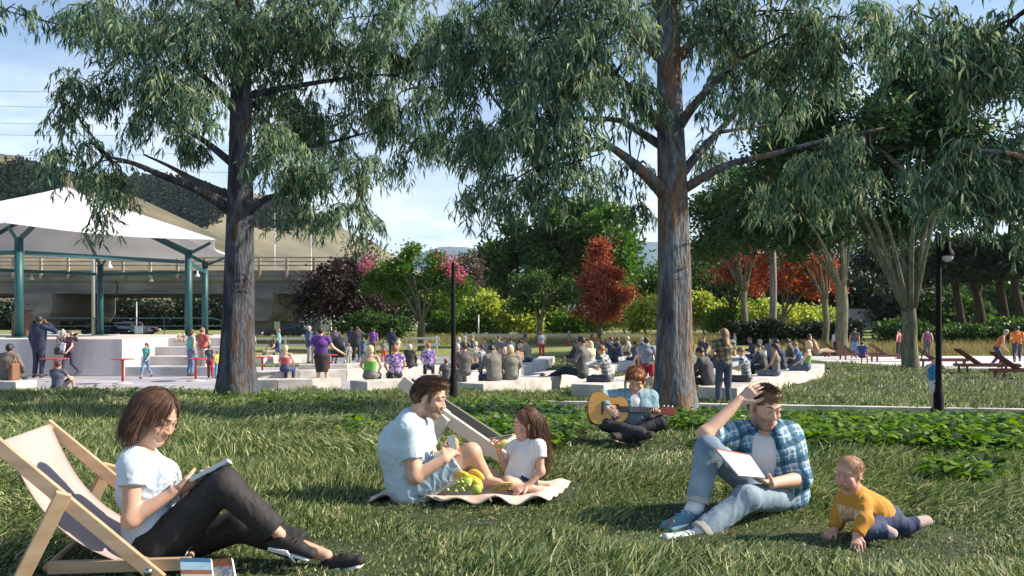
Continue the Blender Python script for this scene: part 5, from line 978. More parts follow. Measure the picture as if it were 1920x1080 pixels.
# --- man in plaid shirt
def man():
    Y0 = 4.5; p = lambda x, y, d=0: V3(P(x, y, Y0 + d)); org = V3((P(1445, 950, Y0).x, Y0, gz(1.4, Y0)))
    root = thing('person', 'smiling man in a blue plaid shirt sitting with one hand on his head', 'person', tuple(org))
    J = dict(neck=p(1436, 808, .02), chest=p(1440, 840, .02), waist=p(1446, 895, .04), pelvis=p(1452, 928, .06), sR=p(1390, 814, 0), sL=p(1480, 816, .02), eR=p(1322, 814, -.20), wR=p(1386, 752, -.12), eL=p(1500, 898, -.08), wL=p(1444, 907, -.26),
             pR=p(1432, 928, .02), kR=p(1328, 842, -.30), aR=p(1306, 950, -.36), pL=p(1468, 930, .02), kL=p(1400, 934, -.38), aL=p(1306, 1006, -.50))
    H = Head(p(1434, 763, -.06), (.30, -.88, -.26), (.10, -.25, 1), 1.0)
    b = SDF(.0045); head_prims(b, H, smile=1.0); b.ecap(J['neck'], H(0, -.03, -.06), .058, .056, k=.03); torso(b, J, -.006, R_=MANR)
    for q in 'RL': arm(b, J, q, 1, part=2, R_=MANR); leg(b, J, q, .95, -.008, R_=MANR)
    hand(b, J['wR'], p(1424, 722, -.12) - J['wR'], (.15, .75, -.65), -1, (.35, .35, .4, .4), 1.02, spread=.5, thumb=.3); hand(b, J['wL'], p(1402, 893, -.36) - J['wL'], (.05, -.1, 1), -1, .25, 1.)
    sdf_obj('body', b, M_SKINT, root, face_tint(H, (.62, .38, .275), .75), org); face_parts(H, root, org, M_HDARK, gaze=(0, .8, -.5), teeth=True, brow=.004)
    h = SDF(.0045); H.ell(h, (0, -.014, .042), (.0765, .095, .080)); H.ell(h, (0, .035, .090), (.056, .050, .020), k=.03); H.ell(h, (0, -.06, -.01), (.072, .05, .05), k=.02)
    H.ell(h, (0, .125, -.040), (.10, .080, .098), k=.01, op='s')
    for sx in (-1, 1): H.ell(h, (sx * .08, -.005, -.022), (.03, .024, .034), k=.006, op='s')
    h.disp = lambda q: .0018 * noise3(H.loc(q) * V3((1, .4, .6)), 150, 4, 2)
    reg = lambda u: (u[:, 2] > -.25) & ~((u[:, 1] > .2) & (u[:, 2] < .45)) & ~((u[:, 1] > .5) & (u[:, 2] < .62))
    V, F = h.mesh(); V2, F2 = strands(H, 2200, .028, (.2, .7, .2), org, r0=.0012, region=reg, rad=(.076, .096, .085), cen=(0, -.012, .040), grav=.05, seed=5, seg=4)
    V, F = join_geo([(V - org, F), (V2, F2)]); mesh_obj('hair', V, F, hairmat('hair_mid_brown', (.05, .028, .017), (.15, .09, .055)), root)
    t = SDF(.005); torso(t, J, .008, R_=MANR); t.ell(p(1437, 800, -.06), (.06, .08, .05), k=.02, op='s'); t.disp = wrinkles(.004, 16, 25); sdf_obj('t_shirt', t, MATS['white_cotton'], root, org=org)
    # open plaid shirt: torso shell with the front panel cut out
    t = SDF(.005); torso(t, J, .018, R_=MANR); t.ecap(J['chest'], J['pelvis'] + V3((.01, 0, -.02)), (.172, .138), (.178, .142), side=(1, 0, 0), k=.05)
    for q in 'RL': arm(t, J, q, 1, .020, part=.86 if q == 'R' else 1.06, flat=1, R_=MANR)
    fr = V3((0, -1, 0)); t.ecap(p(1437, 800, -.16), p(1440, 960, -.16), (.060, .13), (.085, .16), side=(1, 0, 0), k=.012, op='s'); t.ell(p(1434, 790, -.02), (.07, .085, .05), k=.02, op='s')
    t.disp = wrinkles(.006, 14, 27); sdf_obj('plaid_shirt', t, plaidmat('plaid_blue', (.012, .045, .095), (.05, .19, .30), (.58, .65, .70), 10.5), root, org=org)
    for sg, x0 in ((-1, 1412), (1, 1462)): t = SDF(.005); t.ecap(p(x0 + 4 * -sg, 800, -.07), p(x0, 815, -.15), (.030, .007), (.018, .006), side=(1, .3 * sg, .2), k=.01); sdf_obj('collar', t, MATS['plaid_blue'], root, org=org)
    t = SDF(.005); t.ecap(J['pelvis'], J['waist'] + (J['pelvis'] - J['waist']) * .3, (.165, .125), (.145, .112), k=.05)
    for q in 'RL': leg(t, J, q, .97, .012, part=1.92, flat=1, g2=.022, R_=MANR)
    t.disp = wrinkles(.005, 17, 29); j = sdf_obj('jeans', t, pmat('light_denim', (.105, .165, .235), .85, (.30, .38, .44), 6, bump=.0012, bscale=60, contrast=(.3, .7)), root, org=org)
    for q in 'RL':
        B, A = J['k' + q], J['a' + q]; t = SDF(.004); e = B + (A - B) * .93; f0 = B + (A - B) * .83; t.ecap(f0, e, .062, .064, k=.01, flat=3); sdf_obj('turned_cuff', t, pmat('cuff_grey', (.36, .34, .31), .85, (.45, .43, .40), 50), j, org=org)
        t = SDF(.004); t.ecap(B + (A - B) * .86, A - V3((0, 0, .0)), .044, .040, k=.01); t.ell(A + V3((-.02, -.01, -.01)), (.045, .04, .035), k=.02); sdf_obj('sock', t, MATS['white_cotton'], root, org=org)
    for A, T, up, c in ((J['aR'] + V3((-.005, 0, -.015)), p(1243, 992, -.46), (.2, -.2, 1), 'canvas_blue'), (J['aL'] + V3((-.01, 0, .005)), p(1246, 1016, -.64), (.55, -.7, .8), 'canvas_light')):
        s = SDF(.004); shoe(s, A, T, 1.04, up); s.ell(A + unit(V3(up)) * .035, (.040, .040, .03), k=.012, op='s')
        so = sdf_obj('shoe', s, pmat('canvas_blue', (.10, .22, .29), .8, (.14, .27, .34), 50) if c == 'canvas_blue' else pmat('canvas_light', (.38, .46, .50), .8, (.48, .55, .58), 50), root, org=org)
        sdf_obj('sole', shoe_sole(A, T, 1.04, up, .044), MATS['white_rubber'], so, org=org)
        d = unit(T - A); u = unit(V3(up) - d * float(V3(up) @ d)); side = np.cross(d, u); la = MB()
        for i in range(6):
            c0 = A + d * (.045 + .018 * i) + u * (.034 - .008 * i); la.tube([c0 - side * .026 - u * .008, c0 + u * .007, c0 + side * .026 - u * .008 + d * .01], .003, 5)
        la.v = [tuple(V3(v) - org) for v in la.v]; la.build('laces', MATS['white_rubber'], so, True)
    o = p(1388, 872, -.40); nb = thing('notebook', 'white spiral notebook in the hand of the man in plaid shirt', 'notebook', tuple(o))
    q = [p(1342, 844, -.42), p(1404, 855, -.28), p(1433, 897, -.34), p(1384, 893, -.48)]; nn = unit(np.cross(q[1] - q[0], q[3] - q[0])); nn *= np.sign(nn[2])
    mb = MB(); mb.prism([Vector(v - o) for v in q], Vector(nn * .008)); mb.build('pages', pmat('notebook_paper', (.70, .72, .76), .6), nb)
    mb = MB(); mb.prism([Vector(q[0] + (v - q[0]) * 1.015 - o - nn * .003) for v in q], Vector(nn * .0025)); mb.build('cover', pmat('cover_grey', (.12, .14, .16), .5), nb)
    mb = MB(); mb.beam(q[0] - o + nn * .009, q[1] - o + nn * .009, .008, .002, up=tuple(nn)); mb.build('red_edge', pmat('red_tape', (.45, .05, .04), .5), nb)
    mb = MB()
    for i in range(24):
        c = q[0] + (q[1] - q[0]) * (.03 + .94 * i / 23) - o + nn * .004; w = unit(q[3] - q[0]); mb.tube([c + w * .008 * math.cos(a) + nn * .008 * math.sin(a) for a in np.linspace(0, 6.28, 9)], .0009, 4)
    mb.build('spiral_binding', MATS['nickel'], nb)
man()

# --- crawling baby
def baby():
    Y0 = 3.92; p = lambda x, y, d=0: V3(P(x, y, Y0 + d)); org = V3((P(1625, 1000, Y0).x, Y0, gz(1.8, Y0)))
    root = thing('person', 'baby crawling on the grass in mustard yellow sweatshirt and navy leggings', 'person', tuple(org))
    J = dict(neck=p(1600, 926), chest=p(1610, 945), waist=p(1636, 960), pelvis=p(1652, 970, .02), sR=p(1582, 940, .04), sL=p(1617, 944, -.08), eR=p(1572, 968, .03), wR=p(1566, 992, .0), eL=p(1620, 975, -.14), wL=p(1606, 1003, -.18),
             pR=p(1655, 972, -.03), kR=p(1622, 995, -.13), aR=p(1662, 996, -.14), pL=p(1660, 970, .07), kL=p(1692, 988, .02), aL=p(1722, 980, .02))
    H = Head(p(1592, 888, -.03), (-.80, -.58, -.04), (-.05, -.08, 1), .71)
    b = SDF(.004); head_prims(b, H, baby=True); b.ecap(J['neck'], H(0, -.02, -.05), .036, .038, k=.02)
    b.ecap(J['neck'], J['chest'], .05, .065, k=.03).ecap(J['chest'], J['pelvis'], .065, .075, k=.03)
    for q in 'RL': b.ecap(J['s' + q], J['e' + q], .030, .026, k=.02).ecap(J['e' + q], J['w' + q], .026, .019, k=.02); b.ecap(J['p' + q], J['k' + q], .045, .036, k=.02).ecap(J['k' + q], J['a' + q], .034, .024, k=.02)
    hand(b, J['wR'], (-.75, -.3, -.45), (0, .2, -1), 1, .2, .62, spread=1); hand(b, J['wL'], (-.25, -.6, -.55), (0, .2, -1), 1, .25, .62, spread=1)
    sdf_obj('body', b, M_SKINT, root, face_tint(H, (.60, .32, .235)), org); face_parts(H, root, org, M_HBLOND, brow=.0015)
    h = SDF(.004); H.ell(h, (0, -.016, .036), (.083, .096, .084)); H.ell(h, (0, .100, -.028), (.12, .066, .088), k=.01, op='s'); H.ell(h, (0, 0, -.09), (.12, .12, .085), k=.01, op='s')
    V, F = h.mesh(); V2, F2 = strands(H, 900, .03, (0, -.3, -.6), org, r0=.0007, region=lambda u: (u[:, 2] > .1) & ~((u[:, 1] > .45) & (u[:, 2] < .7)), rad=(.083, .096, .084), cen=(0, -.014, .034), grav=.4, seed=6, seg=4)
    V, F = join_geo([(V - org, F), (V2, F2)]); mesh_obj('hair', V, F, M_HBLOND, root)
    t = SDF(.0045); t.ecap(J['neck'], J['chest'], .056, .080, k=.035).ecap(J['chest'], J['waist'], .080, .086, k=.03).ecap(J['waist'], J['pelvis'] + V3((-.01, 0, 0)), .086, .088, k=.03, flat=1)
    for q in 'RL': W = J['e' + q] + (J['w' + q] - J['e' + q]) * .92; t.ecap(J['s' + q], J['e' + q], .044, .038, k=.03).ecap(J['e' + q], W, .038, .031, k=.02, flat=1)
    t.disp = wrinkles(.004, 26, 31); t.ell(p(1590, 920, -.01), (.045, .04, .018), k=.012, op='s')
    sdf_obj('sweatshirt', t, printmat('mustard_print', (.52, .235, .028), (.66, .52, .34), tuple(p(1600, 967, -.06) - org), (.05, .09, .042), 60, (.47, .50)), root, org=org)
    t = SDF(.0045); t.ecap(J['pelvis'] + V3((-.02, 0, 0)), J['pelvis'] + V3((.03, 0, 0)), .078, .072, k=.03)
    for q in 'RL': t.ecap(J['p' + q], J['k' + q], .054, .045, k=.03).ecap(J['k' + q], J['a' + q], .043, .033, k=.02, flat=1)
    t.disp = wrinkles(.003, 26, 33); sdf_obj('leggings', t, pmat('navy_denim', (.022, .036, .085), .85, (.04, .062, .13), 40), root, org=org)
    for A, T in ((J['aR'], p(1678, 1002, -.16)), (J['aL'], p(1744, 974, .04))):
        s = SDF(.004); s.ecap(A - (T - A) * .15, A + (T - A) * .75, (.033, .030), (.029, .022), k=.02); sdf_obj('sock', s, pmat('pink_grey_knit', (.40, .29, .27), .9, (.50, .38, .35), 40), root, org=org)
baby()
# ------------------------------------------------------------------ bandshell canopy
teal = pmat('teal_paint', (.006, .062, .070), .5, (.010, .085, .095), 6); fabric = pmat('white_canopy_fabric', (.62, .63, .66), .8, (.72, .73, .75), .7)
def canopy():
    cx, cy = -20.6, 37.0; t = thing('bandshell_canopy', 'large white tent roofed bandshell canopy on teal posts', 'canopy', (cx, cy, 1.27)); o = np.array([cx, cy, 1.27])
    angs = [R(a) for a in (-75, -15, 45, 105, 165, 225)]; rE, zE, zP = 7.9, 5.5, 8.15
    # roof fabric: six panels, slightly sagging between the hips, with a rim
    V = []; F = []; nr, na = 9, 8
    for k in range(6):
        a0, a1 = angs[k], angs[(k + 1) % 6] + (2 * math.pi if k == 5 else 0)
        for i in range(nr + 1):
            for j in range(na + 1):
                t_ = i / nr; u = j / na; e = np.array([math.cos(a0) * (1 - u) + math.cos(a1) * u, math.sin(a0) * (1 - u) + math.sin(a1) * u]) * rE * t_
                z = zP + (zE - zP) * t_ ** .93 - .42 * math.sin(math.pi * u) * t_ * (1 - .2 * t_) * .35; pull = 1 - .05 * math.sin(math.pi * u) * t_
                V.append((e[0] * pull, e[1] * pull, z - 1.27))
        b = k * (nr + 1) * (na + 1)
        for i in range(nr):
            for j in range(na): q = b + i * (na + 1) + j; F.append((q, q + 1, q + na + 2, q + na + 1))
    ro = mesh_obj('roof_fabric', V, F, fabric, t); sm = ro.modifiers.new('thick', 'SOLIDIFY'); sm.thickness = .03; ro.data.polygons.foreach_set('use_smooth', [True] * len(ro.data.polygons))
    es = ro.modifiers.new('es', 'EDGE_SPLIT'); es.split_angle = R(18)
    rp, zt = 6.55, 4.55
    pts = [Vector((math.cos(a) * rp, math.sin(a) * rp, 0)) for a in angs]; corner = [Vector((math.cos(a) * rE * .97, math.sin(a) * rE * .97, zE - 1.27 - .13)) for a in angs]
    for k in range(6):
        p = pts[k]; mb = MB(); mb.tube([p + Vector((0, 0, -.02)), p + Vector((0, 0, zt - 1.27 + .55))], .155, 16); po = mb.build('post', teal, t, True)
        mb = MB(); mb.box(p + Vector((0, 0, .03)), (.62, .62, .05)); mb.build('base_plate', teal, po)
    for k in range(6):
        mb = MB(); a, b = pts[k] + Vector((0, 0, zt - 1.27)), pts[(k + 1) % 6] + Vector((0, 0, zt - 1.27)); d = (b - a).normalized() * .2; mb.beam(a + d, b - d, .11, .16); mb.build('ring_beam', teal, t)
        mb = MB(); mb.beam(pts[k] * .98 + Vector((0, 0, zt - 1.27 + .3)), corner[k], .08, .12); mb.beam(pts[k] + Vector((0, 0, zt - 1.27 + .48)), Vector((0, 0, zP - 1.27 - .35)), .11, .16); mb.build('rafter', teal, t)
        m = (pts[k] + pts[(k + 1) % 6]) / 2; mb = MB(); mb.lathe([(.03, .28), (.03, .14), (.07, .12), (.11, 0), (.09, -.01)], m + Vector((0, 0, zt - 1.27 - .42)), 12); mb.build('hanging_lamp', pmat('lamp_white', (.7, .7, .68), .5), t, True)
canopy()
# ------------------------------------------------------------------ stage and terraces
stone = pmat('white_stone', (.38, .355, .355), .85, (.62, .58, .56), scale=1.1, stretch=(1, 1, .35), bump=.002, bscale=25, contrast=(.32, .6), detail=9)
XL, XR = -31.0, -9.6
tr = thing('stage_terrace', 'white stepped stone terrace in front of the bandshell stage', 'terrace', (-20, 28, 0)); 
for i in range(4):
    y0 = 27.5 + i * 1.15; mb = MB(); xe = lambda y: -.355 * y; mb.prism([Vector((x + 20, y - 28, i * .3175)) for x, y in ((XL, y0), (xe(y0), y0), (xe(32.2), 32.2), (XL, 32.2))], (0, 0, .3135)); mb.build('step', stone, tr, bevel=.012)
mb = MB(); mb.box(((XL - 13.3) / 2 + 20, 29.6 - 28, .64), (-13.3 - XL, 4.6, 1.272)); mb.build('stage_wall', stone, tr, bevel=.015)
slab('stage_platform', [(-34, 32.25), (-11.45, 32.25), (-16.8, 48), (-34, 48)], -.1, 1.27, stone, kind='structure')
rl = thing('stage_railing', 'low teal pipe railing at the back of the stage', 'railing', (-20, 46, 1.27))
mb = MB(); mb.tube([(-8, 0, .95), (2.8, 0, .95), (3.3, 0, .8), (3.3, 0, 0)], .03, 8); mb.tube([(-8, 0, .5), (3.3, 0, .5)], .02, 6); mb.build('rail', teal, rl, True)
for x in (-8, -4, 0): mb = MB(); mb.tube([(x, 0, 0), (x, 0, .95)], .025, 6); mb.build('post', teal, rl, True)
lc = thing('lectern', 'dark brown wooden lectern at the left front of the stage', 'lectern', (-20.45, 33.4, 1.27)); wd = pmat('dark_walnut', (.06, .028, .016), .5, (.10, .05, .028), 6, stretch=(1, 1, .1))
mb = MB(); mb.box((0, 0, .5), (.62, .45, .98)); mb.build('case', wd, lc, bevel=.01); mb = MB(); mb.box((0, 0, 1.06), (.74, .55, .05), mat=Matrix.Rotation(.25, 3, 'X')); mb.build('top', wd, lc, bevel=.006); mb = MB(); mb.tube([(.1, 0, 1.08), (.1, .1, 1.3), (.12, .2, 1.36)], .008, 6); mb.ico((.12, .2, 1.37), .03); mb.build('microphone', pmat('black_plastic', (.012, .01, .01), .3), lc, True)

# ------------------------------------------------------------------ overpass
cc = pmat('old_concrete', (.095, .09, .085), .9, (.20, .19, .175), .35, stretch=(1, 1, 2.5), bump=.01, bscale=5); rust = pmat('rusty_rail', (.30, .20, .14), .7, (.42, .34, .27), 1.2)
def bridge():
    t = thing('overpass', 'long grey concrete road overpass behind the bandshell', 'overpass', (-50, 72, 0)); o = Vector((-50, 72, 0)); x0, x1 = -80, -13.5
    mb = MB(); mb.box(((x0 + x1) / 2 + 50, 5.5, 6.15), (x1 - x0, 11, .5)); mb.build('deck', cc, t, bevel=.03)
    for j in range(5):
        for i in range(3):
            a, b = x0 + i * 22.2, min(x1, x0 + (i + 1) * 22.2 - .12); mb = MB(); w = .5; y = .5 + j * 2.5
            mb.prism([Vector((a + 50, y - .35, 4.75)), Vector((a + 50, y + .35, 4.75)), Vector((a + 50, y + .22, 5.0)), Vector((a + 50, y + .22, 5.7)), Vector((a + 50, y + .45, 5.89)), Vector((a + 50, y - .45, 5.89)), Vector((a + 50, y - .22, 5.7)), Vector((a + 50, y - .22, 5.0))], (b - a, 0, 0)); mb.build('girder', cc, t)
    mb = MB(); mb.box(((x0 + x1) / 2 + 50, -.05, 6.62), (x1 - x0, .3, .42)); mb.build('parapet', cc, t, bevel=.02)
    for x in np.arange(x0 + 1, x1, 2.45): mb = MB(); mb.box((x + 50, -.25, 7.05), (.22, .2, 1.9)); mb.build('rail_post', rust, t)
    for z in (7.25, 7.6, 7.95): mb = MB(); mb.box(((x0 + x1) / 2 + 50, -.4, z), (x1 - x0, .08, .13)); mb.build('rail', rust, t)
    for px in (100, 500, -260):
        x = (px - 960) / FPX * 74 + 50
        for y in (1.2, 9.5): mb = MB(); mb.box((x, y, 1.8), (1.5, 1.3, 4.4)); mb.build('pier', cc, t, bevel=.05)
        mb = MB(); mb.prism([Vector((x - 1.3, -.6, 4.74)), Vector((x + 1.3, -.6, 4.74)), Vector((x + 1.3, -.6, 3.1)), Vector((x + .76, -.6, 2.3)), Vector((x - .76, -.6, 2.3)), Vector((x - 1.3, -.6, 3.1))], (0, 11.6, 0)); mb.build('pier_cap', cc, t)
bridge()
# street furniture behind
def pole_lamp():
    q = P(175, 370, 58); z0 = ground_z(q.x, 58); h = P(175, 232, 58).z - z0; t = thing('street_lamp', 'tall grey street lamp standing behind the white canopy', 'street lamp', (q.x, 58, z0)); g = pmat('galvanised', (.42, .44, .46), .45, metal=.3)
    mb = MB(); mb.tube([(0, 0, 0), (0, 0, h)], [.13, .07], 8); mb.build('pole', g, t, True); mb = MB(); mb.tube([(0, 0, h - .35), (-.1, 0, h - .15), (-.35, 0, h - .12)], .03, 6); mb.build('arm', g, t, True)
    mb = MB(); mb.ico((-.62, 0, h - .2), (.33, .16, .13)); mb.build('lamp_head', pmat('lamp_head_grey', (.32, .30, .24), .6), t, True)
pole_lamp()
for i, (x, yt, Yb, lb) in enumerate(((515, 400, 95, 'thin grey pole behind the overpass railing, right of the left eucalyptus'), (583, 440, 95, 'shorter thin grey pole behind the overpass railing'), (897, 590, 70, 'thin white pole in front of the sunlit bushes left of centre'))):
    q = P(x, yt, Yb); z0 = ground_z(q.x, Yb); mb = MB(); mb.tube([(0, 0, 0), (0, 0, q.z - z0)], .07, 6); o = mb.build('pole', pmat('galvanised', (.42, .44, .46), .45, metal=.3), None, True); o.location = (q.x, Yb, z0); tag(o, lb, 'pole')
for i, (ya, yb) in enumerate(((207, 196), (240, 225), (262, 246), (268, 280), (182, 160), (300, 284))):
    a, b = P(-300, ya, 140), P(760, yb - (20 if i != 3 else -60), 170); mb = MB(); n = 14; mb.tube([a.lerp(b, k / n) - Vector((0, 0, 3 * math.sin(math.pi * k / n))) + Vector((0, 0, 2)) for k in range(n + 1)], .035, 4)
    tag(mb.build('power_line', pmat('wire', (.09, .09, .11), .6), None, True), ('lowest but one ', 'upper ', 'middle ', 'downward sloping ', 'topmost ', 'lowest ')[i] + 'power line crossing the sky above the white canopy', 'power line', 'power lines above the canopy')
# sign
q = BG(256, 62); t = thing('road_sign', 'white square road sign on a grey pole under the overpass', 'sign', q); mb = MB(); mb.tube([(0, 0, 0), (0, 0, 3.2)], .05, 6); mb.build('pole', MATS['galvanised'], t, True); mb = MB(); mb.box((.2, -.08, 1.05), (.62, .03, .62)); mb.build('panel', pmat('sign_white', (.62, .64, .66), .5, (.45, .47, .5), 8), t, bevel=.005)
# cars
def car(label, px, Y, rz, colr, suv=0):
    q = BG(px, Y); t = thing('parked_car', label, 'car', q, rz, group='cars parked beyond the stage'); m = pmat('car_' + str(colr), colr, .25, metal=.2)
    s = SDF(.05); s.ecap((-1.9, 0, .62), (1.95, 0, .58), (.86, .34), (.84, .30), side=(0, 1, 0), k=.15); s.ecap((-1.1, 0, 1.0), (.35, 0, 1.0 + .1 * suv), (.72, .42 + .1 * suv), (.70, .40), side=(0, 1, 0), k=.3)
    for x in (-1.25, 1.3):
        for y in (-.85, .85): s.ell((x, y, .30), (.38, .25, .38), k=.03, op='s')
    sdf_obj('body', s, m, t); s = SDF(.05); s.ecap((-1.15, 0, 1.08), (.4, 0, 1.08), (.735, .30 + .1 * suv), (.715, .28), side=(0, 1, 0), k=.1); sdf_obj('windows', s, pmat('car_glass', (.02, .025, .03), .08), t)
    for x in (-1.25, 1.3):
        for y in (-.8, .8):
            mb = MB(); mb.tube([(x, y - .1, .32), (x, y + .1, .32)], .32, 18); w = mb.build('tyre', pmat('tyre', (.015, .015, .015), .8), t, True); mb = MB(); mb.tube([(x, y + (.101 if y > 0 else -.101), .32), (x, y + (.11 if y > 0 else -.11), .32)], .19, 14); mb.build('rim', pmat('nickel', (.5, .48, .42), .3, metal=1), w, True)
    for y in (-.6, .6): mb = MB(); mb.ico((2.6 * .98 - .35, y, .62), (.12, .16, .09)); mb.build('headlight', pmat('headlight', (.75, .75, .75), .15), t, True)
car('silver car parked beyond the stage, right of the dark one', 236, 76, .1, (.45, .46, .48)); car('black car parked beyond the stage, just left of the silver one', 202, 74, .05, (.015, .015, .018)); car('small red car behind the silver one beyond the stage', 254, 82, .2, (.35, .02, .02)); car('black car parked under the right overpass pier', 545, 68, 3.1, (.012, .012, .014), 1); car('pale blue car seen between the suited man and the pier', 78, 66, .1, (.30, .42, .46))
# small pale building seen beyond the overpass pier
q = BG(575, 100); t = thing('site_building', 'pale flat roofed shed behind the black car under the overpass', 'building', q); mb = MB(); mb.box((0, 0, 1.3), (7, 4, 2.6)); mb.build('wall', pmat('pale_wall', (.50, .48, .42), .8, (.42, .40, .36), 2), t); mb = MB(); mb.box((0, 0, 2.72), (7.6, 4.6, .22)); mb.build('roof', pmat('roof_grey', (.25, .25, .25), .8), t); mb = MB(); mb.box((1.4, -2.01, 1.1), (1.6, .04, 1.8)); mb.build('window', pmat('window_dark', (.04, .05, .06), .2), t)
# white rail fence
fn = thing('rail_fence', 'low white rail fence across the field behind the crowd', 'fence', (0, 50.8, 0))
wt = pmat('white_paint', (.66, .66, .64), .6, (.72, .72, .70), 3)
for z in (.55, .95): mb = MB(); mb.beam((-24, 0, z), (-4.6, 0, z + .05), .05, .14); mb.build('rail', wt, fn)
for x in np.arange(-24, -4, 3.2): mb = MB(); mb.box((x, .08, .55), (.12, .1, 1.25)); mb.build('post', wt, fn)
fn = thing('rail_fence', 'low white rail in the field between the lamp post and the orange barked trunk', 'fence', (0, 64, .6))
mb = MB(); mb.beam((-4, 0, .45), (1.2, 0, .45), .05, .22); mb.beam((1.8, 0, .42), (10.5, 0, .42), .05, .26); mb.build('rail', wt, fn)
for x in (-3.8, -1, 1, 2, 5, 8, 10.3): mb = MB(); mb.box((x, .08, .2), (.1, .08, .7)); mb.build('post', wt, fn)
mb = MB(); mb.box((32, 90, 2.6), (26, .3, 2.4)); tag(mb.build('grey_wall', pmat('grey_wall', (.28, .27, .28), .9, (.34, .33, .34), 2)), 'low grey wall behind the pines on the right', 'wall')

# ------------------------------------------------------------------ concrete benches
def bench(label, pts, w=.62, h=.36, n=None, kind='curved'):
    """pts: plan points of the outer (camera side) top edge; blocks butt end to end."""
    c = Vector((sum(p[0] for p in pts) / len(pts), sum(p[1] for p in pts) / len(pts), 0)); t = thing('concrete_bench', label, 'bench', tuple(c), group='curved concrete benches of the amphitheatre')
    Pn = [Vector((x, y, 0)) for x, y in pts]
    nor = []
    for i in range(len(Pn)):
        d = (Pn[min(i + 1, len(Pn) - 1)] - Pn[max(i - 1, 0)]).normalized(); nor.append(Vector((-d.y, d.x, 0)))
    for i in range(len(Pn) - 1):
        a, b = Pn[i], Pn[i + 1]; g = (b - a).normalized() * .006; mb = MB(); pl = [a + g, b - g, b - g + nor[i + 1] * w, a + g + nor[i] * w]; mb.prism([p - c + Vector((0, 0, -.15)) for p in pl], (0, 0, h + .15)); mb.build('block', conc, t, bevel=.012)
def bz(px, py, z=.36): q = PZ(px, py, z); return (q.x, q.y)
benches = [
 ('concrete bench nearest the camera, behind the plaid shirt woman on the right lawn', [bz(1382, 728), bz(1472, 703), bz(1540, 690), bz(1546, 682)], .85),
 ('front concrete bench between the lamp post and the guitarist', [bz(906, 720), bz(985, 713), bz(1050, 705), bz(1120, 694)], .80),
 ('front concrete bench left of the lamp post, under the green top woman', [bz(688, 716), bz(760, 712), bz(826, 705), bz(850, 702)], .75),
 ('concrete bench behind the woman in the black skirt', [bz(460, 712), bz(520, 712), bz(585, 711), bz(640, 708)], .6),
 ('concrete bench under the seated plaid man with the book', [bz(1132, 722), bz(1185, 712), bz(1240, 703), bz(1330, 694)], .8),
 ('middle concrete bench behind the front row left of centre', [bz(470, 697), bz(560, 695), bz(650, 693), bz(740, 690), bz(830, 684)], .6),
 ('middle concrete bench behind the two grey backed people', [bz(868, 702), bz(950, 692), bz(1035, 673), bz(1040, 668)], .7),
 ('third row concrete bench left of the floral purple shirts', [bz(560, 684), bz(650, 683), bz(740, 680), bz(810, 674)], .6),
 ('third row concrete bench under the man with outstretched legs', [bz(1040, 700), bz(1100, 692), bz(1170, 681), bz(1225, 672)], .7),
 ('far concrete bench with the book reading pair left of the orange barked trunk', [bz(1150, 672), bz(1195, 668), bz(1240, 660)], .9),
 ('inner concrete bench right of the orange barked trunk', [bz(1310, 704), bz(1370, 690), bz(1425, 675), bz(1450, 664)], .8),
 ('far right inner concrete bench in front of the slender park tree', [bz(1385, 672), bz(1425, 664), bz(1465, 658)], .9),
 ('concrete bench at the far left edge under the seated man in brown', [bz(-60, 714), bz(30, 716), bz(70, 712)], .6),
 ('far concrete bench beyond the plaza beside the white rail', [bz(490, 668), bz(540, 666), bz(600, 665)], .7),
]
for lb, pts, w in benches: bench(lb, pts, w)

# ------------------------------------------------------------------ red tables
redp = pmat('red_paint', (.50, .020, .025), .35)
def table(label, px, py, ptop, w):
    q = PZ(px, py, 0); t = thing('cafe_table', label, 'table', tuple(q), group='round red pedestal tables on the plaza'); h = EYE - (ptop - HY) / FPX * q.y; r = w / 2 / FPX * q.y
    mb = MB(); mb.lathe([(r, h - .02), (r, h), (r - .01, h + .004)], n=32); mb.build('table_top', redp, t); mb = MB(); mb.lathe([(.035, .06), (.035, h - .06), (.10, h - .02)], n=12); mb.build('pedestal', redp, t, True); mb = MB(); mb.lathe([(.27, .008), (.27, .02), (.10, .05), (.055, .07)], n=24); mb.build('base', pmat('pale_base', (.5, .48, .48), .5), t, True)
for a in (('red pedestal table at the left, behind the woman with the handbag', 103, 716, 672, 50), ('red pedestal table alone in front of the terrace steps', 230, 720, 673, 42), ('red pedestal table beside the family at the terrace', 367, 715, 672, 44), ('red pedestal table right of the left eucalyptus trunk', 492, 706, 669, 40), ('red pedestal table hidden behind the woman in the black skirt', 617, 704, 665, 32)): table(*a)

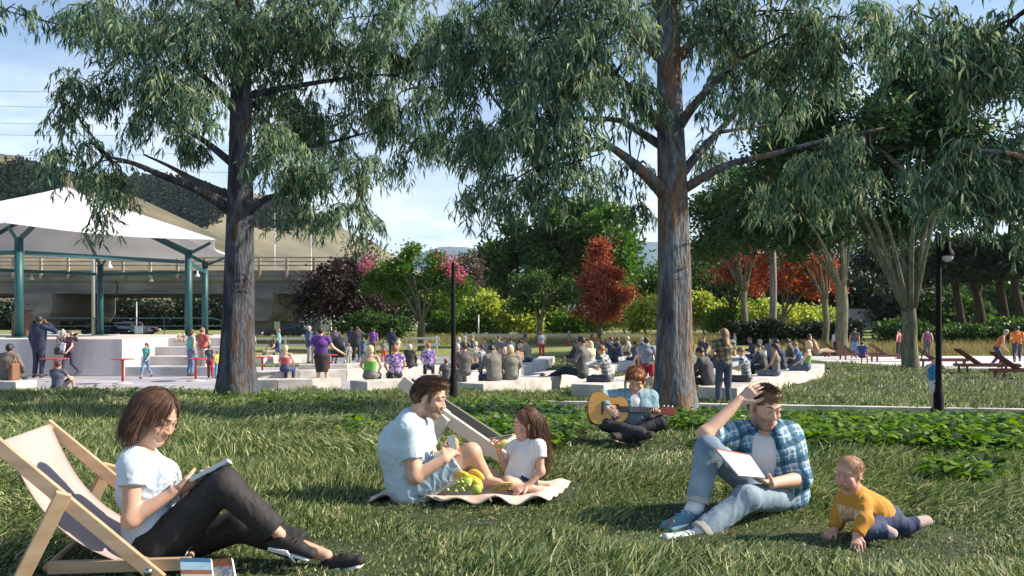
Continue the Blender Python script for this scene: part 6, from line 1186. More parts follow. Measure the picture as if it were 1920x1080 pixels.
# ------------------------------------------------------------------ lamp posts
blk = pmat('black_iron', (.006, .006, .007), .7, spec=.15)
def lamppost(label, px, pbase, Y, ztop, head):
    q = P(px, pbase, Y); z0 = ground_z(q.x, Y) - .03; h = ztop - z0; t = thing('lamp_post', label, 'lamp post', (q.x, Y, z0)); mb = MB(); mb.lathe([(.085, 0), (.085, .08), (.078, .1), (.078, .48), (.062, .50), (.056, .56), (.05, .60), (.04, h - .05), (.02, h)], n=16); mb.build('post', blk, t, True)
    if head:
        c = Vector((.145, 0, h - .38)); mb = MB(); mb.tube([(0, 0, h - .06), (.08, 0, h - .02), (.145, 0, h - .08), c + Vector((0, 0, .2))], .014, 8); mb.tube([(0, 0, h - .40), (.26, 0, h - .36)], .006, 6); mb.build('arm', blk, t, True)
        mb = MB(); mb.lathe([(.02, .24), (.045, .22), (.05, .12), (.085, .08), (.10, .02), (.105, 0)], c, 18); mb.build('lamp_hood', blk, t, True); mb = MB(); mb.lathe([(.086, .0), (.084, -.03), (.065, -.07), (.03, -.095), (.005, -.10)], c, 18); mb.build('lamp_globe', pmat('frosted_glass', (.75, .75, .78), .15), t, True)
lamppost('black lamp post with a small hanging globe on the right of the lawn', 1760, 790, 13, P(1758, 436, 13).z, True); lamppost('black lamp post behind the bearded man at the centre', 850, 752, 15.9, P(850, 492, 15.9).z, False)

# ------------------------------------------------------------------ sun loungers
lw = pmat('red_brown_wood', (.13, .040, .022), .55, (.22, .075, .04), 5, stretch=(.2, 1, 1))
def lounger_proto():
    t = thing('sun_lounger', 'x', 'sun lounger', (0, 0, 0))
    mb = MB()
    for y in (-.32, .32): mb.box((0, y, .30), (2.0, .05, .09))
    mb.box((-.98, 0, .30), (.04, .6, .08)); mb.box((.98, 0, .30), (.04, .6, .08)); mb.build('frame', lw, t)
    mb = MB()
    for i in range(13): mb.box((-.2 + .095 * i, 0, .358), (.075, .58, .02))
    mb.build('seat_slats', lw, t, fixn=False)
    mb = MB(); a = Vector((-.28, 0, .36)); b = Vector((-.98, 0, .86))
    for i in range(9): c = a.lerp(b, i / 8); mb.beam(c + Vector((0, -.29, 0)), c + Vector((0, .29, 0)), .075, .02, up=(.58, 0, .81))
    for y in (-.27, .27): mb.beam(a + Vector((0, y, -.02)), b + Vector((0, y, -.02)), .04, .03)
    mb.build('backrest', lw, t)
    for x in (-.8, .8):
        for y in (-.32, .32): mb = MB(); mb.box((x, y, .13), (.07, .05, .26)); mb.build('leg', lw, t)
    mb = MB(); mb.beam((-.75, 0, .30), (-.68, 0, .62), .04, .04); mb.build('prop', lw, t); return t
lo = lounger_proto(); LG = [(1895, 716, 'raised back sun lounger at the right edge, nearest of the row'), (1850, 702, 'sun lounger in front of the orange vest runner'), (1762, 690, 'sun lounger behind the right lamp post'), (1672, 680, 'sun lounger just left of the thickest vase shaped trunk'), (1610, 676, 'flat looking sun lounger under the seated person in blue'), (1578, 671, 'sun lounger behind the mossy trunk'), (1530, 668, 'farthest sun lounger, with the sunbather, beside the slender park tree')]
for i, (px, py, lb) in enumerate(LG):
    c = lo if i == 0 else copy_tree(lo); q = PZ(px, py, 0); q.z = ground_z(q.x, q.y); c.location = q; c.rotation_euler = (0, 0, R((-8, -6, -4, -4, 0, -5, 0)[i])); tag(c, lb, 'sun lounger', 'wooden sun loungers along the pale path')
    if i == 0: q = PZ(1925, 712, 0); c.location = q

# ------------------------------------------------------------------ deck chairs
beech = pmat('beech_wood', (.40, .27, .16), .6, (.52, .37, .24), 5, stretch=(.25, 3, 3), bump=.0006); canvas = pmat('pink_beige_canvas', (.40, .315, .30), .85, (.46, .37, .35), 4, bump=.0006, bscale=200)
def deckchair(label, A, B, W, mirror=1, Fp=None, fabric_m=canvas, legs=((.47, -.58),), wood=beech):
    """A top of the near back rail, B its bottom (world); W: vector from the near to the far rail."""
    A, B, W = Vector(A), Vector(B), Vector(W); t = thing('deck_chair', label, 'deck chair', tuple(Vector((B.x, B.y, B.z)))); o = B.copy(); d = (B - A).normalized(); L = (B - A).length; up = W.normalized().cross(d); up = up if up.z > 0 else -up; nw = W.normalized()
    for k, s in enumerate((0, 1)):
        mb = MB(); mb.beam(A + W * s - o, B + W * s - o, .028, .052, up=tuple(up)); r = mb.build('back_rail', wood, t, bevel=.003)
        for f in (.42, .93):
            c = A.lerp(B, f) + W * s - nw * .02 * (1 if s == 0 else -1) - o; mb = MB(); mb.tube([c, c - nw * .010 * (1 if s == 0 else -1)], .016, 14); mb.build('bolt', pmat('steel_bolt', (.45, .45, .46), .3, metal=1), r, True)
    mb = MB(); mb.tube([A + d * .03 - o, A + d * .03 + W - o], .016, 10); mb.tube([A + d * (L - .10) - o, A + d * (L - .10) + W - o], .014, 10); mb.build('cross_bar', wood, t, True)
    for s in (0, 1):  # prop legs
        c = A.lerp(B, .42) + W * s + nw * (.036 if s else -.036); g = Vector((c.x - .17 * mirror, c.y, ground_z(c.x, max(c.y, 3)) + .0)); mb = MB(); mb.beam(c - o + Vector((.012 * mirror, 0, .035)), g - o, .026, .058, up=tuple(up)); mb.build('prop_leg', wood, t, bevel=.003)
    # seat frame from rear foot to raised front
    for s in (0, 1):
        c = A.lerp(B, .93) + W * s + nw * (-.034 if s else .034); f0 = Vector((A.x + .20 * mirror, c.y, ground_z(A.x, 3.4) + .05)); f1 = c + (c - f0).normalized() * .16; f1 = f1 + Vector((0, 0, .02)); mb = MB(); mb.beam(f0 - o, f1 - o, .028, .05); mb.build('seat_rail', wood, t, bevel=.003)
    if True:
        c = A.lerp(B, .93); f0 = Vector((A.x + .20 * mirror, c.y, ground_z(A.x, 3.4) + .05)); f1 = c + (c - f0).normalized() * .13; mb = MB(); mb.tube([f1 + nw * .03 - o, f1 + W - nw * .03 - o], .014, 10); mb.build('seat_bar', wood, t, True); mb = MB(); mb.tube([f0 + nw * .03 - o, f0 + W - nw * .03 - o], .014, 10); mb.build('seat_bar', wood, t, True)
    V = []; n = 22; a = A + d * .02; b = A + d * (L * .93); m = 8
    for i in range(n + 1):
        for j in range(m + 1):
            u = i / n; sag = .11 * math.sin(math.pi * min(1, u * .95)) ; p_ = a.lerp(b, u) + W * (.055 + .89 * j / m) - up * (sag * (1 - .06 * math.cos((j / m - .5) * 6.28))) + up * .018 * (1 - u) - o; V.append(tuple(p_))
    F = [(i * (m + 1) + j, i * (m + 1) + j + 1, (i + 1) * (m + 1) + j + 1, (i + 1) * (m + 1) + j) for i in range(n) for j in range(m)]
    f = mesh_obj('canvas_sling', V, F, fabric_m, t); s = f.modifiers.new('thick', 'SOLIDIFY'); s.thickness = .004
    return t
A = P(-12, 828, 3.2); B = P(302, 1088, 3.2); deckchair('wooden deck chair with pinkish canvas under the reading woman', A, B, (-.14, .60, 0))
A = P(752, 712, 5.9); B = P(945, 852, 5.5); wh = pmat('whitewashed_wood', (.60, .52, .40), .6, (.68, .60, .48), 5)
def chair2():
    t = thing('deck_chair', 'pale wooden deck chair standing behind the bearded man and the girl', 'deck chair', tuple(P(900, 850, 5.8))); o = P(900, 850, 5.8)
    def bm(name, a, b, w, h, m, up=(0, 0, 1)): mb = MB(); mb.beam(a - o, b - o, w, h, up=up); mb.build(name, m, t, bevel=.003)
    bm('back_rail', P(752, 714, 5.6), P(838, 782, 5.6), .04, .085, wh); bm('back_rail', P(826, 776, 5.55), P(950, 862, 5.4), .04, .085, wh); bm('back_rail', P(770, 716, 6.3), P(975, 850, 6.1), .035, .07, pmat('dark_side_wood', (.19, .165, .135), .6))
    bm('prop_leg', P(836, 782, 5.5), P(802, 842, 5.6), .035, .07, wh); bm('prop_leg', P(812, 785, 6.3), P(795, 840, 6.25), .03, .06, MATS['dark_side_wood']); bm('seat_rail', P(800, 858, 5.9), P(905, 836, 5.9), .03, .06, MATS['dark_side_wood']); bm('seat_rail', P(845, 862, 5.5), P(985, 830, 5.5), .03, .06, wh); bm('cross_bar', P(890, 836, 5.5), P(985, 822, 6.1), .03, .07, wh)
    V = [P(900, 826, 5.6), P(960, 816, 5.6), P(968, 814, 6.1), P(915, 824, 6.1)]; mb = MB(); mb.prism([v - o for v in V], (0, 0, .006)); mb.build('canvas_sling', pmat('pale_canvas', (.52, .50, .48), .85), t)
chair2()

# ------------------------------------------------------------------ picnic things
def blanket():
    n, m = 60, 40; V = []; q0 = (-.16, 4.95)
    gz0 = ground_z(q0[0], q0[1])
    for j in range(m + 1):
        for i in range(n + 1):
            u, v = i / n - .5, j / m - .5; x = -.24 + u * 1.08 + v * .18; y = 4.98 + v * .62 - u * .04; e = max(abs(u), abs(v)) * 2
            z = ground_z(x, y) + .030 + .008 * math.sin(u * 21 + v * 5) * (.3 + e) + .006 * math.sin(v * 26 - u * 8) + .028 * math.sin(u * 31 + 1) * max(0, e - .75) * 3
            V.append((x - q0[0], y - q0[1], z - gz0))
    F = [(j * (n + 1) + i, j * (n + 1) + i + 1, (j + 1) * (n + 1) + i + 1, (j + 1) * (n + 1) + i) for j in range(m) for i in range(n)]
    o = mesh_obj('picnic_blanket', V, F, pmat('pinkish_blanket', (.50, .37, .31), .95, (.66, .58, .52), 5, bump=.001, bscale=120)); o.location = (q0[0], q0[1], gz0); s = o.modifiers.new('t', 'SOLIDIFY'); s.thickness = .008; tag(o, 'crumpled pinkish picnic blanket under the bearded man and the girl', 'blanket')
blanket()
def fruit(name, label, px, py, Y, make, rz=0, group=None):
    q = P(px, py, Y); make(name, q, label, rz, group)
gA = pmat('green_apple', (.36, .44, .05), .35, (.48, .52, .10), 8); gG = pmat('grape', (.40, .45, .10), .3, (.52, .55, .18), 20); yB = pmat('banana_yellow', (.70, .42, .03), .5, (.78, .52, .06), 6)
def apple(label, px, py, Y, r=.036):
    q = P(px, py, Y); t = thing('apple', label, 'apple', tuple(q), group='green apples of the picnic'); mb = MB(); mb.lathe([(r * a, r * b) for a, b in ((.05, .72), (.3, .88), (.62, .86), (.92, .5), (1, .05), (.9, -.45), (.6, -.82), (.25, -.9), (.05, -.8))], n=20); mb.build('flesh', gA, t, True); mb = MB(); mb.tube([(0, 0, r * .7), (r * .15, 0, r * 1.25)], .0018, 5); mb.build('stem', DKB, t, True)
apple('large green apple at the front of the picnic fruit', 877, 906, 4.62, .040); apple('green apple at the right of the picnic fruit', 893, 917, 4.60, .034); apple('yellowish apple half hidden behind the bananas', 862, 897, 4.78, .036)
def banana(label, p0, p1, p2):
    pl = [Vector(v) for v in smoothline([P(*p0), P(*p1), P(*p2)], 10)]; o = pl[len(pl) // 2].copy(); n = len(pl); mb = MB(); mb.tube([v - o for v in pl], [.006, .014] + [.018] * (n - 4) + [.013, .005], 7); b = mb.build('banana', yB, None, True); b.location = o; tag(b, label, 'banana', 'bananas of the picnic')
banana('uppermost banana on the picnic fruit', (878, 886, 4.7), (893, 886, 4.68), (908, 900, 4.66)); banana('second banana, below the uppermost one', (870, 893, 4.68), (888, 897, 4.66), (905, 910, 4.64)); banana('left banana lying across the grapes', (852, 893, 4.66), (864, 888, 4.64), (880, 893, 4.62)); banana('lowest short banana beside the apple', (884, 900, 4.62), (894, 906, 4.60), (905, 917, 4.60))
q = P(861, 915, 4.6); t = thing('bunch_of_grapes', 'bunch of green grapes on the blanket by the bearded man', 'grapes', tuple(q)); r = random.Random(3); mb = MB()
for i in range(34): mb.ico((r.gauss(0, .032), r.gauss(0, .02), r.gauss(.006, .014)), .0105, n=6)
g_ = mb.build('grapes', gG, t, True, fixn=False); tag(g_, kind='stuff'); mb = MB(); mb.tube([(0, 0, .02), (.02, 0, .05)], .002, 5); mb.build('stem', DKB, t, True)
t = thing('sandwich_stack', 'pile of toasted sandwiches on the blanket in front of the girl', 'sandwiches', tuple(P(935, 921, 4.62)))
for i in range(4): mb = MB(); mb.prism([Vector((-.07 + .02 * i, -.03, .014 * i)), Vector((.05 + .012 * i, -.035, .014 * i)), Vector((.03 + .02 * i, .045, .014 * i))], (0, 0, .006)); mb.prism([Vector((-.065 + .02 * i, -.028, .014 * i + .007)), Vector((.045 + .012 * i, -.032, .014 * i + .007)), Vector((.03 + .02 * i, .04, .014 * i + .007))], (0, 0, .005)); mb.build('toasted_slice', pmat('toast', (.55, .30, .09), .7), t, bevel=.002)
# magazines by the deck chair
def mag(name, label, quad, cols, title=None):
    q = [P(*c) for c in quad]; o = q[3].copy(); t = thing(name, label, 'book', tuple(o)); nn = (q[1] - q[0]).cross(q[3] - q[0]).normalized(); nn = nn if nn.y < 0 else -nn
    mb = MB(); mb.prism([v - o - nn * .012 for v in q], nn * .012); mb.build('pages', MATS['paper'], t)
    for i, (a, b, c) in enumerate(cols):
        mb = MB(); mb.prism([q[0].lerp(q[3], a) - o + nn * .0005, q[1].lerp(q[2], a) - o + nn * .0005, q[1].lerp(q[2], b) - o + nn * .0005, q[0].lerp(q[3], b) - o + nn * .0005], nn * .001); mb.build('cover_band', c, t)
b1, b2, b3, b4 = pmat('cover_sky', (.30, .48, .58), .4, (.42, .58, .66), 12), pmat('cover_teal', (.05, .16, .26), .4), pmat('cover_rust', (.42, .13, .04), .4, (.25, .12, .06), 40), pmat('cover_cream', (.50, .52, .48), .4)
mag('magazine', 'magazine with a sea and sky cover propped in the grass by the deck chair', [(338, 1046, 3.12), (395, 1047, 3.08), (400, 1092, 2.98), (340, 1092, 3.02)], [(0, .18, b2), (.18, .5, b1), (.5, .68, b3), (.68, 1, b4)])
mag('magazine', 'second magazine with a rust coloured cover behind the sea and sky one', [(396, 1049, 3.2), (434, 1046, 3.15), (442, 1090, 3.05), (402, 1092, 3.08)], [(0, .36, b3), (.36, .85, pmat('cover_street', (.20, .24, .30), .4, (.55, .52, .46), 55, contrast=(.45, .55))), (.85, 1, b4)])
# stroller
q = PZ(637, 690, 0); st = thing('stroller', 'black baby stroller with hood behind the woman in the black skirt', 'stroller', tuple(q)); s = SDF(.03); s.ell((0, 0, .95), (.36, .36, .34), k=.05); s.ell((0, .35, .75), (.33, .3, .3), k=.03, op='s'); sdf_obj('hood', s, pmat('black_canvas', (.018, .02, .028), .8), st); mb = MB(); mb.box((0, .05, .58), (.5, .7, .28)); mb.build('seat', MATS['black_canvas'], st, bevel=.05)
for x in (-.26, .26): mb = MB(); mb.tube([(x, -.45, 1.05), (x, .1, .55), (x, .5, .12)], .015, 6); mb.tube([(x, .1, .55), (x, -.35, .15)], .015, 6); mb.build('frame', pmat('steel_bolt', (.45, .45, .46), .3, metal=1), st, True)
for x in (-.27, .27):
    for y in (-.35, .48): mb = MB(); mb.tube([(x - .02, y, .14), (x + .02, y, .14)], .14, 16); mb.build('wheel', pmat('tyre', (.015, .015, .015), .8), st, True)
def simple_bag(name, label, cat, loc, dims, col):
    t = thing(name, label, cat, loc); mb = MB(); mb.box((0, 0, dims[2] / 2), dims); mb.build('case', pmat(name + '_leather', col, .5), t, bevel=.035); mb = MB(); mb.tube([(-dims[0] / 3, 0, dims[2] * .9), (-dims[0] / 4, 0, dims[2] * 1.4), (dims[0] / 4, 0, dims[2] * 1.4), (dims[0] / 3, 0, dims[2] * .9)], .012, 6); mb.build('strap', MATS[name + '_leather'], t, True)
q = PZ(36, 712, .36); simple_bag('briefcase', 'tan briefcase on the bench beside the seated man in brown', 'briefcase', (q.x, q.y - .2, .36), (.12, .3, .42), (.22, .10, .06))
q = P(112, 665, 26.4); simple_bag('handbag', 'dark brown handbag at the hip of the woman in the purple blouse', 'handbag', tuple(q), (.32, .14, .24), (.035, .018, .015))
# ------------------------------------------------------------------ the crowd
def mir(J):
    return J
def base_pose(kind):
    """Skeleton in metres, facing +y, feet at z=0 (crown about 1.72 when standing)."""
    J = {}; v = V3
    def std(py=0, lean=0, z0=.93):
        J['pelvis'] = v((0, py, z0)); J['waist'] = v((0, py + .10 * lean + .01, z0 + .16)); J['chest'] = v((0, py + .24 * lean, z0 + .35)); J['neck'] = v((0, py + .42 * lean, z0 + .53)); J['head'] = v((0, py + .52 * lean + .02, z0 + .67))
        for s, x in (('R', 1), ('L', -1)): J['s' + s] = v((x * .17, py + .37 * lean, z0 + .475)); J['p' + s] = v((x * .085, py, z0 - .03))
    def legs(l): 
        for k, a in l.items(): J[k] = v(a)
    J['f'] = (0, 1, -.05)
    if kind in ('stand', 'hands', 'phone', 'point', 'hips', 'hold'):
        std(); legs(dict(kR=(.10, .02, .49), kL=(-.10, .02, .49), aR=(.11, -.02, .09), aL=(-.11, -.02, .09), eR=(.225, -.03, 1.13), eL=(-.225, -.03, 1.13), wR=(.24, .06, .88), wL=(-.24, .06, .88)))
    if kind == 'phone': legs(dict(eR=(.40, .12, 1.30), wR=(.16, .10, 1.52))); J['f'] = (-.3, 1, .05)
    if kind == 'point': legs(dict(eR=(.30, .0, 1.16), wR=(.50, .16, 1.00)))
    if kind == 'hips': legs(dict(eR=(.36, -.06, 1.17), wR=(.19, .02, 1.02), eL=(-.36, -.06, 1.17), wL=(-.19, .02, 1.02)))
    if kind == 'hold': legs(dict(eR=(.24, .05, 1.14), wR=(.12, .25, 1.17), eL=(-.24, .05, 1.14), wL=(-.10, .25, 1.15))); J['f'] = (0, 1, -.35)
    if kind == 'face': std(); legs(dict(kR=(.09, .02, .49), kL=(-.09, .02, .49), aR=(.10, -.02, .09), aL=(-.10, -.02, .09), eR=(.30, .14, 1.32), wR=(.09, .17, 1.55), eL=(-.30, .14, 1.32), wL=(-.09, .17, 1.55)))
    if kind == 'walk': std(); legs(dict(kR=(.09, .18, .51), kL=(-.09, -.04, .49), aR=(.09, .26, .10), aL=(-.09, -.34, .20), eR=(.22, -.14, 1.14), eL=(-.22, .08, 1.13), wR=(.22, -.12, .89), wL=(-.20, .26, .95)))
    if kind == 'jog': std(lean=.45, z0=.90); legs(dict(kR=(.10, .34, .62), kL=(-.10, -.02, .47), aR=(.10, .20, .25), aL=(-.10, -.38, .22), eR=(.24, -.12, 1.12), eL=(-.24, .22, 1.10), wR=(.18, .10, 1.06), wL=(-.16, .42, 1.20)))
    if kind == 'bend': std(lean=.6, z0=.84); legs(dict(kR=(.16, .20, .46), kL=(-.16, .02, .44), aR=(.20, .06, .09), aL=(-.22, -.22, .09), eR=(.26, .22, 1.05), eL=(-.26, .16, 1.05), wR=(.26, .34, .82), wL=(-.28, .28, .82))); J['f'] = (0, 1, -.5)
    if kind in ('sit', 'sitread', 'sitlean', 'sitback'):
        ln = {'sit': .08, 'sitread': .30, 'sitlean': .36, 'sitback': -.12}[kind]; std(lean=ln, z0=.56); legs(dict(kR=(.13, .44, .54), kL=(-.13, .44, .54), aR=(.14, .42, .09), aL=(-.14, .42, .09), eR=(.25, .10 + ln * .3, .80), eL=(-.25, .10 + ln * .3, .80), wR=(.15, .33, .63), wL=(-.15, .33, .63)))
        if kind == 'sitread': legs(dict(wR=(.08, .36, .80), wL=(-.08, .36, .80), eR=(.23, .18, .78), eL=(-.23, .18, .78))); J['f'] = (0, 1, -.6)
        if kind == 'sitlean': J['f'] = (0, 1, -.7); legs(dict(wR=(.10, .50, .62), wL=(-.10, .50, .62), eR=(.23, .32, .72), eL=(-.23, .32, .72)))
    if kind == 'sitlegs': std(lean=.02, z0=.56); legs(dict(kR=(.12, .46, .56), kL=(-.12, .42, .60), aR=(.12, .86, .40), aL=(-.12, .82, .38), eR=(.25, .12, .80), eL=(-.25, .12, .80), wR=(.10, .34, .82), wL=(-.10, .34, .82))); J['f'] = (0, 1, -.4)
    if kind == 'ground': std(lean=.10, z0=.12); legs(dict(kR=(.20, .36, .38), kL=(-.20, .36, .38), aR=(.14, .56, .07), aL=(-.14, .56, .07), eR=(.26, .16, .40), eL=(-.26, .16, .40), wR=(.16, .38, .40), wL=(-.16, .38, .40)))
    if kind == 'recline': std(lean=-.75, z0=.42); legs(dict(kR=(.10, .44, .52), kL=(-.10, .44, .46), aR=(.10, .88, .40), aL=(-.10, .88, .40), eR=(.30, -.22, .55), eL=(-.30, -.22, .55), wR=(.24, .02, .46), wL=(-.24, .02, .46))); J['f'] = (0, .9, .3)
    return J
CACHE = {}
def crowd_mesh(key):
    if key in CACHE: return CACHE[key]
    part, pose, var, h = key; J = base_pose(pose); H = Head(J['head'], J['f'], (0, 0, 1), 1.0); s = SDF(h); sp = 1.0; T = None
    st = pose in ('stand', 'hips', 'hold', 'phone', 'point')
    if part == 'body':
        head_prims(s, H, detail=False); s.ecap(J['neck'], H(0, -.02, -.06), .050, .05, k=.03); torso(s, J, -.012)
        for q in 'RL':
            arm(s, J, q, .92, part=2, k=.02); leg(s, J, q, .92, k=.02); d = unit(J['w' + q] - J['e' + q]); s.ecap(J['w' + q], J['w' + q] + d * .10, (.028, .020), (.036, .014), k=.015); s.ecap(J['w' + q] + d * .09, J['w' + q] + d * .155 + V3((0, .015, 0)), (.030, .013), (.020, .009), k=.01)
            s.ecap(J['w' + q] + d * .03, J['w' + q] + d * .09 + V3((-.03 if q == 'R' else .03, .03, 0)), .012, .009, k=.008)
    if part == 'top':
        if var == 'jacket': torso(s, J, .030); s.ecap(J['chest'], J['pelvis'] + V3((0, 0, -.10 if st else -.02)), (.19, .140), (.185, .145), side=(1, 0, 0), k=.05); [arm(s, J, q, 1, .020, part=1.95, flat=1) for q in 'RL']; s.ell(J['neck'] + V3((0, .10, .01)), (.05, .09, .10), k=.015, op='s')
        elif var == 'tank': 
            torso(s, J, .010); 
            for q in 'RL': s.ell(J['s' + q] + V3((.055 if q == 'R' else -.055, 0, .02)), (.06, .12, .10), k=.02, op='s')
            s.ell(J['neck'], (.09, .10, .08), k=.02, op='s')
        elif var == 'tube': s.ecap(J['waist'] - V3((0, 0, .03)), J['chest'] + V3((0, 0, .02)), (.145, .108), (.172, .124), side=(1, 0, 0), k=.03, flat=1)
        else: torso(s, J, .016); [arm(s, J, q, 1, .018, part=.55 if var == 'tee' else 1.93, flat=1) for q in 'RL']; s.ell(J['neck'] + V3((0, .02, .03)), (.065, .07, .05), k=.015, op='s')
        s.disp = wrinkles(.006, 12, 3)
    if part == 'bottom':
        if var == 'skirt': s.ecap(J['waist'] - V3((0, 0, .06)), J['pelvis'], (.145, .11), (.19, .14), side=(1, 0, 0), k=.03); s.ecap(J['pelvis'], V3((0, .0, .52)), (.19, .14), (.155, .12), side=(1, 0, 0), k=.03, flat=1)
        else:
            s.ecap(J['pelvis'], J['pelvis'] * .35 + J['waist'] * .65, (.168, .125), (.148, .112), side=(1, 0, 0), k=.04)
            for q in 'RL': leg(s, J, q, .98, .014, part={'pants': 1.93, 'shorts': .8, 'crop': 1.6}[var], flat=1, g2=.018)
        s.disp = wrinkles(.005, 13, 4)
    if part == 'hair':
        H.ell(s, (0, -.016, .040), (.084, .100, .088)); 
        if var in ('short', 'bald'): H.ell(s, (0, -.05, -.005), (.076, .06, .06), k=.02)
        if var == 'bob': H.ell(s, (0, -.045, -.03), (.092, .08, .10), k=.03)
        if var == 'long': H.ell(s, (0, -.045, -.02), (.09, .08, .10), k=.03); s.ecap(H(0, -.06, -.05), H(0, -.10, -.30), (.085, .045), (.055, .022), side=H.r, k=.03)
        if var == 'pony': H.ell(s, (0, -.05, -.005), (.078, .06, .06), k=.02); s.ecap(H(0, -.10, .04), H(0, -.15, -.16), .034, .012, k=.02)
        if var == 'bun': H.ell(s, (0, -.05, -.005), (.078, .06, .06), k=.02); H.ell(s, (0, -.09, .09), (.038, .038, .038), k=.01)
        H.ell(s, (0, .125, -.040), (.10, .085, .100), k=.012, op='s'); s.disp = lambda q: .004 * noise3(H.loc(q) * V3((1, 1, .3)), 60, 4, 2)
    if part == 'shoes':
        for q in 'RL':
            A = J['a' + q]; d = V3((0, 1, 0)) if A[2] < .15 else unit(V3((0, 1, .7 if pose in ('sitlegs', 'recline') else -.5))); shoe(s, A, A + d * .20, 1., (0, -d[2], 1))
    V, F = s.mesh(); me = mesh_obj('tmp', V, F, M_SKINT if False else MATS['crowd_base']); d = me.data; bpy.data.objects.remove(me); CACHE[key] = d; return d
pmat('crowd_base', (.5, .5, .5))
HT = {'stand': 1.72, 'hands': 1.72, 'phone': 1.72, 'point': 1.72, 'hips': 1.72, 'hold': 1.72, 'face': 1.72, 'walk': 1.72, 'jog': 1.66, 'bend': 1.58, 'sit': 1.35 - .36, 'sitread': 1.34 - .36, 'sitlean': 1.32 - .36, 'sitback': 1.35 - .36, 'sitlegs': 1.35 - .45, 'ground': .91, 'recline': 1.2 - .35}
CM = {}
def cm(c, rough=.8):
    if isinstance(c, str): return MATS[c]
    k = 'cloth_%02x%02x%02x' % tuple(int(min(1, v) * 255) for v in c)
    if k not in CM: CM[k] = pmat(k, c, rough, tuple(min(1, v * 1.25 + .01) for v in c), 9, bump=.002, bscale=25)
    return CM[k]
SKINS = [(.58, .36, .26), (.50, .29, .19), (.36, .19, .12), (.20, .10, .065)]
HAIRC = {'k': (.015, .012, .012), 'b': (.05, .028, .018), 'r': (.28, .10, .04), 'y': (.56, .44, .26), 'g': (.38, .37, .36), 'a': (.20, .10, .05)}
plaidmat('plaid_olive', (.03, .028, .022), (.16, .14, .09), (.34, .30, .20), 9); plaidmat('plaid_navy', (.03, .04, .08), (.25, .28, .33), (.62, .62, .58), 11)
def floral(name, a, b, sc=14): 
    return pmat(name, a, .85, b, sc, contrast=(.47, .53))
floral('floral_purple', (.12, .05, .30), (.42, .36, .52)); floral('blouse_purple_red', (.10, .025, .09), (.20, .06, .11), 20); pmat('stripe_grey', (.05, .06, .10), .85, (.10, .11, .17), 30, stretch=(.05, .05, 3)); pmat('plaid_small', (.30, .30, .30), .85, (.10, .16, .13), 30)
def person(px, top, con, z, pose, face, tv, tc, bv, bc, hv, hc, sk, label, shoe_c=(.03, .025, .022), wide=1.0, name='person', thing_name=None):
    """px column, top = crown row, con = feet / seat row, z = height of what carries them; the size follows from both."""
    q = PZ(px, con, z) if z is not None else None
    if q is None: raise ValueError
    Y = q.y; sit = pose.startswith('sit') or pose == 'recline'; zt = EYE - (top - HY) / FPX * Y; h = zt - z; s = h / HT[pose]; off = (.45 if pose.startswith('sit') else .35 if pose == 'recline' else 0) * s
    t = thing('person', label, 'person', (q.x, Y, z - off), R(face), 'people of the crowd round the bandshell lawn'); rr = random.Random(int(px)); t.rotation_euler[2] += R(rr.uniform(-9, 9)); t.rotation_euler[1] = R(rr.uniform(-3, 3)); t.scale = (s * wide * rr.uniform(.94, 1.1), s * wide * rr.uniform(.94, 1.08), s)
    hh = .015 if Y < 30 else .02 if Y < 45 else .026
    def part(nm, key, mat):
        o = bpy.data.objects.new(nm, crowd_mesh(key)); COL.objects.link(o); o.parent = t; o.material_slots[0].link = 'OBJECT'; o.material_slots[0].material = mat; return o
    part('body', ('body', pose, '', hh), cm(SKINS[sk], .55)); part('top', ('top', pose, tv, hh), cm(tc)); part({'skirt': 'skirt', 'pants': 'trousers', 'shorts': 'shorts', 'crop': 'leggings'}[bv], ('bottom', pose, bv, hh), cm(bc))
    part('hair', ('hair', pose, hv, hh), cm(HAIRC[hc], .55)); part('shoes', ('shoes', pose, '', hh), cm(shoe_c)); return t
BK, NV, DG, BE, WH = (.015, .016, .02), (.02, .03, .075), (.05, .05, .055), (.36, .33, .25), (.62, .62, .60)
JE = (.06, .10, .20); TE = (.10, .36, .34); PU = (.09, .025, .20)
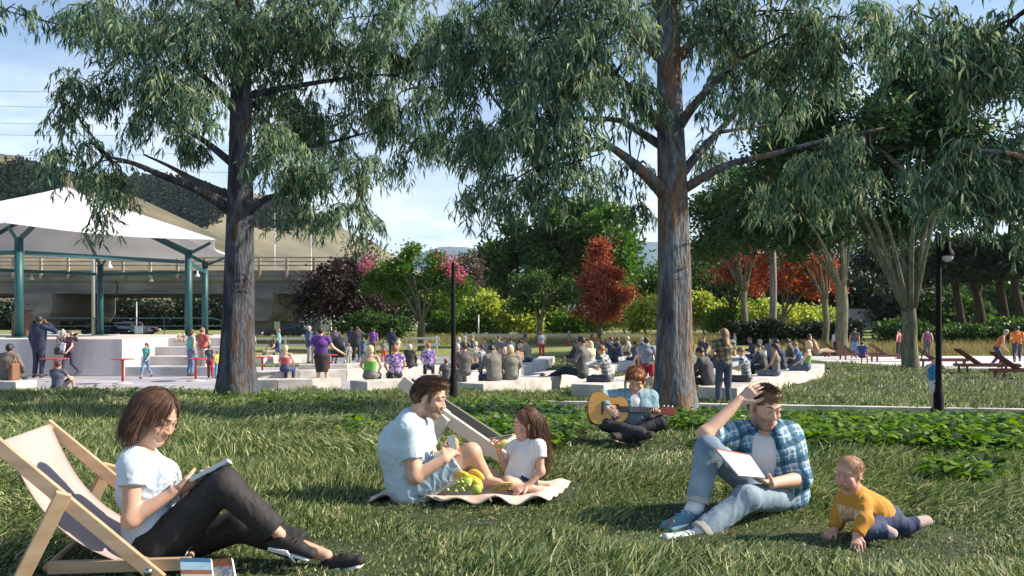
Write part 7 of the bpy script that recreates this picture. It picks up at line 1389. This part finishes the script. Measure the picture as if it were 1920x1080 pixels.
PPL = [
 (14, 638, 712, .36, 'sit', 5, 'jacket', (.13, .10, .085), 'pants', DG, 'short', 'k', 3, 'seated man in a brown jacket seen from behind at the far left edge'),
 (72, 592, 709, 0, 'phone', -8, 'jacket', (.012, .018, .05), 'pants', (.014, .018, .045), 'short', 'k', 2, 'tall man in a navy suit with a hand to his head before the stage'),
 (50, 571, 632, 1.27, 'bend', 105, 'jacket', (.16, .14, .09), 'pants', (.20, .17, .12), 'short', 'k', 1, 'man in a khaki jacket leaning over the lectern on the stage'),
 (131, 619, 707, 0, 'walk', 165, 'tee', 'blouse_purple_red', 'pants', (.025, .03, .07), 'long', 'b', 0, 'woman in a plum checked blouse walking with a handbag'),
 (107, 677, 733, .0, 'ground', 0, 'tee', 'stripe_grey', 'shorts', BK, 'short', 'b', 1, 'child in a striped grey T-shirt sitting at the rim of the lawn'),
 (118, 617, 641, 1.27, 'ground', 180, 'tee', (.45, .38, .36), 'pants', DG, 'long', 'y', 0, 'fair haired woman sitting at the back of the stage'),
 (143, 619, 640, 1.27, 'ground', 160, 'tee', (.08, .05, .06), 'pants', BK, 'long', 'a', 1, 'dark dressed figure sitting just behind the plum bloused woman'),
 (337, 624, 641, 1.27, 'ground', 180, 'tee', WH, 'shorts', BE, 'short', 'y', 0, 'left of the two small blond children on the stage edge'),
 (346, 625, 641, 1.27, 'ground', 180, 'tee', BE, 'shorts', BE, 'short', 'y', 0, 'right of the two small blond children on the stage edge'),
 (274, 643, 711, 0, 'walk', 178, 'tee', TE, 'crop', (.10, .20, .33), 'long', 'k', 1, 'girl in a teal T-shirt walking towards the lawn alone'),
 (357, 617, 706, 0, 'stand', -30, 'tank', TE, 'pants', (.10, .16, .28), 'bob', 'b', 1, 'woman in a teal tank top standing with the family by the steps'),
 (379, 614, 704, 0, 'hips', -10, 'tee', (.45, .10, .08), 'pants', (.42, .40, .36), 'short', 'a', 0, 'man in a red shirt standing with the family by the steps'),
 (384, 643, 702, 0, 'stand', 20, 'tee', (.12, .28, .22), 'shorts', BE, 'short', 'k', 1, 'small child in green beside the man in the red shirt'),
 (395, 647, 709, 0, 'stand', 0, 'tee', (.055, .065, .09), 'pants', (.30, .02, .03), 'short', 'b', 1, 'boy in dark grey shirt and red trousers beside the left trunk'),
 (408, 658, 710, 0, 'stand', 60, 'tee', (.50, .38, .06), 'pants', (.06, .18, .34), 'short', 'a', 0, 'small child in yellow half hidden by the left trunk'),
 (474, 622, 668, 0, 'stand', 0, 'tank', (.42, .24, .22), 'pants', BE, 'bob', 'b', 0, 'person in pink just emerging right of the left trunk'),
 (511, 625, 662, .36, 'sit', 150, 'tee', (.045, .05, .055), 'pants', (.20, .19, .17), 'short', 'a', 0, 'man in a dark T-shirt sitting beyond the plaza beside the white rail'),
 (522, 616, 675, 0, 'walk', 120, 'tee', TE, 'pants', JE, 'long', 'a', 0, 'woman in teal and jeans walking beside the seated man in dark T-shirt'),
 (534, 642, 697, .36, 'sit', -5, 'tube', (.40, .07, .08), 'pants', (.03, .05, .11), 'bob', 'y', 0, 'blond person in a red strapless top seated on the second bench'),
 (606, 613, 734, 0, 'point', 4, 'tee', PU, 'skirt', (.022, .016, .014), 'short', 'k', 0, 'woman in a purple blouse and black skirt gesturing with one hand'),
 (579, 611, 682, 0, 'stand', -60, 'jacket', (.04, .07, .14), 'pants', (.28, .28, .30), 'short', 'g', 0, 'grey haired man in a blue coat left of the black skirt woman'),
 (597, 615, 678, 0, 'stand', 0, 'tee', (.11, .12, .17), 'pants', DG, 'short', 'b', 1, 'man in grey almost hidden by the black skirt woman, left side'),
 (627, 613, 676, 0, 'stand', 0, 'tee', (.12, .08, .14), 'pants', BK, 'short', 'k', 1, 'man in a mauve shirt right behind the black skirt woman'),
 (657, 613, 676, 0, 'stand', 0, 'tee', (.05, .035, .10), 'pants', BK, 'short', 'k', 1, 'man in dark purple, left of the pair of men behind the stroller'),
 (669, 612, 676, 0, 'phone', 20, 'jacket', (.025, .025, .03), 'pants', (.03, .03, .035), 'short', 'b', 1, 'man with a hand at his head, right of the pair behind the stroller'),
 (655, 643, 692, 0, 'stand', 40, 'tee', 'plaid_small', 'pants', BE, 'bob', 'a', 0, 'red haired child standing right beside the stroller'),
 (680, 632, 682, 0, 'walk', -40, 'jacket', (.06, .12, .20), 'pants', (.06, .10, .17), 'short', 'b', 0, 'child in denim left of the purple T-shirt woman'),
 (698, 616, 672, 0, 'stand', 0, 'tee', (.14, .04, .26), 'pants', (.14, .10, .09), 'short', 'k', 1, 'person in a bright purple T-shirt standing at the far side of the plaza'),
 (719, 638, 679, 0, 'stand', 15, 'tee', 'plaid_small', 'pants', (.55, .05, .05), 'bob', 'a', 0, 'little child in red leggings on the plaza'),
 (735, 615, 668, 0, 'stand', -15, 'jacket', (.014, .022, .055), 'pants', (.02, .02, .03), 'short', 'b', 0, 'man in a navy jacket standing at the far side of the plaza'),
 (747, 634, 668, 0, 'walk', 60, 'tee', (.42, .34, .24), 'shorts', BE, 'long', 'y', 0, 'fair woman in beige behind the navy jacket man'),
 (693, 641, 711, .36, 'sit', -3, 'tube', (.13, .40, .06), 'pants', (.14, .13, .12), 'bob', 'y', 0, 'blond person in a green strapless top on the bench left of the lamp post'),
 (742, 641, 709, .36, 'sitback', 15, 'tee', 'floral_purple', 'pants', BK, 'short', 'r', 0, 'red haired person in a floral purple shirt on the front bench, left one'),
 (766, 641, 688, .36, 'sit', -10, 'jacket', (.03, .028, .026), 'pants', BK, 'long', 'g', 1, 'long grey haired person in black seated between the two floral shirts'),
 (803, 638, 693, .36, 'sit', 10, 'tee', 'floral_purple', 'pants', BK, 'short', 'r', 0, 'red haired person in a floral purple shirt, right one, nearer the lamp post'),
 (837, 668, 716, .36, 'sit', 3, 'tee', (.10, .10, .11), 'pants', DG, 'short', 'a', 1, 'brown haired child in grey seated just left of the centre lamp post'),
 (790, 627, 654, .0, 'ground', 120, 'tank', (.30, .19, .13), 'shorts', BE, 'short', 'b', 1, 'tanned person sitting on the far grey path beside the white rail'),
 (872, 636, 704, .36, 'sit', 20, 'tee', (.095, .085, .075), 'pants', (.10, .10, .10), 'short', 'b', 1, 'man in a dark brown T-shirt seated right of the centre lamp post'),
 (926, 643, 714, .36, 'sitlean', 30, 'jacket', (.13, .12, .11), 'pants', NV, 'short', 'k', 2, 'man in a grey suit bending forward on the front bench'),
 (960, 640, 712, .36, 'sit', 12, 'long', (.20, .19, .155), 'pants', (.14, .14, .13), 'bob', 'y', 0, 'blond person in a long sleeved olive grey top on the front bench'),
 (993, 631, 679, .36, 'sitread', 70, 'long', (.24, .23, .18), 'pants', NV, 'short', 'r', 0, 'man in a beige top seated facing left on the middle bench'),
 (1016, 621, 673, 0, 'stand', 10, 'tee', (.36, .36, .38), 'pants', (.45, .03, .03), 'short', 'a', 1, 'person in white and red trousers standing behind the middle bench'),
 (985, 621, 655, 0, 'walk', 60, 'tee', (.08, .12, .28), 'pants', DG, 'short', 'a', 1, 'person in blue walking beyond the benches near the centre'),
 (857, 640, 690, .36, 'sit', -10, 'tank', (.45, .08, .08), 'pants', DG, 'bob', 'g', 0, 'grey haired person in red seated directly right of the centre lamp post'),
 (873, 626, 671, .36, 'sit', 170, 'tee', (.15, .17, .20), 'pants', DG, 'short', 'g', 0, 'seated person in grey facing the camera far behind the brown T-shirt man'),
 (887, 624, 668, .36, 'sit', 150, 'tee', (.05, .14, .06), 'pants', DG, 'short', 'a', 1, 'far seated person in dark green right of the grey one'),
 (893, 636, 686, .36, 'sit', 10, 'long', (.34, .31, .24), 'pants', BE, 'short', 'g', 0, 'person in a cream jumper seated behind the brown T-shirt man'),
 (907, 629, 678, .36, 'sit', 165, 'tee', (.28, .25, .22), 'pants', DG, 'short', 'a', 1, 'cream capped man facing the camera in the middle of the crowd'),
 (904, 642, 691, .36, 'sit', 60, 'tee', 'plaid_navy', 'pants', NV, 'short', 'b', 1, 'person in a blue patterned shirt seated left of the bending grey suit man'),
 (925, 632, 684, .36, 'sit', 80, 'long', (.16, .15, .13), 'pants', DG, 'bald', 'k', 3, 'dark skinned man in grey behind the bending grey suit man'),
 (937, 626, 668, .36, 'sit', 140, 'tee', (.16, .22, .15), 'pants', DG, 'short', 'b', 1, 'far person in pale green behind the blond olive grey one'),
 (948, 628, 672, .36, 'sit', 175, 'tee', (.25, .14, .22), 'pants', DG, 'short', 'a', 1, 'far person in mauve right behind the blond olive grey one'),
 (946, 646, 697, .36, 'sit', 25, 'tube', (.14, .42, .07), 'pants', DG, 'bob', 'y', 0, 'blond person in green between the grey suit man and the olive grey one'),
 (970, 645, 690, .36, 'sit', 10, 'tee', (.30, .20, .16), 'pants', DG, 'short', 'b', 1, 'person in brownish pink behind the blond olive grey one, to the right'),
 (1067, 620, 658, 0, 'stand', 90, 'tee', (.20, .22, .28), 'pants', (.42, .04, .04), 'short', 'g', 0, 'far standing person in red trousers on the grey path'),
 (1091, 631, 706, .36, 'sitlegs', 72, 'jacket', (.10, .095, .09), 'pants', (.018, .022, .04), 'short', 'k', 2, 'man in a dark suit with outstretched legs seated facing left'),
 (1141, 641, 716, .36, 'sitread', 66, 'tee', 'plaid_navy', 'pants', (.05, .055, .07), 'short', 'a', 0, 'man in a white and navy plaid shirt reading in front, left of the big trunk'),
 (1108, 634, 690, .36, 'sit', 50, 'long', (.42, .38, .30), 'pants', BE, 'long', 'y', 0, 'person with long fair hair behind the dark suit man'),
 (1110, 620, 655, 0, 'stand', 100, 'tee', (.12, .14, .12), 'pants', (.35, .06, .06), 'short', 'b', 1, 'far small standing person with reddish trousers behind the dark suit man'),
 (1128, 629, 680, .36, 'sitread', 60, 'long', (.14, .15, .17), 'pants', NV, 'short', 'r', 1, 'red haired person in grey behind the white and navy plaid man'),
 (1146, 627, 671, .36, 'sit', 30, 'tee', (.03, .04, .09), 'pants', DG, 'short', 'a', 1, 'far seated person in navy with the back to the camera, left of the book readers'),
 (1164, 630, 669, .36, 'sitread', 80, 'long', (.018, .026, .06), 'pants', (.02, .03, .06), 'short', 'k', 1, 'man in navy reading a white book on the far bench'),
 (1179, 627, 667, .36, 'sit', 70, 'long', (.30, .27, .20), 'pants', DG, 'short', 'y', 0, 'blond person in beige beside the navy man reading on the far bench'),
 (1206, 630, 668, .36, 'sit', 90, 'tee', (.07, .10, .22), 'pants', DG, 'short', 'g', 0, 'person in blue far behind, left of the big trunk'),
 (1201, 645, 702, .36, 'sit', 50, 'tank', (.02, .02, .03), 'shorts', BK, 'bob', 'y', 0, 'blond person in black immediately left of the big trunk'),
 (1217, 632, 742, .0, 'stand', -20, 'tee', (.25, .26, .32), 'shorts', (.35, .02, .04), 'short', 'b', 0, 'man in grey T-shirt and red shorts half hidden by the big trunk'),
 (1300, 636, 707, .36, 'sitlean', 60, 'jacket', (.12, .115, .10), 'pants', NV, 'short', 'b', 1, 'man in a grey black suit right of the big trunk'),
 (1296, 625, 668, .36, 'sit', 100, 'tee', (.30, .12, .06), 'pants', DG, 'short', 'a', 1, 'person in rust orange far behind, right of the big trunk'),
 (1318, 627, 668, .36, 'sit', 160, 'tee', (.06, .06, .07), 'pants', DG, 'short', 'b', 1, 'man in black facing the camera far behind the plaid shirt woman'),
 (1330, 646, 722, .36, 'sitlean', 55, 'jacket', (.05, .05, .055), 'pants', BK, 'short', 'k', 1, 'dark haired man bending forward beside the standing plaid shirt woman'),
 (1356, 616, 760, .02, 'hold', 12, 'tee', 'plaid_olive', 'pants', (.035, .055, .10), 'long', 'a', 0, 'woman with long reddish hair standing in an olive plaid shirt and jeans'),
 (1402, 645, 716, .36, 'sitread', 62, 'tee', 'plaid_navy', 'pants', (.05, .05, .05), 'short', 'a', 0, 'man in a white and navy plaid shirt reading, right of the standing plaid shirt woman'),
 (1378, 624, 668, .02, 'stand', 70, 'tee', (.28, .34, .40), 'pants', BE, 'short', 'a', 0, 'child in pale blue far behind, right of the plaid shirt woman'),
 (1413, 629, 671, .36, 'sitread', 75, 'long', (.035, .045, .06), 'pants', JE, 'short', 'a', 1, 'man in dark green reading on the inner bench right of the standing plaid shirt woman'),
 (1427, 632, 674, .36, 'sit', 65, 'tank', (.40, .16, .12), 'pants', DG, 'bob', 'y', 0, 'blond person in coral seated beside the dark green reader'),
 (1446, 628, 676, .36, 'sit', 150, 'tee', (.13, .16, .19), 'pants', JE, 'bald', 'k', 1, 'man in a slate T-shirt facing the camera at the round of the bench'),
 (1456, 637, 705, .36, 'sit', 66, 'tank', (.17, .16, .12), 'pants', (.10, .12, .16), 'short', 'k', 2, 'brown skinned man in an olive tank top at the right end of the front bench'),
 (1469, 632, 693, .36, 'sitlean', 70, 'long', (.015, .022, .06), 'pants', NV, 'short', 'k', 2, 'person in navy just behind the olive tank top man'),
 (1489, 631, 688, .36, 'sitlean', 75, 'jacket', (.07, .068, .06), 'pants', BK, 'short', 'k', 1, 'man in a black suit leaning forward right of the olive tank top man'),
 (1500, 637, 690, .36, 'sitread', 70, 'tee', (.04, .09, .22), 'pants', DG, 'short', 'a', 0, 'person in bright blue between the black suit man and the blond one'),
 (1513, 633, 695, .36, 'sitback', 62, 'tube', (.20, .38, .10), 'pants', (.08, .11, .17), 'bob', 'y', 0, 'blond woman in a green top at the far right end of the curved bench'),
 (1532, 626, 662, .42, 'recline', -80, 'tank', (.45, .24, .16), 'shorts', BE, 'short', 'b', 1, 'sunbather leaning back on the farthest sun lounger'),
 (1568, 620, 667, .05, 'stand', 160, 'long', (.50, .46, .50), 'pants', BK, 'long', 'y', 0, 'fair haired woman in a white coat among the sun loungers'),
 (1601, 615, 672, .05, 'stand', -20, 'tee', (.07, .065, .06), 'pants', (.12, .20, .38), 'short', 'k', 1, 'man in a dark top and jeans right of the mossy trunk'),
 (1618, 637, 671, .32, 'sit', -40, 'tee', (.05, .08, .24), 'shorts', (.15, .06, .13), 'short', 'b', 0, 'person in a blue T-shirt sitting on a sun lounger'),
 (1685, 617, 674, .05, 'hips', 40, 'tank', (.35, .05, .09), 'pants', BK, 'short', 'k', 0, 'woman in a red tank top left of the thickest vase shaped trunk'),
 (1739, 615, 672, .05, 'walk', -10, 'tank', (.16, .05, .13), 'pants', (.06, .055, .06), 'bun', 'k', 1, 'woman in a purple sports top jogging away near the right lamp post'),
 (1869, 620, 690, .05, 'bend', -125, 'tank', (.60, .17, .05), 'pants', (.035, .045, .12), 'short', 'g', 0, 'grey haired runner in an orange vest bending forward'),
 (1907, 613, 684, .05, 'jog', -25, 'tee', (.62, .17, .03), 'pants', (.03, .035, .06), 'short', 'k', 1, 'runner in an orange T-shirt at the right edge, seen from behind'),
 (1755, 668, 771, .03, 'face', 170, 'tee', (.02, .17, .40), 'shorts', (.55, .53, .52), 'short', 'b', 0, 'child in a blue T-shirt and white shorts behind the right lamp post'),
 (862, 628, 668, .36, 'sit', 20, 'tee', (.30, .20, .22), 'pants', DG, 'bob', 'g', 0, 'far grey haired person just right of the lamp post, highest in the crowd'),
 (881, 640, 682, .36, 'sit', 40, 'long', (.06, .06, .08), 'pants', DG, 'short', 'k', 1, 'person in black between the brown T-shirt man and the cream jumper'),
 (916, 638, 674, .36, 'sit', -20, 'jacket', (.10, .10, .11), 'pants', DG, 'short', 'k', 1, 'person in charcoal left of the dark skinned man in grey'),
 (957, 630, 664, .36, 'sit', 20, 'tee', (.04, .10, .12), 'pants', DG, 'short', 'b', 1, 'far person in dark teal right of the one in mauve'),
 (975, 634, 668, .36, 'sit', 30, 'long', (.08, .07, .07), 'pants', BK, 'short', 'k', 2, 'person in black left of the beige top man on the middle bench'),
 (1081, 634, 672, .36, 'sit', 60, 'jacket', (.05, .05, .06), 'pants', BK, 'short', 'k', 1, 'person in black right behind the head of the dark suit man'),
 (1097, 628, 664, .36, 'sit', 20, 'tee', (.20, .10, .08), 'pants', DG, 'short', 'b', 1, 'far seated person in brick red behind the dark suit man'),
 (1154, 640, 680, .36, 'sit', 40, 'long', (.03, .035, .06), 'pants', BK, 'short', 'k', 1, 'person in dark navy directly behind the white and navy plaid man'),
 (1192, 636, 676, .36, 'sit', 30, 'tee', (.12, .12, .14), 'pants', DG, 'short', 'b', 1, 'person in grey behind the blond person in black beside the big trunk'),
 (1342, 632, 690, .36, 'sit', 60, 'jacket', (.04, .04, .05), 'pants', BK, 'short', 'k', 1, 'dark suited person seen just left of the standing plaid shirt woman'),
 (1434, 640, 694, .36, 'sitlean', 60, 'long', (.06, .065, .08), 'pants', BK, 'short', 'b', 1, 'person in charcoal left of the olive tank top man'),
]
for row in PPL: person(*row)
# things people hold
def flat_item(name, label, cat, px, py, Y, dims, col, rot=(0, 0, 0)):
    q = P(px, py, Y); t = thing(name, label, cat, tuple(q)); t.rotation_euler = rot; mb = MB(); mb.box((0, 0, 0), dims); mb.build('pages' if name == 'book' else 'case', cm(col), t, bevel=.004); mb = MB(); mb.box((0, 0, -dims[2] * .7), (dims[0] * 1.03, dims[1] * 1.03, dims[2] * .3)); mb.build('cover', cm((.2, .2, .2)), t)
flat_item('book', 'white book read by the navy man on the far bench', 'book', 1156, 648, 43, (.35, .25, .04), WH, (0, -.5, 0)); flat_item('laptop', 'pale laptop on the knees of the man with outstretched legs', 'laptop', 1063, 676, 24.6, (.30, .3, .03), (.28, .34, .38), (0, .9, 0)); flat_item('book', 'open white book of the plaid man left of the big trunk', 'book', 1110, 681, 19.3, (.28, .3, .03), WH, (.2, -.3, 0)); flat_item('book', 'open pale book of the plaid man right of the standing woman', 'book', 1377, 684, 20, (.26, .3, .03), WH, (.2, -.3, 0))
flat_item('book', 'white papers in the hand of the plum bloused woman', 'papers', 118, 650, 26.3, (.14, .06, .24), (.6, .6, .66), (0, .2, 0))
# ------------------------------------------------------------------ the air between the near lawn and the far hills
def haze():
    mb = MB(); mb.box((0, 2900, 240), (7400, 6200, 500)); o = mb.build('haze', None_mat()); tag(o, 'thin pale air over the whole park', 'haze', kind='stuff')
def None_mat():
    m = bpy.data.materials.new('haze_air'); m.use_nodes = True; N = m.node_tree.nodes; N.clear(); out = N.new('ShaderNodeOutputMaterial'); v = N.new('ShaderNodeVolumePrincipled')
    v.inputs['Color'].default_value = (.80, .88, 1, 1); v.inputs['Density'].default_value = .00007; v.inputs['Anisotropy'].default_value = .2; m.node_tree.links.new(v.outputs[0], out.inputs['Volume']); return m
haze()
